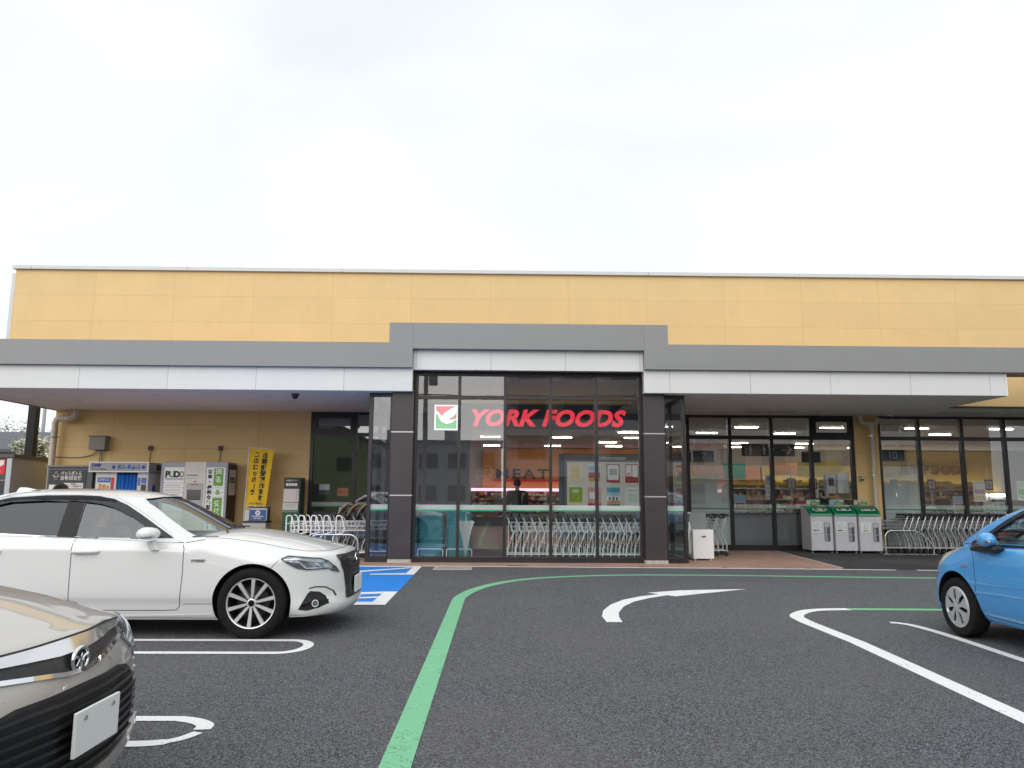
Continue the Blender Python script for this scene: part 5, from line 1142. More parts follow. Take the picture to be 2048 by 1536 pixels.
# ================================================================== cars
def paint(name, col, metal=0.0, rough=0.3, flake=0.0, spots=0.0):
    m = mat(name, col, rough, metal, coat=1.0, spec=0.5)
    m.node_tree.nodes['Principled BSDF'].inputs['Coat Roughness'].default_value = 0.02
    n = m.node_tree.nodes; l = m.node_tree.links; b = n['Principled BSDF']; t = n.new('ShaderNodeTexCoord')
    if flake:
        z = n.new('ShaderNodeTexNoise'); z.inputs['Scale'].default_value = 900; z.inputs['Detail'].default_value = 2; l.new(t.outputs['Object'], z.inputs['Vector'])
        bp = n.new('ShaderNodeBump'); bp.inputs['Strength'].default_value = flake; bp.inputs['Distance'].default_value = 0.0004
        l.new(z.outputs['Fac'], bp.inputs['Height']); l.new(bp.outputs['Normal'], b.inputs['Normal'])
    if spots:   # rain spots and dust dried on the clear coat
        z = n.new('ShaderNodeTexVoronoi'); z.inputs['Scale'].default_value = 30; l.new(t.outputs['Object'], z.inputs['Vector'])
        s = n.new('ShaderNodeSeparateColor'); l.new(z.outputs['Color'], s.inputs['Color'])
        r = n.new('ShaderNodeMath'); r.operation = 'MULTIPLY'; r.inputs[1].default_value = 0.22; l.new(s.outputs['Red'], r.inputs[0])
        k = n.new('ShaderNodeMath'); k.operation = 'LESS_THAN'; l.new(z.outputs['Distance'], k.inputs[0]); l.new(r.outputs[0], k.inputs[1])
        k2 = n.new('ShaderNodeMath'); k2.operation = 'LESS_THAN'; k2.inputs[1].default_value = 0.14; l.new(s.outputs['Green'], k2.inputs[0])
        k3 = n.new('ShaderNodeMath'); k3.operation = 'MULTIPLY'; l.new(k.outputs[0], k3.inputs[0]); l.new(k2.outputs[0], k3.inputs[1])
        q = n.new('ShaderNodeMath'); q.operation = 'MULTIPLY_ADD'; q.inputs[1].default_value = spots; q.inputs[2].default_value = 0.02; l.new(k3.outputs[0], q.inputs[0]); l.new(q.outputs[0], b.inputs['Coat Roughness'])
        x = n.new('ShaderNodeMix'); x.data_type = 'RGBA'; x.inputs['A'].default_value = (*col, 1); x.inputs['B'].default_value = (*[c*0.55 for c in col], 1)
        l.new(k3.outputs[0], x.inputs['Factor']); l.new(x.outputs['Result'], b.inputs['Base Color'])
    return m
CW = paint('pearl_white_paint', (0.74, 0.75, 0.74), 0.0, 0.35)
CBL = paint('sky_blue_paint', (0.075, 0.345, 0.74), 0.08, 0.35, 0.1)
CBG = paint('bronze_beige_paint', (0.49, 0.462, 0.425), 0.3, 0.34, 0.25, 0.5)
CHR = mat('chrome', (0.80, 0.80, 0.82), 0.07, metal=1.0)
CHD = mat('dark_chrome', (0.10, 0.10, 0.11), 0.15, metal=0.8)
GBLK = mat('gloss_black', (0.008, 0.008, 0.009), 0.25, spec=0.25)
ALLOY = mat('machined_alloy', (0.72, 0.72, 0.74), 0.34, metal=0.55)
ALLOYP = mat('silver_hubcap', (0.56, 0.57, 0.58), 0.35, metal=0.5)
LENSM = glass_mat('headlamp_lens', (0.93, 0.95, 0.96), 0.06, 1.6)
LAMPI = mat('headlamp_reflector', (0.42, 0.44, 0.47), 0.18, metal=0.9)
LAMPY = mat('clouded_headlamp', (0.62, 0.56, 0.42), 0.25, coat=0.6)
AMB = mat('amber_lens', (0.55, 0.22, 0.04), 0.2)
TRIMB = mat('grey_seat_cloth', (0.22, 0.22, 0.215), 0.85); DASH = mat('dash_plastic', (0.05, 0.05, 0.052), 0.6)
VISOR = glass_mat('smoked_visor', (0.12, 0.12, 0.13), 0.01, 0.6)

def ring_mesh(rings, closed_ends=True):
    m = len(rings[0]); vs = [p for q in rings for p in q]; fs = []
    for i in range(len(rings)-1):
        for k in range(m): fs.append((i*m+k, i*m+(k+1) % m, (i+1)*m+(k+1) % m, (i+1)*m+k))
    if closed_ends:
        fs.append(tuple(range(m))[::-1]); fs.append(tuple(range((len(rings)-1)*m, len(rings)*m)))
    return vs, fs
def lower_body(P, inset=0.0):
    xr, xf = P['xr'], P['xf']; aF, bF, aR, bR = (pchip(P[k]) for k in ('aF', 'bF', 'aR', 'bR')); lf, lr = P['lf'], P['lr']
    def xm(x, y, z):
        return x - smooth01((x-(xf-lf))/lf)*(aF(abs(y))+bF(z)) + smooth01(((xr+lr)-x)/lr)*(aR(abs(y))+bR(z))
    def sec(x):
        h = catmull(P['sect'](x), 4)
        return h+[(-y, z) for y, z in h[-2:0:-1]]
    rings = []
    def capring(x, s):
        q = sec(x); c = (max(z for y, z in q)+min(z for y, z in q))/2
        return [(y*s, c+(z-c)*s) for y, z in q]
    CAPS = [(0.07, 0), (0.25, 0), (0.5, 0), (0.7, 0), (0.84, 0), (0.93, 0), (0.97, 0.002), (0.988, 0.007)]
    for s, d in CAPS: rings.append([(xm(xr, y, z)+d, y, z) for y, z in capring(xr, s)])
    ns = P.get('n', 84)
    for i in range(ns+1):
        x = xr+0.02+(xf-xr-0.04)*i/ns
        rings.append([(xm(x, y, z), y, z) for y, z in sec(x)])
    for s, d in CAPS[::-1]: rings.append([(xm(xf, y, z)-d, y, z) for y, z in capring(xf, s)])
    return ring_mesh(rings)
def greenhouse(P, d=0.0):
    T = P['gh']  # rows: z, xf, xc, w, xrc, xr
    cols = [pchip([(r[0], r[k]) for r in T]) for k in range(1, 6)]
    z0, z1 = T[0][0]-(0.30 if d else 0.0), T[-1][0]-d
    rings = []; nz_ = 46
    for i in range(nz_+1):
        t = i/nz_; z = z0+(z1-z0)*(1-(1-t)**1.7)
        xf, xc, w, xrc, xr = (c(min(z+d, T[-1][0])) for c in cols)
        xf -= d; xc -= d; w = max(w-d, 0.02); xrc += d; xr += d
        p = P.get('pow', 2.6)
        half = [(xf-(xf-xc)*f**p, w*f) for f in (0, 0.15, 0.3, 0.45, 0.6, 0.72, 0.82, 0.90, 0.955)]
        half += [(xc-0.03, w*0.985)]
        for f in (0.12, 0.3, 0.5, 0.7, 0.88): half.append((xc+(xrc-xc)*f, w*(1.0+0.012*math.sin(math.pi*f))))
        half += [(xrc+0.03, w*0.985)] + [(xr+(xrc-xr)*f**p, w*f) for f in (0.955, 0.90, 0.80, 0.65, 0.5, 0.3, 0.15, 0)]
        half = catmull(half, 3)
        rings.append([(x, y, z) for x, y in half]+[(x, -y, z) for x, y in half[-2:0:-1]])
    # close the roof
    last = rings[-1]; cx = sum(p[0] for p in last)/len(last)
    for s in (0.6, 0.2): rings.append([(cx+(x-cx)*s, y*s, z+0.004*(1-s)) for x, y, z in last])
    return ring_mesh(rings)
def tmpmesh(vs, fs, name='t'):
    b = MB(); b.add(vs, fs); me = bpy.data.meshes.new(name); me.from_pydata(b.v, [], b.f)
    bm = bmesh.new(); bm.from_mesh(me); bmesh.ops.remove_doubles(bm, verts=bm.verts, dist=1e-5); bmesh.ops.recalc_face_normals(bm, faces=bm.faces); bm.to_mesh(me); bm.free()
    me.polygons.foreach_set('use_smooth', [True]*len(me.polygons)); me.update(); return me
def boolean(me, cutters):
    """cut one after the other; a cut that leaves nothing is tried again with other settings"""
    cur = me
    for c in cutters:
        n0 = len(cur.polygons)
        for k, (use_self, sh) in enumerate(((False, 0.0), (True, 0.0), (False, 0.0007), (True, 0.0013), (False, -0.0021), (True, 0.0047), (False, 0.0083), (True, -0.0061))):
            cm = tmpmesh([(x+sh, y+sh*0.7, z+sh*1.3) for x, y, z in c.v], c.f, 'cut'); co = link(bpy.data.objects.new('tmp_cut', cm))
            o = link(bpy.data.objects.new('tmp_body', cur))
            md = o.modifiers.new('b', 'BOOLEAN'); md.operation = 'DIFFERENCE'; md.object = co; md.solver = 'EXACT'; md.use_self = use_self
            dg = bpy.context.evaluated_depsgraph_get(); dg.update()
            r = bpy.data.meshes.new_from_object(o.evaluated_get(dg))
            bpy.data.objects.remove(co); bpy.data.objects.remove(o)
            ok = len(r.polygons) > n0*0.35 and max(abs(v.co.y) for v in r.vertices) <= max(abs(v.co.y) for v in cur.vertices)+0.01
            if ok: break
        if ok: cur = r
    return cur
from mathutils.interpolate import poly_3d_calc
class Surf:
    def __init__(s, mes):
        s.v = []; s.n = []; s.p = []
        for me in mes:
            b = len(s.v); s.v += [v.co.copy() for v in me.vertices]; s.n += [v.normal.copy() for v in me.vertices]; s.p += [tuple(i+b for i in p.vertices) for p in me.polygons]
        s.t = BVHTree.FromPolygons(s.v, s.p)
    def normal(s, co):
        loc, nr, i, d = s.t.find_nearest(co)
        if i is None: return None, 9
        pts = [s.v[k] for k in s.p[i]]
        if len(pts) > 8: return nr, d
        w = poly_3d_calc(pts, loc); n = Vector()
        for k, ww in zip(s.p[i], w): n += s.n[k]*ww
        return n.normalized(), d
    def hit(s, p, axis, side, far=6.0):
        if axis == 'y': o, dr = Vector((p[0], side*far, p[1])), Vector((0, -side, 0))
        elif axis == 'x': o, dr = Vector((side*far, p[0], p[1])), Vector((-side, 0, 0))
        else: o, dr = Vector((p[0], p[1], far)), Vector((0, 0, -1))
        loc, nr, i, d = s.t.ray_cast(o, dr)
        if loc is None:
            q = Vector((p[0], side*0.75, p[1])) if axis == 'y' else Vector((side*2, p[0], p[1]))
            loc, nr, i, d = s.t.find_nearest(q)
        n, _ = s.normal(loc)
        if n.dot(dr) > 0: n = -n
        return loc, n
def body_finish(name, me, surf, mats, parent):
    cn = []; mi = []
    for p in me.polygons:
        inside = False; L_ = []
        for v in p.vertices:
            n, d = surf.normal(me.vertices[v].co)
            if d > 0.005: inside = True
            L_.append(n)
        if not inside:
            c, d = surf.normal(p.center)
            if d > 0.006: inside = True
        mi.append(1 if inside else 0)
        for n in L_:
            cn.append(p.normal.copy() if inside else n)
    for m in mats: me.materials.append(m)
    me.polygons.foreach_set('material_index', mi); me.polygons.foreach_set('use_smooth', [True]*len(me.polygons))
    me.normals_split_custom_set([tuple(n) for n in cn]); me.name = name
    o = link(bpy.data.objects.new(name, me)); o.parent = parent; return o
def patch(surf, poly, axis, side, off, res=0.03, thick=0.0):
    bm = bmesh.new(); vs = [bm.verts.new((a, b, 0)) for a, b in poly]; bm.faces.new(vs); bmesh.ops.triangulate(bm, faces=bm.faces)
    for k in (0, 1):
        lo = min(p[k] for p in poly); hi = max(p[k] for p in poly); n = max(1, int((hi-lo)/res))
        for i in range(1, n):
            c = lo+(hi-lo)*i/n; nn = Vector((1, 0, 0)) if k == 0 else Vector((0, 1, 0))
            bmesh.ops.bisect_plane(bm, geom=bm.verts[:]+bm.edges[:]+bm.faces[:], plane_co=nn*c, plane_no=nn)
    bmesh.ops.triangulate(bm, faces=bm.faces)
    out_v = []; ns = []
    for v in bm.verts:
        loc, n = surf.hit((v.co.x, v.co.y), axis, side); out_v.append(loc+n*off); ns.append(n)
    bm.verts.index_update()
    b = MB(); fs = [tuple(v.index for v in f.verts) for f in bm.faces]; b.add(out_v, fs)
    if thick:
        k = len(out_v); b.add([p-n*thick for p, n in zip(out_v, ns)], [f[::-1] for f in fs])
        for e in bm.edges:
            if len(e.link_faces) == 1:
                i, j = e.verts[0].index, e.verts[1].index; b.f.append((i, j, k+j, k+i)); b.mi.append(0)
    bm.free(); return b
def fixn(surf, o):
    me = o.data; cn = []
    for p in me.polygons:
        for v in p.vertices:
            n, d = surf.normal(me.vertices[v].co); k = n.dot(p.normal)
            cn.append(n if k > 0.6 else (-n if k < -0.6 else p.normal.copy()))
    me.polygons.foreach_set('use_smooth', [True]*len(me.polygons)); me.normals_split_custom_set([tuple(n) for n in cn]); return o
def strip(surf, pts, w, axis, side, off, res=0.025, thick=0.003, closed=False):
    P = [Vector(p) for p in pts]; Q = []
    if closed: P.append(P[0])
    for a, c in zip(P[:-1], P[1:]):
        n = max(1, int((c-a).length/res))
        for i in range(n): Q.append(a+(c-a)*i/n)
    Q.append(P[-1]); L_ = []; Rr = []
    for i, p in enumerate(Q):
        t = (Q[min(i+1, len(Q)-1)]-Q[max(i-1, 0)]).normalized(); nn = Vector((-t.y, t.x))*w/2
        for S, q in ((L_, p+nn), (Rr, p-nn)):
            loc, nr = surf.hit((q.x, q.y), axis, side); S.append((loc, nr))
    b = MB(); m = len(Q); vs = [l+n*off for l, n in L_]+[l+n*off for l, n in Rr]+[l+n*(off-thick) for l, n in L_]+[l+n*(off-thick) for l, n in Rr]; fs = []
    for i in range(m-1):
        fs += [(i, m+i, m+i+1, i+1), (i, i+1, 2*m+i+1, 2*m+i), (m+i, 3*m+i, 3*m+i+1, m+i+1)]
    b.add(vs, fs); return b
def wheel(par, x, s, yo, r, rr, wd, style, nm='wheel', steer=0.0):
    """s = side (+1 left); yo = how far out the outer face stands"""
    h = wd/2
    w = MB().lathe([(rr, h-0.012), (rr+0.012, h-0.002), (rr+(r-rr)*0.45, h+0.006), (rr+(r-rr)*0.80, h-0.004), (r-0.008, h-0.022), (r-0.001, h-0.05), (r, 0.0), (r-0.001, -h+0.05), (r-0.008, -h+0.022), (rr+(r-rr)*0.8, -h), (rr, -h+0.01)], (0, 0, 0), 'y', 56, caps=False)
    for g_ in (-0.055, -0.018, 0.018, 0.055): w.lathe([(r+0.0005, g_-0.004), (r+0.0012, g_), (r+0.0005, g_+0.004)], (0, 0, 0), 'y', 56, caps=False)
    M = Matrix.Rotation(steer, 4, 'Z') @ (Matrix.Identity(4) if s > 0 else Matrix.Rotation(math.pi, 4, 'Z'))
    def fin(b): b.v = [tuple(M @ Vector(v)) for v in b.v]; return b
    wo = fin(w).build(nm, RUB, par, smooth=40, loc=(x, s*(yo-h), r))
    fin(MB().lathe([(rr+0.004, h-0.008), (rr-0.008, h-0.03), (rr-0.022, 0.0), (rr-0.03, -h+0.02), (0.0, -h+0.02)], (0, 0, 0), 'y', 48, caps=False)).build('rim_barrel', mat('rim_shadow_grey', (0.016, 0.016, 0.017), 0.5), wo, smooth=40)
    if style == 'alloy':
        fin(MB().lathe([(rr-0.010, h-0.026), (rr-0.006, h-0.010), (rr+0.003, h-0.006), (rr+0.006, h-0.013)], (0, 0, 0), 'y', 64, caps=False)).build('rim_lip', ALLOY, wo, smooth=40)
        sp_ = MB()
        for k in range(5):
            for e in (-1, 1):
                a = R(105-72*k+e*15.5); ca, sa = math.cos(a), math.sin(a); off = e*0.012
                def pt(rad, t, y): return (-(ca*rad - sa*t), y, sa*rad + ca*t)
                r0, r1 = 0.035, rr-0.008; w0, w1 = 0.011, 0.0185
                vs = [pt(r0, -w0+off*0.2, h-0.030), pt(r0, w0+off*0.2, h-0.030), pt(r1, w1+off, h-0.012), pt(r1, -w1+off, h-0.012), pt(r0, -w0*0.7, h-0.075), pt(r0, w0*0.7, h-0.075), pt(r1, w1*0.7+off, h-0.055), pt(r1, -w1*0.7+off, h-0.055)]
                sp_.add(vs, [(0, 1, 2, 3), (4, 7, 6, 5), (0, 4, 5, 1), (1, 5, 6, 2), (2, 6, 7, 3), (3, 7, 4, 0)])
        fin(sp_).build('spokes', ALLOY, wo)
        fin(MB().lathe([(0.052, h-0.065), (0.048, h-0.034), (0.034, h-0.026), (0.0, h-0.026)], (0, 0, 0), 'y', 24, caps=False)).build('hub', ALLOY, wo, smooth=30)
        fin(MB().lathe([(0.031, h-0.03), (0.029, h-0.020), (0.0, h-0.019)], (0, 0, 0), 'y', 24)).build('centre_cap', GBLK, wo, smooth=30)
        for k in range(5):
            a = R(105-72*k+36); fin(MB().lathe([(0.013, h-0.05), (0.012, h-0.028), (0.0, h-0.026)], (-0.056*math.cos(a), 0, 0.056*math.sin(a)), 'y', 8)).build('lug_nut', CHD, wo)
        fin(MB().lathe([(0.15, h-0.13), (0.15, h-0.12), (0.0, h-0.12)], (0, 0, 0), 'y', 32)).build('brake_disc', mat('brake_iron', (0.07, 0.068, 0.065), 0.5, metal=0.5), wo, smooth=30)
    else:
        fin(MB().lathe([(rr+0.006, h-0.010), (rr-0.002, h-0.001), (rr-0.02, h+0.002), (rr-0.028, h-0.006), (rr-0.03, h-0.02)], (0, 0, 0), 'y', 56, caps=False)).build('hubcap_ring', ALLOYP, wo, smooth=40)
        pt_ = MB(); np_ = 7
        for k in range(np_):
            a = 2*math.pi*k/np_+0.2
            P = [(0.02, -0.014), (0.055, -0.020), (0.095, -0.034), (0.13, -0.056), (rr-0.022, -0.062), (rr-0.018, 0.0), (rr-0.022, 0.050), (0.13, 0.030), (0.095, 0.012), (0.055, 0.014), (0.02, 0.014)]
            vs = []
            for dz_ in (0.0, -0.012):
                for rad, t in P:
                    ca, sa = math.cos(a), math.sin(a); y = h+0.004-0.10*max(0, rad-0.05)**2-(0.0 if rad > 0.03 else -0.004)+dz_
                    vs.append((ca*rad-sa*t, y, sa*rad+ca*t))
            n = len(P); pt_.add(vs, [tuple(range(n)), tuple(range(n, 2*n))[::-1]]+[(i, (i+1) % n, n+(i+1) % n, n+i) for i in range(n)])
        fin(pt_).build('hubcap_petals', ALLOYP, wo)
        fin(MB().lathe([(0.038, h-0.01), (0.036, h+0.006), (0.018, h+0.012), (0.0, h+0.013)], (0, 0, 0), 'y', 20)).build('centre_cap', ALLOYP, wo, smooth=30)
    return wo
def seats(par, pos, m):
    for (x, y) in pos:
        b = MB().prism([(x-0.22, 0.32), (x+0.25, 0.36), (x+0.27, 0.46), (x-0.20, 0.44)], 'y', y-0.24, y+0.24)
        b.build('seat_cushion', m, par, bevel=0.05)
        MB().prism([(x-0.22, 0.42), (x-0.10, 0.44), (x-0.33, 1.02), (x-0.43, 0.98)], 'y', y-0.23, y+0.23).build('seat_back', m, par, bevel=0.05)
        MB().prism([(x-0.42, 1.03), (x-0.33, 1.05), (x-0.37, 1.20), (x-0.45, 1.18)], 'y', y-0.12, y+0.12).build('headrest', m, par, bevel=0.035)

# ------------------------------------------------------------------ white sedan
wc = thing('parked_car', 'white sedan with ten spoke alloy wheels and a driver inside, nose to the right', 'car', (-3.81, 8.35, 0))
zT = pchip([(-2.45, .90), (-2.3, .97), (-1.75, .99), (-1.5, .955), (.5, .955), (.75, .968), (.95, .995), (1.15, 1.005), (1.62, .950), (2.05, .868), (2.30, .805), (2.42, .775)])
zE = pchip([(-2.45, .86), (-2.2, .93), (-1.5, .94), (.5, .925), (.9, .925), (1.15, .925), (1.62, .885), (2.05, .81), (2.42, .735)])
zC = pchip([(-2.45, .78), (-1.0, .835), (.7, .815), (1.4, .79), (2.0, .72), (2.42, .64)])
zb = pchip([(-2.45, .26), (-1.9, .20), (-1.0, .165), (1.3, .165), (1.9, .18), (2.42, .20)])
def wsect(x):
    b = zb(x); e = zE(x); c = zC(x); t = zT(x); hood = smooth01((x-0.6)/0.6)
    k = 1-smooth01((x-.9)/.5)
    return [(0, b), (.70, b), (.785, b+.012), (.825, b+.05), (.858, .325), (.885, .40), (.895, min(.55, c-.165)), (.897+.003*k, c-.085), (.895+.007*k, c-.015-.03*(1-k)), (.891+.008*k, c+.012+.02*(1-k)), (.880, (c+e)/2+.005), (.845, e-.015), (.80-.07*hood, e+.014), (.68-.06*hood, e+.30*(t-e)+.012*hood), (.42, e+.74*(t-e)), (.2, e+.93*(t-e)), (0, t)]
PW_ = dict(xr=-2.48, xf=2.31, lf=1.9, lr=1.6, sect=wsect, n=96, aF=[(0, 0), (.25, .008), (.45, .045), (.60, .12), (.72, .235), (.80, .36), (.86, .53), (.905, .78)],
           bF=[(.18, .06), (.24, .012), (.30, .0), (.38, .025), (.50, .03), (.65, .04), (.74, .065), (.82, .13)], aR=[(0, 0), (.5, .06), (.75, .2), (.905, .5)], bR=[(.2, .12), (.4, 0), (.7, .02), (.98, .10)], pow=2.5,
           gh=[(.86, 1.22, .82, .815, -1.95, -2.08), (.925, 1.14, .70, .80, -1.83, -2.02), (1.0, 1.00, .56, .775, -1.72, -1.95), (1.057, .88, .47, .757, -1.63, -1.88), (1.13, .73, .355, .732, -1.52, -1.80), (1.207, .575, .235, .705, -1.40, -1.72),
               (1.27, .44, .11, .678, -1.28, -1.63), (1.315, .345, -.04, .652, -1.12, -1.55), (1.345, .25, -.22, .615, -.95, -1.46), (1.37, .14, -.36, .545, -.88, -1.36), (1.39, .0, -.45, .43, -.84, -1.24), (1.405, -.2, -.52, .28, -.80, -1.08), (1.413, -.45, -.6, .10, -.72, -.85)])
def make_car_shell(P, car, arches, ar, cabin, side_wins, front_win, rear_win, body_mat, cut=True, zin=0.30):
    lo = tmpmesh(*lower_body(P)); gh = tmpmesh(*greenhouse(P))
    surf = Surf([lo, gh]); gsurf = Surf([gh]); lsurf = Surf([lo])
    cuts = []
    for x in arches:
        for s in (-1, 1):
            c = MB().lathe([(0.0, s*0.60), (ar, s*0.60), (ar, s*1.2), (0.0, s*1.2)], (x, 0, ar*0.0+P['axz']), 'y', 56); cuts.append(c)
    lcuts = list(cuts)
    if cut: lcuts.insert(0, MB().box(*cabin))
    lb = boolean(lo, lcuts)
    if cut:
        vs, fs = greenhouse(P, 0.045); gi = MB(); gi.add(vs, fs); gc = [gi]
        for w in side_wins: gc.append(MB().prism(w, 'y', -1.2, 1.2))
        gc.append(MB().prism(front_win, 'x', -0.25, 2.5)); gc.append(MB().prism(rear_win, 'x', -3.0, -0.95 if 'rx' not in P else P['rx']))
        gb = boolean(gh, gc)
    else: gb = gh.copy()
    bm = bmesh.new(); bm.from_mesh(lb); bm.from_mesh(gb); me = bpy.data.meshes.new('body'); bm.to_mesh(me); bm.free()
    o = body_finish('body', me, surf, [body_mat, BLK], car)
    return o, surf, gsurf, lsurf
PW_['axz'] = 0.334
wrear = [(-1.66, .995), (-1.46, 1.13), (-1.26, 1.225), (-1.03, 1.278), (-.72, 1.29), (-.46, 1.283), (-.485, .955), (-.9, .965), (-1.4, .985)]
wfront = [(-.315, .950), (-.30, 1.283), (-.15, 1.27), (.0, 1.235), (.2, 1.150), (.40, 1.035), (.60, .925), (.20, .932)]
fwin = [(-.66, .93), (.66, .93), (.655, 1.0), (.60, 1.14), (.53, 1.27), (.46, 1.315), (.2, 1.335), (-.2, 1.335), (-.46, 1.315), (-.53, 1.27), (-.60, 1.14), (-.655, 1.0)]
rwin = [(-.60, 1.04), (.60, 1.04), (.50, 1.30), (-.50, 1.30)]
body, WS, WG, WL = make_car_shell(PW_, wc, (1.45, -1.47), 0.372, (-1.75, .82, -.74, .74, .34, 1.3), (wrear, wfront), fwin, rwin, CW)
def both(fn, name, m, par, sides=(-1, 1), sf=None, **k):
    r_ = []
    for s in sides:
        o = fn(s).build(name, m, par, **k); r_.append(o)
        if sf: fixn(sf, o)
    return r_
def grow(poly, d):
    c = Vector((sum(p[0] for p in poly)/len(poly), sum(p[1] for p in poly)/len(poly)))
    o = []
    for p in poly:
        v = Vector(p)-c; o.append(tuple(c+v*(1+d/max(v.length, .05))))
    return o
both(lambda s: patch(WG, grow(wrear, .012), 'y', s, -.010, .05, .004), 'rear_side_window', PGLASS, wc, sf=WG)
both(lambda s: patch(WG, grow(wfront, .012), 'y', s, -.010, .05, .004), 'front_side_window', CGLASS, wc, sf=WG)
fixn(WG, patch(WG, grow(fwin, .012), 'x', 1, -.008, .06, .005).build('windscreen', CGLASS, wc))
patch(WG, grow(rwin, .012), 'x', -1, -.008, .06, .005).build('rear_window', PGLASS, wc, smooth=60)
# dark visors over the side windows, black pillars, bright trim lines
vis = [(-1.72, 1.02), (-1.5, 1.155), (-1.28, 1.262), (-1.05, 1.312), (-.72, 1.335), (-.40, 1.338), (-.40, 1.285), (-.72, 1.287), (-1.03, 1.270), (-1.25, 1.213), (-1.46, 1.11), (-1.66, .985)]
vis2 = [(-.398, 1.338), (-.2, 1.331), (-.03, 1.305), (.12, 1.248), (.28, 1.158), (.47, 1.040), (.66, .925), (.56, .925), (.39, 1.022), (.2, 1.134), (.0, 1.222), (-.15, 1.262), (-.30, 1.279), (-.398, 1.284)]
both(lambda s: patch(WG, vis, 'y', s, .012, .05, .006), 'window_visor', VISOR, wc, smooth=60); both(lambda s: patch(WG, vis2, 'y', s, .012, .05, .006), 'window_visor', VISOR, wc, smooth=60)
both(lambda s: patch(WG, [(-.485, .945), (-.465, 1.335), (-.392, 1.337), (-.398, .945)], 'y', s, .003, .05), 'pillar_trim', GBLK, wc, smooth=60)
both(lambda s: patch(WG, [(-.3975, .945), (-.391, 1.337), (-.30, 1.333), (-.315, .945)], 'y', s, .003, .05), 'pillar_trim', GBLK, wc, smooth=60)
both(lambda s: patch(WG, [(.50, .925), (.46, .97), (.52, 1.00), (.69, .905), (.66, .90)], 'y', s, .004, .04), 'mirror_sail', GBLK, wc, smooth=60)
both(lambda s: strip(WS, [(-1.7, .985), (-1.1, .972), (-.5, .945), (.1, .928), (.72, .902)], .010, 'y', s, .006), 'belt_trim', CHR, wc)
both(lambda s: strip(WG, [(-1.78, 1.01), (-1.55, 1.16), (-1.32, 1.272), (-1.08, 1.325), (-.72, 1.350), (-.38, 1.352), (-.16, 1.342), (.0, 1.318), (.14, 1.262), (.30, 1.172), (.48, 1.060), (.68, .930)], .009, 'y', s, .004), 'roof_trim', CHR, wc)
# shut lines
GAP = mat('panel_gap', (0.02, 0.02, 0.021), 0.8)
def gap(sf, pts, par, w=.006, sides=(-1, 1), axis='y'):
    for s in sides: strip(sf, pts, w, axis, s, .0015, thick=.001).build('shut_line', GAP, par)
gap(WS, [(.70, .905), (.765, .90), (.79, .84), (.79, .60), (.775, .40), (.765, .30), (.735, .268), (.60, .262), (-.26, .262)], wc)
gap(WS, [(-.40, 1.0), (-.39, .945), (-.285, .94), (-.278, .80), (-.28, .50), (-.285, .262)], wc)
gap(WS, [(-.29, .262), (-1.0, .262), (-1.08, .32), (-1.18, .50), (-1.42, .72), (-1.52, .90)], wc)
gap(WS, [(.80, .325), (1.09, .325)], wc, .004)
gap(WS, [(1.62, .655), (1.695, .742)], wc, .004)
gap(WS, [(.79, .90), (.95, .925)], wc, .005)
hoodl = [(.93, .74), (1.3, .715), (1.75, .68), (1.92, .64)]
for s in (-1, 1): strip(WS, [(x, s*y) for x, y in hoodl], .006, 'z', 1, .0015, thick=.001).build('shut_line', GAP, wc)
strip(WS, [(1.92, -.64), (2.02, -.56), (2.09, -.46), (2.135, -.30), (2.15, -.1), (2.15, .1), (2.135, .30), (2.09, .46), (2.02, .56), (1.92, .64)], .007, 'z', 1, .0015, thick=.001).build('shut_line', GAP, wc)
# door handles and mirrors
for s in (-1, 1):
    for x0 in (-.27, -1.20):
        loc, n = WS.hit((x0+.13, .815), 'y', s)
        hb = MB(); hb.tube([(x0, s*(abs(loc.y)+.004), .812), (x0+.03, s*(abs(loc.y)+.026), .814), (x0+.13, s*(abs(loc.y)+.032), .816), (x0+.22, s*(abs(loc.y)+.026), .816), (x0+.255, s*(abs(loc.y)+.004), .816)], [.012, .017, .018, .017, .012], 10)
        hb.build('door_handle', CW, wc, smooth=60)
        patch(WS, [(x0+.07+.05*math.cos(R(a)), .815+.036*math.sin(R(a))) for a in range(0, 360, 30)], 'y', s, .001, .03).build('handle_recess', mat('recess_white', (0.6, 0.61, 0.6), 0.35, coat=0.5), wc)
    m_ = MB(); y0 = s*.84
    prof = [(0.0, .012, .02), (.012, .062, .050), (.06, .085, .066), (.14, .082, .068), (.19, .066, .060), (.215, .03, .035), (.22, .004, .01)]
    rings = []
    for d, rx, rz in prof:
        rings.append([(.46+.02*d/.2-rx*math.cos(2*math.pi*k/20)*1.25+.0, y0+s*(.03+d), .985+rz*math.sin(2*math.pi*k/20)*(1 if math.sin(2*math.pi*k/20) > 0 else .75)) for k in range(20)])
    m_.add(*ring_mesh(rings)); mo = m_.build('wing_mirror', CW, wc, smooth=50)
    MB().prism([(.44, .915), (.50, .925), (.53, .87), (.56, .83), (.48, .825), (.45, .87)], 'y', y0-s*.01, y0+s*.10).build('mirror_stalk', CW, mo, bevel=.012)
    MB().tube([(.36, y0+s*.25, .955), (.42, y0+s*.253, .950), (.50, y0+s*.25, .958), (.55, y0+s*.22, .965)], .005, 6).build('indicator', mat('indicator_violet', (0.10, 0.09, 0.16), 0.1), mo)
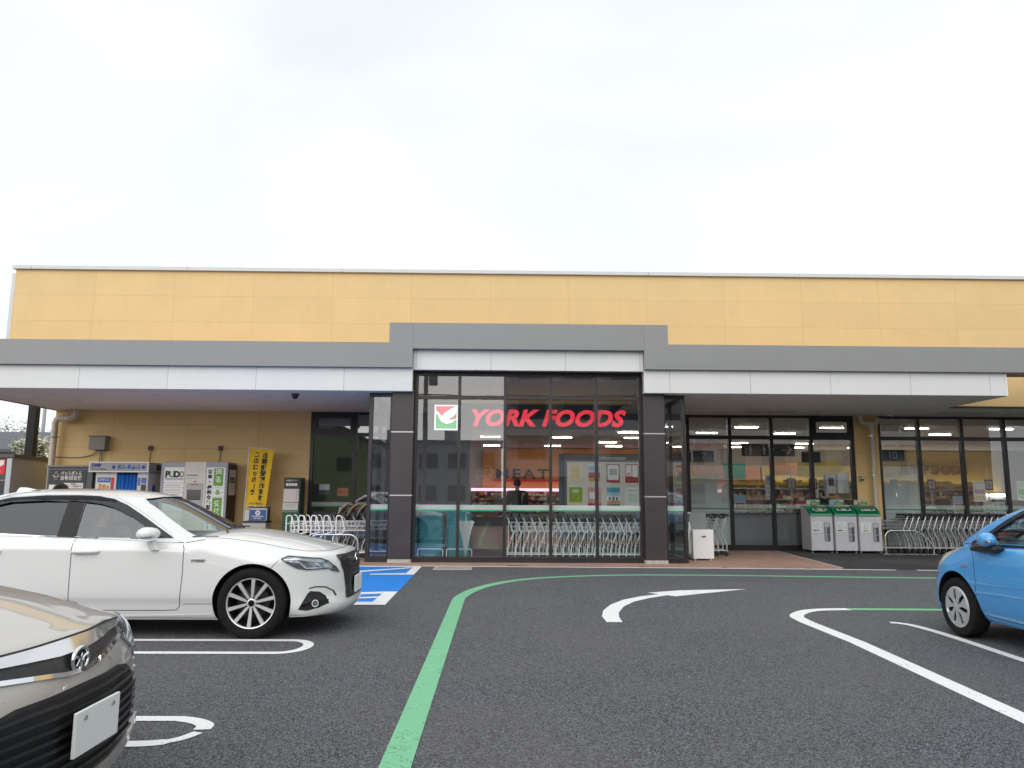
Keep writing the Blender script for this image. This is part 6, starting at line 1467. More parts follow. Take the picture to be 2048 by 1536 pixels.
# lamps, grille and bumper
hl = [(1.713, .745), (1.766, .768), (1.906, .757), (2.049, .742), (2.111, .715), (2.170, .655), (2.202, .595), (2.147, .622), (2.120, .640), (1.941, .640), (1.861, .658), (1.781, .70)]
for s in (-1, 1):
    base = patch(WS, hl, 'y', s, .002, .02, .004).build('headlight', mat('lamp_housing', (0.16, 0.165, 0.18), 0.25, metal=0.3), wc, smooth=50)
    patch(WS, [(1.745, .748), (1.781, .760), (2.040, .734), (2.093, .714), (1.951, .724)], 'y', s, .0045, .02).build('reflector_band', LAMPI, base, smooth=50)
    strip(WS, [(1.789, .722), (1.879, .712), (1.937, .655), (2.075, .652), (2.013, .700)], .011, 'y', s, .006).build('light_guide', mat('white_light_guide', (0.82, 0.84, 0.86), 0.2), base)
    strip(WS, [(1.740, .741), (1.879, .738), (1.968, .722), (2.085, .705)], .007, 'y', s, .006).build('light_guide', mat('white_light_guide', (0.82, 0.84, 0.86), 0.2), base)
    patch(WS, [(1.896, .705), (1.995, .703), (2.049, .662), (1.937, .664)], 'y', s, .0045, .02).build('dark_unit', mat('lamp_grey', (0.20, 0.20, 0.22), 0.2), base, smooth=50)
    patch(WS, [(2.030, .697), (2.085, .705), (2.134, .66), (2.093, .655)], 'y', s, .0048, .02).build('projector', LAMPI, base, smooth=50)
    patch(WS, hl, 'y', s, .010, .03, .002).build('lens', LENSM, base, smooth=50)
    strip(WS, hl, .006, 'y', s, .0115, closed=True).build('lamp_seal', DGREY, base)
    # lower side intake with its fog lamp
    fg_ = [(1.889, .268), (1.962, .415), (1.987, .438), (2.061, .425), (2.110, .385), (2.147, .31), (2.061, .275), (1.962, .255)]
    fo = patch(WS, fg_, 'y', s, .003, .03).build('side_intake', mat('intake_black', (0.012, 0.012, 0.013), 0.5, bump=0.6, bscale=180), wc, smooth=50)
    strip(WS, [(1.971, .462), (2.028, .475), (2.110, .465), (2.167, .425), (2.192, .37)], .010, 'y', s, .004).build('bright_trim', CHD, wc)
    strip(WS, [(1.921, .30), (2.003, .33), (2.135, .335)], .022, 'y', s, .012, thick=.012).build('intake_bar', GBLK, fo)
    loc, n = WS.hit((2.028, .318), 'y', s)
    MB().tube([tuple(loc-n*.01), tuple(loc+n*.016)], .034, 18).build('fog_lamp', CHR, fo, smooth=40); MB().tube([tuple(loc+n*.012), tuple(loc+n*.019)], .028, 16).build('fog_lens', mat('fog_dark', (0.10, 0.105, 0.11), 0.1, metal=0.3), fo, smooth=40)
    # side skirt crease
    strip(WS, [(-1.05, .205), (.3, .208), (1.06, .225)], .012, 'y', s, .004, thick=.006).build('skirt_edge', CW, wc)
gr_ = [(-.50, .755), (.50, .755), (.47, .70), (.41, .55), (.37, .42), (.40, .335), (-.40, .335), (-.37, .42), (-.41, .55), (-.47, .70)]
go = patch(WS, gr_, 'x', 1, .003, .03).build('grille', mat('grille_black', (0.012, 0.012, 0.014), 0.3), wc, smooth=50)
gm = MB()
for i in range(13):
    for j in range(10):
        y = -.42+i*.07+(.035 if j % 2 else 0); z = .47+j*.029; lim = .34+(z-.42)*.38
        if abs(y) < lim:
            loc, n = WS.hit((y, z), 'x', 1); e = .018
            gm.add([tuple(loc+n*.012), tuple(loc+n*.006+Vector((0, -e*1.3, 0))), tuple(loc+n*.004+Vector((0, 0, e*.7))), tuple(loc+n*.006+Vector((0, e*1.3, 0))), tuple(loc+n*.004+Vector((0, 0, -e*.7)))], [(0, 1, 2), (0, 2, 3), (0, 3, 4), (0, 4, 1)])
gm.build('grille_mesh', mat('dark_grille_chrome', (0.09, 0.09, 0.10), 0.25, metal=0.7), go)
strip(WS, gr_[:5]+gr_[5:], .016, 'x', 1, .007, closed=True).build('grille_surround', CHD, go)
loc, n = WS.hit((0, .70), 'x', 1); MB().lathe([(.03, .018), (.052, .018), (.052, .026), (.03, .026)], (0, 0, 0), 'x', 24, closed=True).build('grille_emblem', CHR, go, loc=tuple(loc), smooth=40)
loc, n = WS.hit((0, .42), 'x', 1)
MB().box(-.01, .012, -.165, .165, -.0825, .0825).build('number_plate', mat('plate_white', (0.78, 0.79, 0.78), 0.45), wc, loc=(loc.x+.025, 0, .44), bevel=.004)
loc, n = WS.hit((.93, .731), 'y', -1); text('hybrid_badge', 'HYBRID', .036, CHR, wc, (loc.x, loc.y-.003, .731), width=.135, shear=.25, bold=.001)
loc, n = WS.hit((.93, .731), 'y', 1); text('hybrid_badge', 'HYBRID', .036, CHR, wc, (loc.x, loc.y+.003, .731), rz=math.pi, width=.135, shear=.25, bold=.001)
MB().prism([(-1.42, 1.36), (-1.38, 1.425), (-1.31, 1.425), (-1.13, 1.388), (-1.13, 1.36)], 'y', -.028, .028).build('roof_aerial', CW, wc, bevel=.012)
for x in (1.45, -1.47):
    for s in (-1, 1): wheel(wc, x, s, .885, .334, .232, .215, 'alloy')
WSEAT = mat('pale_grey_seat', (0.30, 0.30, 0.29), 0.8)
seats(wc, [(-.12, -.37), (-.12, .37)], WSEAT)
MB().prism([(-1.25, .34), (-.80, .36), (-.80, .46), (-1.20, .46), (-1.5, 1.0), (-1.6, .98)], 'y', -.66, .66).build('rear_bench', WSEAT, wc, bevel=.04)
MB().prism([(.38, .60), (.42, .86), (.60, .955), (1.05, .955), (1.0, .50), (.5, .45)], 'y', -.70, .70).build('dashboard', DASH, wc, bevel=.02)
sw = MB().tube([(.36+.06*math.sin(a), -.37+.185*math.cos(a), .88+.17*math.sin(a)) for a in [2*math.pi*k/28 for k in range(28)]], .016, 8, closed=True)
sw.tube([(.36, -.37, .88), (.50, -.37, .80)], .03, 8).tube([(.36, -.54, .88), (.36, -.20, .88)], .018, 6); sw.build('steering_wheel', DASH, wc, smooth=50)
MB().box(-1.70, .80, -.735, .735, .335, .345).build('cabin_floor', DASH, wc)
for s in (-1, 1): strip(WG, [(.42, s*.98), (.60, s*.99)], .02, 'x', 1, .004) if False else None
wip = MB().tube([(1.06, -.50, .985), (.98, -.30, 1.005), (.99, .05, 1.02), (1.02, .30, 1.01)], .008, 6).tube([(1.08, .05, .975), (.93, .25, 1.04), (.80, .52, 1.06)], .008, 6); wip.build('wipers', BLK, wc)
MB().tube([(.98, -.66, .935), (1.10, -.4, .978), (1.14, 0, .995), (1.10, .4, .978), (.98, .66, .935)], .008, 6).build('cowl_seal', BLK, wc)

# ------------------------------------------------------------------ blue hatchback (heads towards the shop)
bc = thing('parked_car', 'sky blue hatchback with silver hubcaps at the right edge, facing the shop', 'car', (5.45, 6.49, 0), R(90))
bzT = pchip([(-1.78, .95), (-1.5, .96), (.6, .97), (.9, 1.03), (1.15, 1.09), (1.45, 1.04), (1.75, .95), (1.99, .83)])
bzE = pchip([(-1.78, .94), (-.5, .945), (.2, .93), (.8, .91), (1.0, .985), (1.15, .995), (1.35, .965), (1.65, .885), (1.99, .77)])
bzC = pchip([(-1.78, .80), (0, .76), (.8, .73), (1.2, .72), (1.99, .60)])
bzb = pchip([(-1.78, .28), (-1.2, .215), (.8, .205), (1.5, .21), (1.99, .21)])
def bsect(x):
    b, e, c, t = bzb(x), bzE(x), bzC(x), bzT(x); h = smooth01((x-.75)/.5)
    return [(0, b), (.66, b), (.745, b+.012), (.785, b+.06), (.815, .34), (.838, .46), (.848, .58), (.845, c), (.832, (c+e)/2), (.805-.02*h, e-.03), (.765-.05*h, e+.015*h), (.66-.03*h, e+.35*(t-e)), (.42, e+.78*(t-e)), (.2, e+.94*(t-e)), (0, t)]
PB_ = dict(xr=-1.78, xf=2.0, lf=1.75, lr=1.4, sect=bsect, n=80, axz=.29, rx=-.9, aF=[(0, 0), (.2, .01), (.4, .06), (.55, .12), (.66, .19), (.745, .28), (.80, .38), (.83, .50), (.85, .70)], bF=[(.2, .05), (.3, 0), (.45, .0), (.55, .02), (.70, .10), (.85, .24), (.95, .36)],
           aR=[(0, 0), (.5, .05), (.75, .16), (.85, .4)], bR=[(.2, .1), (.4, 0), (.7, .03), (.95, .1)], pow=2.6,
           gh=[(.84, 1.42, 1.20, .775, -1.62, -1.74), (.93, 1.36, 1.16, .76, -1.58, -1.70), (1.03, 1.24, 1.0, .742, -1.53, -1.66), (1.12, 1.09, .81, .722, -1.49, -1.62), (1.207, .93, .60, .70, -1.44, -1.58), (1.283, .75, .34, .678, -1.40, -1.54), (1.36, .58, .10, .65, -1.34, -1.49),
               (1.42, .42, -.14, .615, -1.26, -1.44), (1.455, .28, -.36, .565, -1.15, -1.38), (1.48, .10, -.5, .48, -1.05, -1.30), (1.50, -.1, -.6, .34, -.98, -1.2), (1.512, -.4, -.7, .12, -.9, -1.0)])
bw1 = [(-.26, .975), (-.24, 1.385), (-.05, 1.355), (.12, 1.310), (.34, 1.228), (.56, 1.125), (.72, 1.035), (.74, .945)]
bw2 = [(-1.30, 1.02), (-1.22, 1.25), (-1.0, 1.385), (-.34, 1.39), (-.36, .98)]
bw3 = [(.79, .945), (.78, 1.01), (1.0, .935)]
bfw = [(-.66, .98), (.66, .98), (.62, 1.15), (.56, 1.32), (.48, 1.41), (-.48, 1.41), (-.56, 1.32), (-.62, 1.15)]
brw = [(-.55, 1.05), (.55, 1.05), (.48, 1.40), (-.48, 1.40)]
body, BS, BG, BL = make_car_shell(PB_, bc, (1.23, -1.23), 0.352, (-1.5, .92, -.70, .70, .34, 1.3), (bw1, bw2), bfw, brw, CBL)
both(lambda s: patch(BG, grow(bw1, .012), 'y', s, -.010, .05, .004), 'front_side_window', CGLASS, bc, sf=BG); both(lambda s: patch(BG, grow(bw2, .012), 'y', s, -.010, .05, .004), 'rear_side_window', PGLASS, bc, sf=BG)
fixn(BG, patch(BG, grow(bfw, .012), 'x', 1, -.008, .06, .005).build('windscreen', CGLASS, bc)); patch(BG, grow(brw, .012), 'x', -1, -.008, .06, .005).build('rear_window', PGLASS, bc, smooth=60)
both(lambda s: patch(BG, bw3, 'y', s, .003, .04), 'quarter_window', GBLK, bc, smooth=60)
both(lambda s: strip(BG, [(-.30, .975), (-.27, 1.40), (-.05, 1.372), (.13, 1.326), (.35, 1.244), (.57, 1.142), (.74, 1.045), (1.02, .925)], .034, 'y', s, .004), 'window_seal', BLK, bc)
both(lambda s: patch(BG, [(-.36, .97), (-.34, 1.40), (-.24, 1.40), (-.26, .97)], 'y', s, .0055, .05), 'pillar_trim', GBLK, bc)
both(lambda s: strip(BS, [(-1.3, .99), (-.3, .965), (.3, .94), (1.03, .915)], .022, 'y', s, .005), 'belt_seal', BLK, bc)
gap(BS, [(.98, .91), (.90, .80), (.875, .60), (.90, .45), (.94, .36), (.90, .30), (.80, .262), (-.2, .262)], bc); gap(BS, [(-.30, .95), (-.28, .6), (-.3, .262)], bc)
gap(BS, [(1.02, .925), (1.22, .915), (1.42, .86)], bc, .005); gap(BS, [(1.50, .60), (1.62, .58)], bc, .004)
both(lambda s: strip(BS, [(-1.0, .60), (.2, .585), (.90, .545)], .010, 'y', s, .0035, thick=.003), 'door_crease', CBL, bc); both(lambda s: strip(BS, [(-1.0, .525), (.2, .505), (.90, .46)], .010, 'y', s, .0035, thick=.003), 'door_crease', CBL, bc)
both(lambda s: strip(BS, [(.86, .285), (.80, .235), (.4, .228), (-1.0, .23)], .016, 'y', s, .006, thick=.008), 'sill_edge', CBL, bc)
hb_ = [(1.27, .885), (1.36, .885), (1.50, .835), (1.60, .75), (1.60, .69), (1.52, .66), (1.44, .74)]
for s in (-1, 1):
    h_ = patch(BS, hb_, 'y', s, .004, .025, .004).build('headlight', LAMPY, bc, smooth=50); patch(BS, [(1.50, .80), (1.57, .74), (1.56, .70), (1.50, .72)], 'y', s, .0055, .02).build('lamp_unit', LAMPI, h_, smooth=50)
    y0 = s*.80; m_ = MB(); rings = []
    for d, rx, rz in [(0.0, .02, .015), (.008, .075, .055), (.03, .10, .068), (.07, .098, .066), (.10, .082, .055), (.115, .04, .034), (.12, .004, .008)]:
        rings.append([(.60-rx*math.cos(2*math.pi*k/20), y0+s*(.03+d), .985+rz*math.sin(2*math.pi*k/20)) for k in range(20)])
    m_.add(*ring_mesh(rings)); mo = m_.build('wing_mirror', CBL, bc, smooth=50)
    MB().prism([(.50, .93), (.74, .93), (.86, .90), (.84, .865), (.54, .87), (.48, .90)], 'y', y0-s*.01, y0+s*.10).build('mirror_base', BLK, mo, bevel=.015)
    MB().box(.48, .58, y0+s*.12-.004, y0+s*.12+.02*s, .95, .985).build('indicator', LAMPI, mo, bevel=.012)
bg_ = [(-.42, .56), (.42, .56), (.50, .34), (.40, .26), (-.40, .26), (-.50, .34)]
patch(BS, bg_, 'x', 1, .004, .04).build('grille', BLK, bc, smooth=50)
loc, n = BS.hit((0, .46), 'x', 1); MB().box(-.01, .012, -.165, .165, -.0825, .0825).build('number_plate', mat('plate_white', (0.78, 0.79, 0.78), 0.45), bc, loc=(loc.x+.02, 0, .44), bevel=.004)
loc, n = BS.hit((1.03, .703), 'y', 1); text('hybrid_badge', 'HYBRID', .034, CHR, bc, (loc.x, loc.y+.004, .703), rz=math.pi, width=.12, shear=.25, bold=.001)
MB().prism([(1.62, .23), (1.58, .23), (1.54, .14), (1.57, .14)], 'y', -.66, .66).build('front_spoiler', BLK, bc)
for x in (1.23, -1.23):
    for s in (-1, 1): wheel(bc, x, s, .838, .29, .195, .175, 'hubcap')
BSEAT = mat('fawn_seat_cloth', (0.34, 0.33, 0.28), 0.85)
seats(bc, [(-.05, -.34), (-.05, .34)], BSEAT)
MB().prism([(.45, .60), (.50, .88), (.65, .955), (1.2, .955), (1.1, .50), (.55, .45)], 'y', -.68, .68).build('dashboard', DASH, bc, bevel=.02)
MB().tube([(.44+.06*math.sin(a), -.34+.18*math.cos(a), .90+.165*math.sin(a)) for a in [2*math.pi*k/24 for k in range(24)]], .016, 8, closed=True).build('steering_wheel', DASH, bc, smooth=50)
MB().box(-1.45, .88, -.69, .69, .335, .345).build('cabin_floor', DASH, bc)

# ------------------------------------------------------------------ beige saloon in the near corner
gc_ = thing('parked_car', 'bronze beige saloon with a chrome nose bar and black slatted grille, bottom left corner', 'car', (-3.845, 3.20, 0))
gzT = pchip([(-2.18, .92), (-1.9, .98), (-1.4, .98), (-1.2, .95), (.6, .95), (.85, .985), (1.05, 1.005), (1.4, .985), (1.75, .93), (2.0, .865), (2.19, .805)])
gzE = pchip([(-2.18, .88), (-1.5, .92), (.6, .915), (1.0, .92), (1.4, .90), (1.75, .86), (2.0, .815), (2.19, .765)])
gzC = pchip([(-2.18, .74), (0, .78), (1.2, .76), (2.19, .64)])
gzb = pchip([(-2.18, .26), (-1.5, .19), (1.4, .18), (2.19, .165)])
def gsect(x):
    b, e, c, t = gzb(x), gzE(x), gzC(x), gzT(x); h = smooth01((x-.6)/.6)
    return [(0, b), (.66, b), (.75, b+.012), (.79, b+.06), (.82, .34), (.84, .46), (.848, .60), (.845, c), (.832, (c+e)/2), (.80-.01*h, e-.02), (.755-.035*h, e+.012), (.64, e+.45*(t-e)+.008*h), (.42, e+.80*(t-e)), (.2, e+.95*(t-e)), (0, t)]
PG_ = dict(xr=-2.18, xf=2.20, lf=1.7, lr=1.5, sect=gsect, n=110, axz=.30, aF=[(0, 0), (.2, .012), (.4, .055), (.55, .09), (.66, .12), (.745, .155), (.80, .21), (.83, .30), (.85, .55)], bF=[(.16, .05), (.22, .01), (.30, 0), (.50, .0), (.60, .015), (.68, .04), (.76, .085), (.82, .13)],
           aR=[(0, 0), (.5, .05), (.75, .16), (.85, .4)], bR=[(.2, .1), (.4, 0), (.7, .03), (.98, .1)], pow=2.5,
           gh=[(.84, 1.18, .86, .765, -1.75, -1.88), (.93, 1.06, .72, .75, -1.65, -1.80), (1.03, .90, .54, .725, -1.52, -1.70), (1.13, .73, .34, .70, -1.38, -1.58), (1.24, .53, .10, .665, -1.2, -1.45), (1.34, .33, -.15, .63, -1.0, -1.3), (1.39, .2, -.3, .58, -.9, -1.2), (1.42, .05, -.4, .48, -.85, -1.1), (1.445, -.15, -.5, .32, -.8, -1.0), (1.455, -.4, -.6, .1, -.75, -.85)])
gw1 = [(-.24, .965), (-.22, 1.30), (-.05, 1.295), (.12, 1.215), (.34, 1.10), (.55, .98), (.58, .945)]; gw2 = [(-1.35, .99), (-1.1, 1.18), (-.85, 1.29), (-.32, 1.30), (-.34, .97)]
gfw = [(-.64, .98), (.64, .98), (.58, 1.15), (.50, 1.31), (.42, 1.36), (-.42, 1.36), (-.50, 1.31), (-.58, 1.15)]; grw = [(-.55, 1.03), (.55, 1.03), (.46, 1.30), (-.46, 1.30)]
body, GS, GG, GL = make_car_shell(PG_, gc_, (1.30, -1.30), 0.355, (-1.5, .75, -.70, .70, .34, 1.3), (gw1, gw2), gfw, grw, CBG)
both(lambda s: patch(GG, grow(gw1, .012), 'y', s, -.010, .05, .004), 'front_side_window', CGLASS, gc_, sf=GG); both(lambda s: patch(GG, grow(gw2, .012), 'y', s, -.010, .05, .004), 'rear_side_window', PGLASS, gc_, sf=GG)
fixn(GG, patch(GG, grow(gfw, .012), 'x', 1, -.008, .06, .005).build('windscreen', CGLASS, gc_)); patch(GG, grow(grw, .012), 'x', -1, -.008, .06, .005).build('rear_window', PGLASS, gc_, smooth=60)
gap(GS, [(.60, .92), (.70, .88), (.72, .6), (.70, .30), (.62, .25), (-.2, .25)], gc_); gap(GS, [(-.27, .95), (-.26, .6), (-.28, .25)], gc_)
for s in (-1, 1): strip(GS, [(.80, s*.735), (1.3, s*.72), (1.65, s*.70), (1.78, s*.665)], .007, 'z', 1, .0015, thick=.001).build('shut_line', GAP, gc_)
he = [(-.645, .775), (-.58, .778), (-.45, .787), (-.25, .790), (0, .792), (.25, .790), (.45, .787), (.58, .778), (.645, .775)]
strip(GS, he, .008, 'x', 1, .002, thick=.001).build('shut_line', GAP, gc_)
# chrome bar under the bonnet with the emblem, running out to the lamps
cbp = [(-.60, .772), (-.45, .780), (-.25, .784), (0, .786), (.25, .784), (.45, .780), (.60, .772), (.58, .756), (.40, .752), (.22, .744), (.09, .736), (-.09, .736), (-.22, .744), (-.40, .752), (-.58, .756)]
co = patch(GS, cbp, 'x', 1, .012, .03, .012).build('chrome_bar', mat('satin_chrome', (0.72, 0.72, 0.73), 0.13, metal=1.0), gc_, smooth=50)
patch(GS, [(-.50, .753), (-.40, .751), (-.22, .743), (-.09, .735), (.09, .735), (.22, .743), (.40, .751), (.50, .753), (.50, .720), (.22, .690), (.08, .672), (-.08, .672), (-.22, .690), (-.50, .720)], 'x', 1, .003, .03).build('upper_slot', BLK, gc_, smooth=50)
strip(GS, [(-.58, .726), (-.40, .707), (-.22, .688), (-.08, .669), (.08, .669), (.22, .688), (.40, .707), (.58, .726)], .016, 'x', 1, .012, thick=.012).build('lower_chrome_strip', CHR, gc_, smooth=50)
loc, n = GS.hit((0, .712), 'x', 1); ex = loc.x+.012
em = MB(); em.tube([(ex+.006, .056*math.cos(a), .712+.046*math.sin(a)) for a in [2*math.pi*k/32 for k in range(32)]], .0085, 8, closed=True)
em.tube([(ex+.008, -.048, .728), (ex+.011, -.012, .722), (ex+.011, 0, .706), (ex+.011, .012, .722), (ex+.008, .048, .728)], .007, 6).tube([(ex+.010, 0, .706), (ex+.008, 0, .672)], .007, 6).tube([(ex+.008, -.03, .690), (ex+.010, 0, .735), (ex+.008, .03, .690)], .005, 6)
em.build('emblem', CHR, co, smooth=50); MB().lathe([(.001, 0), (.045, 0), (.045, .004), (.001, .004)], (0, 0, 0), 'x', 24).build('emblem_disc', GBLK, co, loc=(ex-.004, 0, .712))
hg = [(.50, .752), (.62, .775), (.745, .772), (.80, .745), (.82, .69), (.80, .625), (.73, .60), (.64, .635), (.53, .70)]
for s in (-1, 1):
    ho = patch(GS, [(s*a, b) for a, b in hg], 'x', 1, .003, .025, .004).build('headlight', mat('lamp_bright', (0.36, 0.37, 0.39), 0.2, metal=0.6), gc_, smooth=50)
    patch(GS, [(s*a, b) for a, b in [(.60, .755), (.70, .762), (.74, .70), (.66, .68), (.60, .71)]], 'x', 1, .006, .02).build('projector', LAMPI, ho, smooth=50); patch(GS, [(s*a, b) for a, b in [(.755, .755), (.785, .74), (.80, .70), (.775, .67), (.755, .68)]], 'x', 1, .006, .02).build('indicator_lens', AMB, ho, smooth=50)
    patch(GS, [(s*a, b) for a, b in [(.56, .75), (.66, .765), (.60, .715)]], 'x', 1, .007, .02).build('reflector', CHR, ho, smooth=50); strip(GS, [(s*a, b) for a, b in [(.56, .712), (.66, .66), (.74, .63), (.79, .66), (.795, .73)]], .012, 'x', 1, .009).build('light_guide', mat('white_light_guide', (0.82, 0.84, 0.86), 0.2), ho)
    patch(GS, [(s*a, b) for a, b in grow(hg, .004)], 'x', 1, .014, .03, .003).build('lens', LENSM, ho, smooth=50); strip(GS, [(s*a, b) for a, b in hg[4:]+hg[:1]], .010, 'x', 1, .016).build('lamp_trim', CHR, ho)
    fgl = [(s*a, b) for a, b in [(.70, .46), (.78, .50), (.79, .36), (.72, .33)]]
    patch(GS, fgl, 'x', 1, .003, .03).build('fog_recess', BLK, gc_, smooth=50)
gg = [(-.36, .604), (0, .612), (.36, .604), (.50, .578), (.58, .53), (.62, .46), (.615, .37), (.57, .30), (.45, .268), (-.45, .268), (-.57, .30), (-.615, .37), (-.62, .46), (-.58, .53), (-.50, .578)]
go = patch(GS, gg, 'x', 1, .003, .03).build('grille', mat('deep_black', (0.008, 0.008, 0.009), 0.6), gc_, smooth=50)
for k, z in enumerate((.572, .534, .496, .458, .420, .382, .344, .308)):
    wd_ = .46 if z > .55 else (.55 if (z > .51 or z < .33) else .59)
    strip(GS, [(-wd_, z), (-.3, z+.006), (0, z+.008), (.3, z+.006), (wd_, z)], .013, 'x', 1, .022, thick=.02).build('grille_slat', mat('slat_black', (0.02, 0.02, 0.023), 0.3), go)
strip(GS, gg, .018, 'x', 1, .006, closed=True, thick=.006).build('grille_surround', BLK, go)
strip(GS, [(-.68, .31), (-.60, .262), (-.45, .238), (.45, .238), (.60, .262), (.68, .31)], .045, 'x', 1, .022, thick=.022).build('bumper_lip', CBG, gc_, smooth=50)
loc, n = GS.hit((0, .46), 'x', 1); MB().box(-.008, .006, -.165, .165, -.0825, .0825).build('number_plate', mat('plate_white', (0.78, 0.79, 0.78), 0.45), gc_, loc=(loc.x+.05, 0, .465), bevel=.003)
for q in (-.105, .105): MB().cyl((loc.x+.054, q, .518), (loc.x+.062, q, .518), .009, 10).build('plate_bolt', STEEL, gc_)
for x in (1.30, -1.30):
    for s in (-1, 1): wheel(gc_, x, s, .838, .30, .20, .18, 'hubcap')
seats(gc_, [(-.05, -.34), (-.05, .34)], BSEAT); MB().prism([(.38, .60), (.42, .86), (.60, .945), (1.0, .945), (.95, .50), (.5, .45)], 'y', -.66, .66).build('dashboard', DASH, gc_, bevel=.02); MB().box(-1.45, .72, -.69, .69, .335, .345).build('cabin_floor', DASH, gc_)
# ================================================================== people
def skinned(name, nodes, edges, m, parent, root, sub=2):
    keys = list(nodes); me = bpy.data.meshes.new(name); me.from_pydata([nodes[k][0] for k in keys], [(keys.index(a), keys.index(b)) for a, b in edges], [])
    o = link(bpy.data.objects.new('tmp', me)); md = o.modifiers.new('s', 'SKIN'); md.use_smooth_shade = True
    if not me.skin_vertices: me.skin_vertices.new() if hasattr(me.skin_vertices, 'new') else None
    sv = me.skin_vertices[0].data
    for i, k in enumerate(keys):
        r = nodes[k][1]; sv[i].radius = r if isinstance(r, tuple) else (r, r); sv[i].use_root = (k == root)
    ss = o.modifiers.new('u', 'SUBSURF'); ss.levels = sub; ss.render_levels = sub
    dg = bpy.context.evaluated_depsgraph_get(); dg.update(); r = bpy.data.meshes.new_from_object(o.evaluated_get(dg)); bpy.data.objects.remove(o)
    r.materials.clear(); return mk(name, r, m, parent, smooth=180)
SKIN = mat('skin', (0.50, 0.30, 0.21), 0.55); HAIR = mat('black_hair', (0.012, 0.010, 0.009), 0.5); JACK = mat('dark_olive_jacket', (0.045, 0.048, 0.035), 0.85); TROU = mat('dark_trousers', (0.018, 0.019, 0.024), 0.85)
def hand(nodes, edges, wrist, pre, d, side, up_, curl=0.5):
    """palm and five fingers growing out of the wrist node; d = forward direction, side = thumb side"""
    w = Vector(nodes[wrist][0]); d = Vector(d).normalized(); s = Vector(side).normalized(); u = Vector(up_).normalized()
    nodes[pre+'palm'] = (tuple(w+d*0.05), (0.024, 0.034)); edges.append((wrist, pre+'palm'))
    for i, (o_, ln) in enumerate(((0.026, 0.070), (0.009, 0.080), (-0.009, 0.074), (-0.026, 0.058))):
        a = w+d*0.09+s*o_; b_ = a+(d*(1-curl*0.4)-u*curl*0.6)*ln*0.5; c = b_+(d*(1-curl)-u*curl*1.1).normalized()*ln*0.45
        for j, (p, r_) in enumerate(((a, 0.009), (b_, 0.0085), (c, 0.007))): nodes['%sf%d%d' % (pre, i, j)] = (tuple(p), r_)
        edges += [(pre+'palm', '%sf%d0' % (pre, i)), ('%sf%d0' % (pre, i), '%sf%d1' % (pre, i)), ('%sf%d1' % (pre, i), '%sf%d2' % (pre, i))]
    a = w+d*0.035+s*0.032; b_ = a+(d*0.6+s*0.5-u*0.2).normalized()*0.035; c = b_+(d*0.9-u*0.3).normalized()*0.028
    for j, (p, r_) in enumerate(((a, 0.011), (b_, 0.010), (c, 0.008))): nodes['%st%d' % (pre, j)] = (tuple(p), r_)
    edges += [(pre+'palm', pre+'t0'), (pre+'t0', pre+'t1'), (pre+'t1', pre+'t2')]
def head(t, c, f, hair_m):
    """face features and hair on a head centred at c looking along f (a unit vector in the plane)"""
    c = Vector(c); f = Vector(f).normalized(); r_ = Vector((-f.y, f.x, 0)); M = Matrix((( f.x, r_.x, 0, c.x), (f.y, r_.y, 0, c.y), (0, 0, 1, c.z), (0, 0, 0, 1)))
    def P(*p): return tuple(M @ Vector(p))
    MB().tube([P(0.088, 0, 0.02), P(0.108, 0, -0.012), P(0.095, 0, -0.03)], [0.008, 0.013, 0.009], 8).build('nose', SKIN, t, smooth=60)
    e = MB()
    for s in (-1, 1): e.ball(P(0.086, s*0.032, 0.012), 0.011, 8, 6)
    e.build('eyes', mat('eye_dark', (0.03, 0.02, 0.015), 0.2), t, smooth=60)
    MB().tube([P(0.088, -0.022, -0.058), P(0.094, 0, -0.056), P(0.088, 0.022, -0.058)], 0.005, 6).build('mouth', mat('lips', (0.40, 0.18, 0.15), 0.5), t, smooth=60)
    for s in (-1, 1): MB().ball(P(0.0, s*0.080, 0.0), (0.016, 0.010, 0.028), 8, 6).build('ear', SKIN, t, smooth=60)
    vs = []; fs = []; n, m_ = 20, 10
    for i in range(m_+1):
        th = math.pi*0.60*i/m_
        for k in range(n):
            a = 2*math.pi*k/n; front = math.cos(a) > 0.35; tt = min(th, math.pi*0.33) if front else th
            vs.append(P(-0.012+0.104*math.sin(tt)*math.cos(a), 0.087*math.sin(tt)*math.sin(a), 0.012+0.122*math.cos(tt)))
    for i in range(m_):
        for k in range(n): fs.append((i*n+k, (i+1)*n+k, (i+1)*n+(k+1) % n, i*n+(k+1) % n))
    b = MB(); b.add(vs, fs); o = b.build('hair', hair_m, t, smooth=60); q = o.modifiers.new('t', 'SOLIDIFY'); q.thickness = 0.012; q.offset = 1
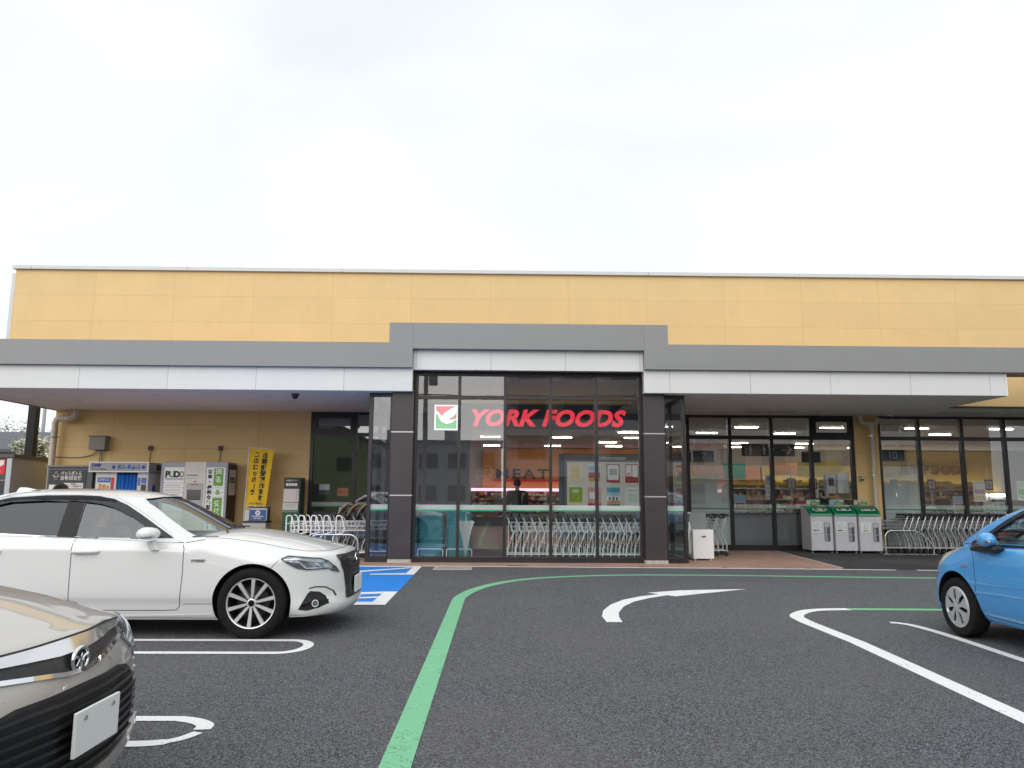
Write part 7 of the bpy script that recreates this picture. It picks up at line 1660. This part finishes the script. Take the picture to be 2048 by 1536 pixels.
# driver, seated on the right hand side of the white sedan, hands on the wheel
dr = thing('person', 'driver in dark clothes seated at the wheel of the white sedan', 'person', (-3.81, 8.35, 0))
dx, dy = -.17, -.37
N_ = {'pelvis': ((dx, dy, .54), .13), 'waist': ((dx-.05, dy, .68), (.13, .11)), 'chest': ((dx-.11, dy, .88), (.16, .12)), 'neck0': ((dx-.13, dy, 1.02), .06), 'neck': ((dx-.115, dy, 1.07), .052), 'jaw': ((dx-.085, dy, 1.125), (.068, .072)), 'head': ((dx-.09, dy, 1.185), (.082, .092)), 'crown': ((dx-.095, dy, 1.245), .055)}
E_ = [('pelvis', 'waist'), ('waist', 'chest'), ('chest', 'neck0'), ('neck0', 'neck'), ('neck', 'jaw'), ('jaw', 'head'), ('head', 'crown')]
for s, q in ((-1, 'r'), (1, 'l')):
    N_[q+'sh'] = ((dx-.10, dy+s*.17, .96), .062); N_[q+'el'] = ((dx+.08, dy+s*.23, .76), .045); N_[q+'wr'] = ((dx+.34, dy+s*.185, .885), .030)
    N_[q+'hip'] = ((dx+.03, dy+s*.10, .52), .10); N_[q+'kn'] = ((dx+.42, dy+s*.13, .60), .065); N_[q+'an'] = ((dx+.68, dy+s*.12, .42), .042); N_[q+'to'] = ((dx+.84, dy+s*.12, .42), .035)
    E_ += [('chest', q+'sh'), (q+'sh', q+'el'), (q+'el', q+'wr'), ('pelvis', q+'hip'), (q+'hip', q+'kn'), (q+'kn', q+'an'), (q+'an', q+'to')]
    hand(N_, E_, q+'wr', q, (.85, 0, .35), (0, -s, .6), (0, -s, .2), .7)
skinned('body', N_, E_, SKIN, dr, 'pelvis')
def clothes(name, N_, E_, keep, grow_, m, par, root):
    k2 = {k: (v[0], tuple(x+grow_ for x in (v[1] if isinstance(v[1], tuple) else (v[1], v[1])))) for k, v in N_.items() if k in keep}
    return skinned(name, k2, [e for e in E_ if e[0] in k2 and e[1] in k2], m, par, root)
clothes('jacket', N_, E_, ('pelvis', 'waist', 'chest', 'neck0', 'rsh', 'rel', 'rwr', 'lsh', 'lel', 'lwr'), .013, JACK, dr, 'pelvis')
clothes('trousers', N_, E_, ('pelvis', 'rhip', 'rkn', 'ran', 'lhip', 'lkn', 'lan'), .014, TROU, dr, 'pelvis')
head(dr, (dx-.085, dy, 1.17), (1, 0, 0), HAIR)
# shopper standing inside, back to the glass
sh = thing('person', 'shopper in a dark olive jacket standing inside before the meat counter', 'person', (.50, 19.9, .022), R(100))
N_ = {'pelvis': ((0, 0, .93), (.125, .15)), 'waist': ((0, 0, 1.08), (.11, .135)), 'chest': ((-.01, 0, 1.30), (.12, .165)), 'neck0': ((0, 0, 1.46), .06), 'neck': ((.01, 0, 1.51), .052), 'jaw': ((.035, 0, 1.565), (.066, .068)), 'head': ((.02, 0, 1.635), (.086, .080)), 'crown': ((.01, 0, 1.695), .052)}
E_ = [('pelvis', 'waist'), ('waist', 'chest'), ('chest', 'neck0'), ('neck0', 'neck'), ('neck', 'jaw'), ('jaw', 'head'), ('head', 'crown')]
for s, q in ((-1, 'r'), (1, 'l')):
    N_[q+'sh'] = ((0, s*.185, 1.40), .062); N_[q+'el'] = ((-.02+.04*(s < 0), s*.245, 1.12), .046); N_[q+'wr'] = ((.16, s*.20, .99), .030)
    N_[q+'hip'] = ((0, s*.095, .88), .10); N_[q+'kn'] = ((.02+.05*s, s*.10, .49), .062); N_[q+'an'] = ((-.02+.06*s, s*.10, .085), .042); N_[q+'to'] = ((.14+.06*s, s*.11, .035), .036)
    E_ += [('chest', q+'sh'), (q+'sh', q+'el'), (q+'el', q+'wr'), ('pelvis', q+'hip'), (q+'hip', q+'kn'), (q+'kn', q+'an'), (q+'an', q+'to')]
    hand(N_, E_, q+'wr', q, (.9, 0, -.3), (0, -s, .3), (0, 0, 1), .6)
skinned('body', N_, E_, SKIN, sh, 'pelvis')
clothes('jacket', N_, E_, ('pelvis', 'waist', 'chest', 'neck0', 'rsh', 'rel', 'rwr', 'lsh', 'lel', 'lwr'), .02, JACK, sh, 'pelvis')
clothes('trousers', N_, E_, ('pelvis', 'rhip', 'rkn', 'ran', 'lhip', 'lkn', 'lan'), .016, TROU, sh, 'pelvis')
for q in 'rl': clothes('shoe', N_, E_, (q+'an', q+'to'), .008, BLK, sh, q+'an')
head(sh, (.03, 0, 1.62), (1, 0, 0), HAIR)
# ================================================================== beyond the left end of the shop
sd_ = thing('storage_shed', 'grey shed with a red security camera sign and dark shutter at the far left edge', 'shed', (-13.18, 18.6, 0.07))
MB().box(-1.6, 1.38, 0.0, 1.5, -0.07, 2.12).build('walls', mat('shed_grey', (0.40, 0.39, 0.385), 0.6, var=0.06), sd_)
MB().prism([(-0.08, 2.125), (1.55, 2.09), (1.55, 2.17), (-0.08, 2.215)], 'x', -1.7, 1.44).build('roof', mat('shed_roof_brown', (0.10, 0.085, 0.075), 0.6), sd_)
MB().box(-1.55, 1.25, -0.03, -0.002, 1.60, 2.115).build('header', DGREY, sd_); MB().box(1.255, 1.375, -0.04, -0.002, -0.07, 2.11).build('corner_post', mat('post_silver', (0.40, 0.43, 0.46), 0.4, metal=0.4), sd_)
sl_ = MB()
for i in range(24): sl_.box(-1.55, 1.25, -0.025+0.012*(i % 2), -0.003, 0.03+i*0.064, 0.03+i*0.064+0.062)
sl_.build('shutter', mat('shutter_black', (0.035, 0.035, 0.037), 0.45), sd_)
sg = MB().box(-0.15, 1.22, -0.038, -0.031, 1.72, 2.09).build('camera_sign', mat('sign_red', (0.62, 0.015, 0.03), 0.45), sd_)
text('sign_lettering', '監視\nカメラ\n作動中', .13, LET, sg, (.53, -.041, 1.905), bold=.003, line=.95); text('sign_lettering', 'SECURITY\nSYSTEM', .05, LET, sg, (1.02, -.041, 1.775), line=.9)
MB().prism([(.82, 1.91), (.86, 2.01), (.98, 2.06), (1.19, 2.06), (1.19, 1.96), (1.02, 1.86)], 'y', -.0425, -.0395).build('camera_picture', LET, sg); MB().lathe([(.03, -.045), (.07, -.045), (.07, -.043), (.03, -.043)], (.91, 0, 1.935), 'y', 18, closed=True).build('camera_lens', REDI, sg)
sp_ = thing('sign_pole', 'dark square steel pole rising behind the grey shed', 'pole', (-13.62, 22.2, 0)); MB().box(-.11, .11, -.11, .11, 0, 4.3).build('shaft', mat('pole_dark', (0.03, 0.029, 0.029), 0.85, spec=0.2), sp_)
hs = thing('house', 'house with a dark slate roof beyond the grey shed at the far left', 'house', (-24.0, 33.0, 0))
MB().box(-6, 6, -2.5, 4.5, 0, 3.1).build('walls', mat('house_wall', (0.45, 0.44, 0.42), 0.7), hs)
RFM = panel_mat('slate_roof', (0.075, 0.078, 0.098), (0.05, 0.05, 0.06), 0.6, 0.22, 0, 0, mort=0.012, rough=0.6, var=0.12)
MB().prism([(-3.1, 3.02), (1.0, 4.02), (5.1, 3.02), (5.1, 2.92), (1.0, 3.90), (-3.1, 2.92)], 'x', -6.5, 6.6).build('roof', RFM, hs); MB().box(-6.5, 6.6, -3.2, -3.1, 2.9, 3.02).build('gutter', DGREY, hs)
def tree(name, label, cat, x, y, h, rad, zc, n, leafs, twig=1.0, leaf=0.09, seed=1, bare=False):
    rnd = random.Random(seed); t = thing(name, label, cat, (x, y, 0)); T_ = MB(); tips = []
    T_.tube([(0, 0, 0), (.04, .02, h*.25), (-.03, .05, h*.5), (.03, 0, h*.72)], [.11, .09, .07, .04], 8)
    for k in range(16):
        a = rnd.uniform(0, 6.28); z0 = h*rnd.uniform(.3, .7); r_ = rad*rnd.uniform(.5, 1.0); z1 = zc+rnd.uniform(-.55, .75)*rad*.9
        mid = Vector((r_*.5*math.cos(a), r_*.5*math.sin(a), (z0+z1)/2+.15)); end = Vector((r_*math.cos(a), r_*math.sin(a), z1))
        T_.tube([(0, 0, z0), tuple(mid), tuple(end)], [.035, .022, .008], 5); tips += [mid, end]
        for q in range(5 if bare else 3):
            e2 = end+Vector((rnd.uniform(-1, 1), rnd.uniform(-1, 1), rnd.uniform(-.2, .9)))*rad*.42; T_.tube([tuple(mid.lerp(end, rnd.uniform(.4, 1))), tuple(e2)], [.012, .004], 4); tips.append(e2)
    T_.build('trunk', mat('bark', (0.075, 0.06, 0.05), 0.9, var=0.3, vscale=20, bump=0.4), t)
    for nm, m, frac in leafs:
        b = MB()
        for i in range(int(n*frac)):
            c = rnd.choice(tips); p = c+Vector((rnd.gauss(0, 1), rnd.gauss(0, 1), rnd.gauss(0, .7)))*rad*.17
            s = leaf*rnd.uniform(.6, 1.3); u = Vector((rnd.uniform(-1, 1), rnd.uniform(-1, 1), rnd.uniform(-.4, .4))).normalized(); w_ = u.cross(Vector((rnd.uniform(-.5, .5), rnd.uniform(-.5, .5), 1))).normalized()
            b.add([p-u*s, p+w_*s*.45, p+u*s, p-w_*s*.45], [(0, 1, 2, 3)])
        o = b.build(nm, m, t, weld=False)
    return t
LF = mat('spring_leaf', (0.10, 0.17, 0.045), 0.6, var=0.35, vscale=3); BLOS = mat('white_blossom', (0.80, 0.80, 0.70), 0.7, var=0.15, vscale=3); DLF = mat('dark_leaf', (0.045, 0.075, 0.03), 0.6, var=0.4, vscale=2)
tree('flowering_tree', 'small tree full of white blossom between the shed and the left downpipe', 'tree', -15.7, 26.0, 2.3, 0.62, 2.50, 3600, (('leaves', LF, .3), ('blossom', BLOS, .9)), leaf=.075, seed=3)
tree('bare_tree', 'thin leafless looking tree showing above the dark slate roof', 'tree', -28.9, 45.0, 4.0, 1.7, 4.1, 900, (('leaves', mat('young_leaf', (0.16, 0.19, 0.10), 0.7), 1.0),), leaf=.09, seed=9, bare=True)
up_ = thing('utility_pole', 'far thin utility pole with a cross arm beyond the dark roof', 'utility pole', (-27.6, 46.0, 0)); MB().cyl((0, 0, 0), (0, 0, 8.2), .12, 10, .09).box(-.8, .8, -.05, .05, 6.6, 6.72).build('shaft', mat('pole_concrete', (0.36, 0.36, 0.35), 0.8), up_)

# ================================================================== across the car park, behind the camera (seen in the shop glass)
ap = thing('apartment_building', 'grey apartment block across the car park, mirrored in the entrance glass', 'apartment block', (17.0, -24.0, 0))
MB().box(-16.5, 18, -10, 0, 0, 11.6).build('walls', mat('apartment_grey', (0.60, 0.59, 0.575), 0.8, var=0.08), ap)
bl = MB()
for z in (2.7, 5.6, 8.5): bl.box(-16.4, 18, 0.002, 1.2, z, z+.18); bl.box(-16.4, 18, 1.1, 1.2, z+.18, z+1.15)
bl.build('balconies', mat('balcony_pale', (0.75, 0.75, 0.74), 0.7), ap)
WDK = mat('window_dark', (0.03, 0.04, 0.055), 0.1)
for z in (.3, 3.2, 6.1, 9.0):
    for i in range(10): MB().box(-15.6+i*3.4, -13.6+i*3.4, .31, .36, z+.1, z+2.1).build('window', WDK, ap)
MB().box(18.05, 24, -9, .5, 0, 9).box(3.5, 17.9, .003, .3, 0, 11.5).build('side_wing', mat('apartment_brown', (0.52, 0.36, 0.28), 0.8), ap)
for k, (x, w, h, c, lb) in enumerate(((-14.5, 8.0, 5.6, (0.30, 0.34, 0.20), 'olive green gabled house across the car park, mirrored in the left window'),)):
    t = thing('house', lb, 'house', (x, -23.0-2*k, 0)); MB().prism([(-w/2, 0), (w/2, 0), (w/2, h), (0, h+1.8), (-w/2, h)], 'y', -6, 0).build('walls', mat('house_%s' % ('olive', 'grey')[k], c, 0.8), t)
    MB().prism([(-w/2-.4, h-.3), (0, h+1.85), (w/2+.4, h-.3), (w/2+.4, h-.1), (0, h+2.05), (-w/2-.4, h-.1)], 'y', -6.3, .3).build('roof', RFM, t)
    for q in (-1, 1): MB().box(q*w/4-.6, q*w/4+.6, .003, .05, 3.2, 4.3).build('window', WDK, t)
    MB().box(-.5, .5, .003, .05, .1, 2.1).build('door', DGREY, t)
lb_ = thing('added_low_building', 'low flat roofed grey building added behind the camera to darken the left entrance panes', 'building', (-5.2, -23.5, 0))  # put in so the left panes mirror mid grey instead of bright sky
MB().box(-5.2, 5.4, -6, 0, 0, 5.0).build('walls', mat('added_low_building_grey', (0.58, 0.58, 0.60), 0.8, var=0.12), lb_); MB().box(-5.35, 5.55, -6.1, 0.12, 5.003, 5.25).build('parapet', MGREY, lb_)
for i in range(5):
    for z in (0.9, 3.2): MB().box(-4.6+i*2.05, -3.3+i*2.05, .003, .06, z, z+1.1).build('window', WDK, lb_)
for i in range(2): MB().box(-3.0+i*4.2, -2.1+i*4.2, -1.6, -0.7, 5.254, 6.0).build('roof_unit', LGREY, lb_)
pu = thing('utility_pole', 'concrete utility pole with cross arms and a transformer across the car park', 'utility pole', (-4.6, -16.0, 0))
pm_ = MB().cyl((0, 0, 0), (0, 0, 12.5), .17, 12, .12)
for z in (9.2, 10.4, 11.6): pm_.box(-1.1, 1.1, -.05, .05, z, z+.1)
pm_.build('shaft', mat('pole_concrete', (0.36, 0.36, 0.35), 0.8), pu); MB().cyl((.45, 0, 8.2), (.45, 0, 9.1), .28, 16).build('transformer', MGREY, pu)
wr = MB()
for z in (7.6, 9.3, 10.5, 11.7):
    for d in (-.9, 0, .9):
        if z > 8 or d == 0: wr.tube([(-40, d*.6+2, z+.5), (-20, d*.3, z-.3), (0, d, z), (20, d*.3, z-.5), (40, d, z+.3)], .042, 5)
wr.build('wires', BLK, pu)
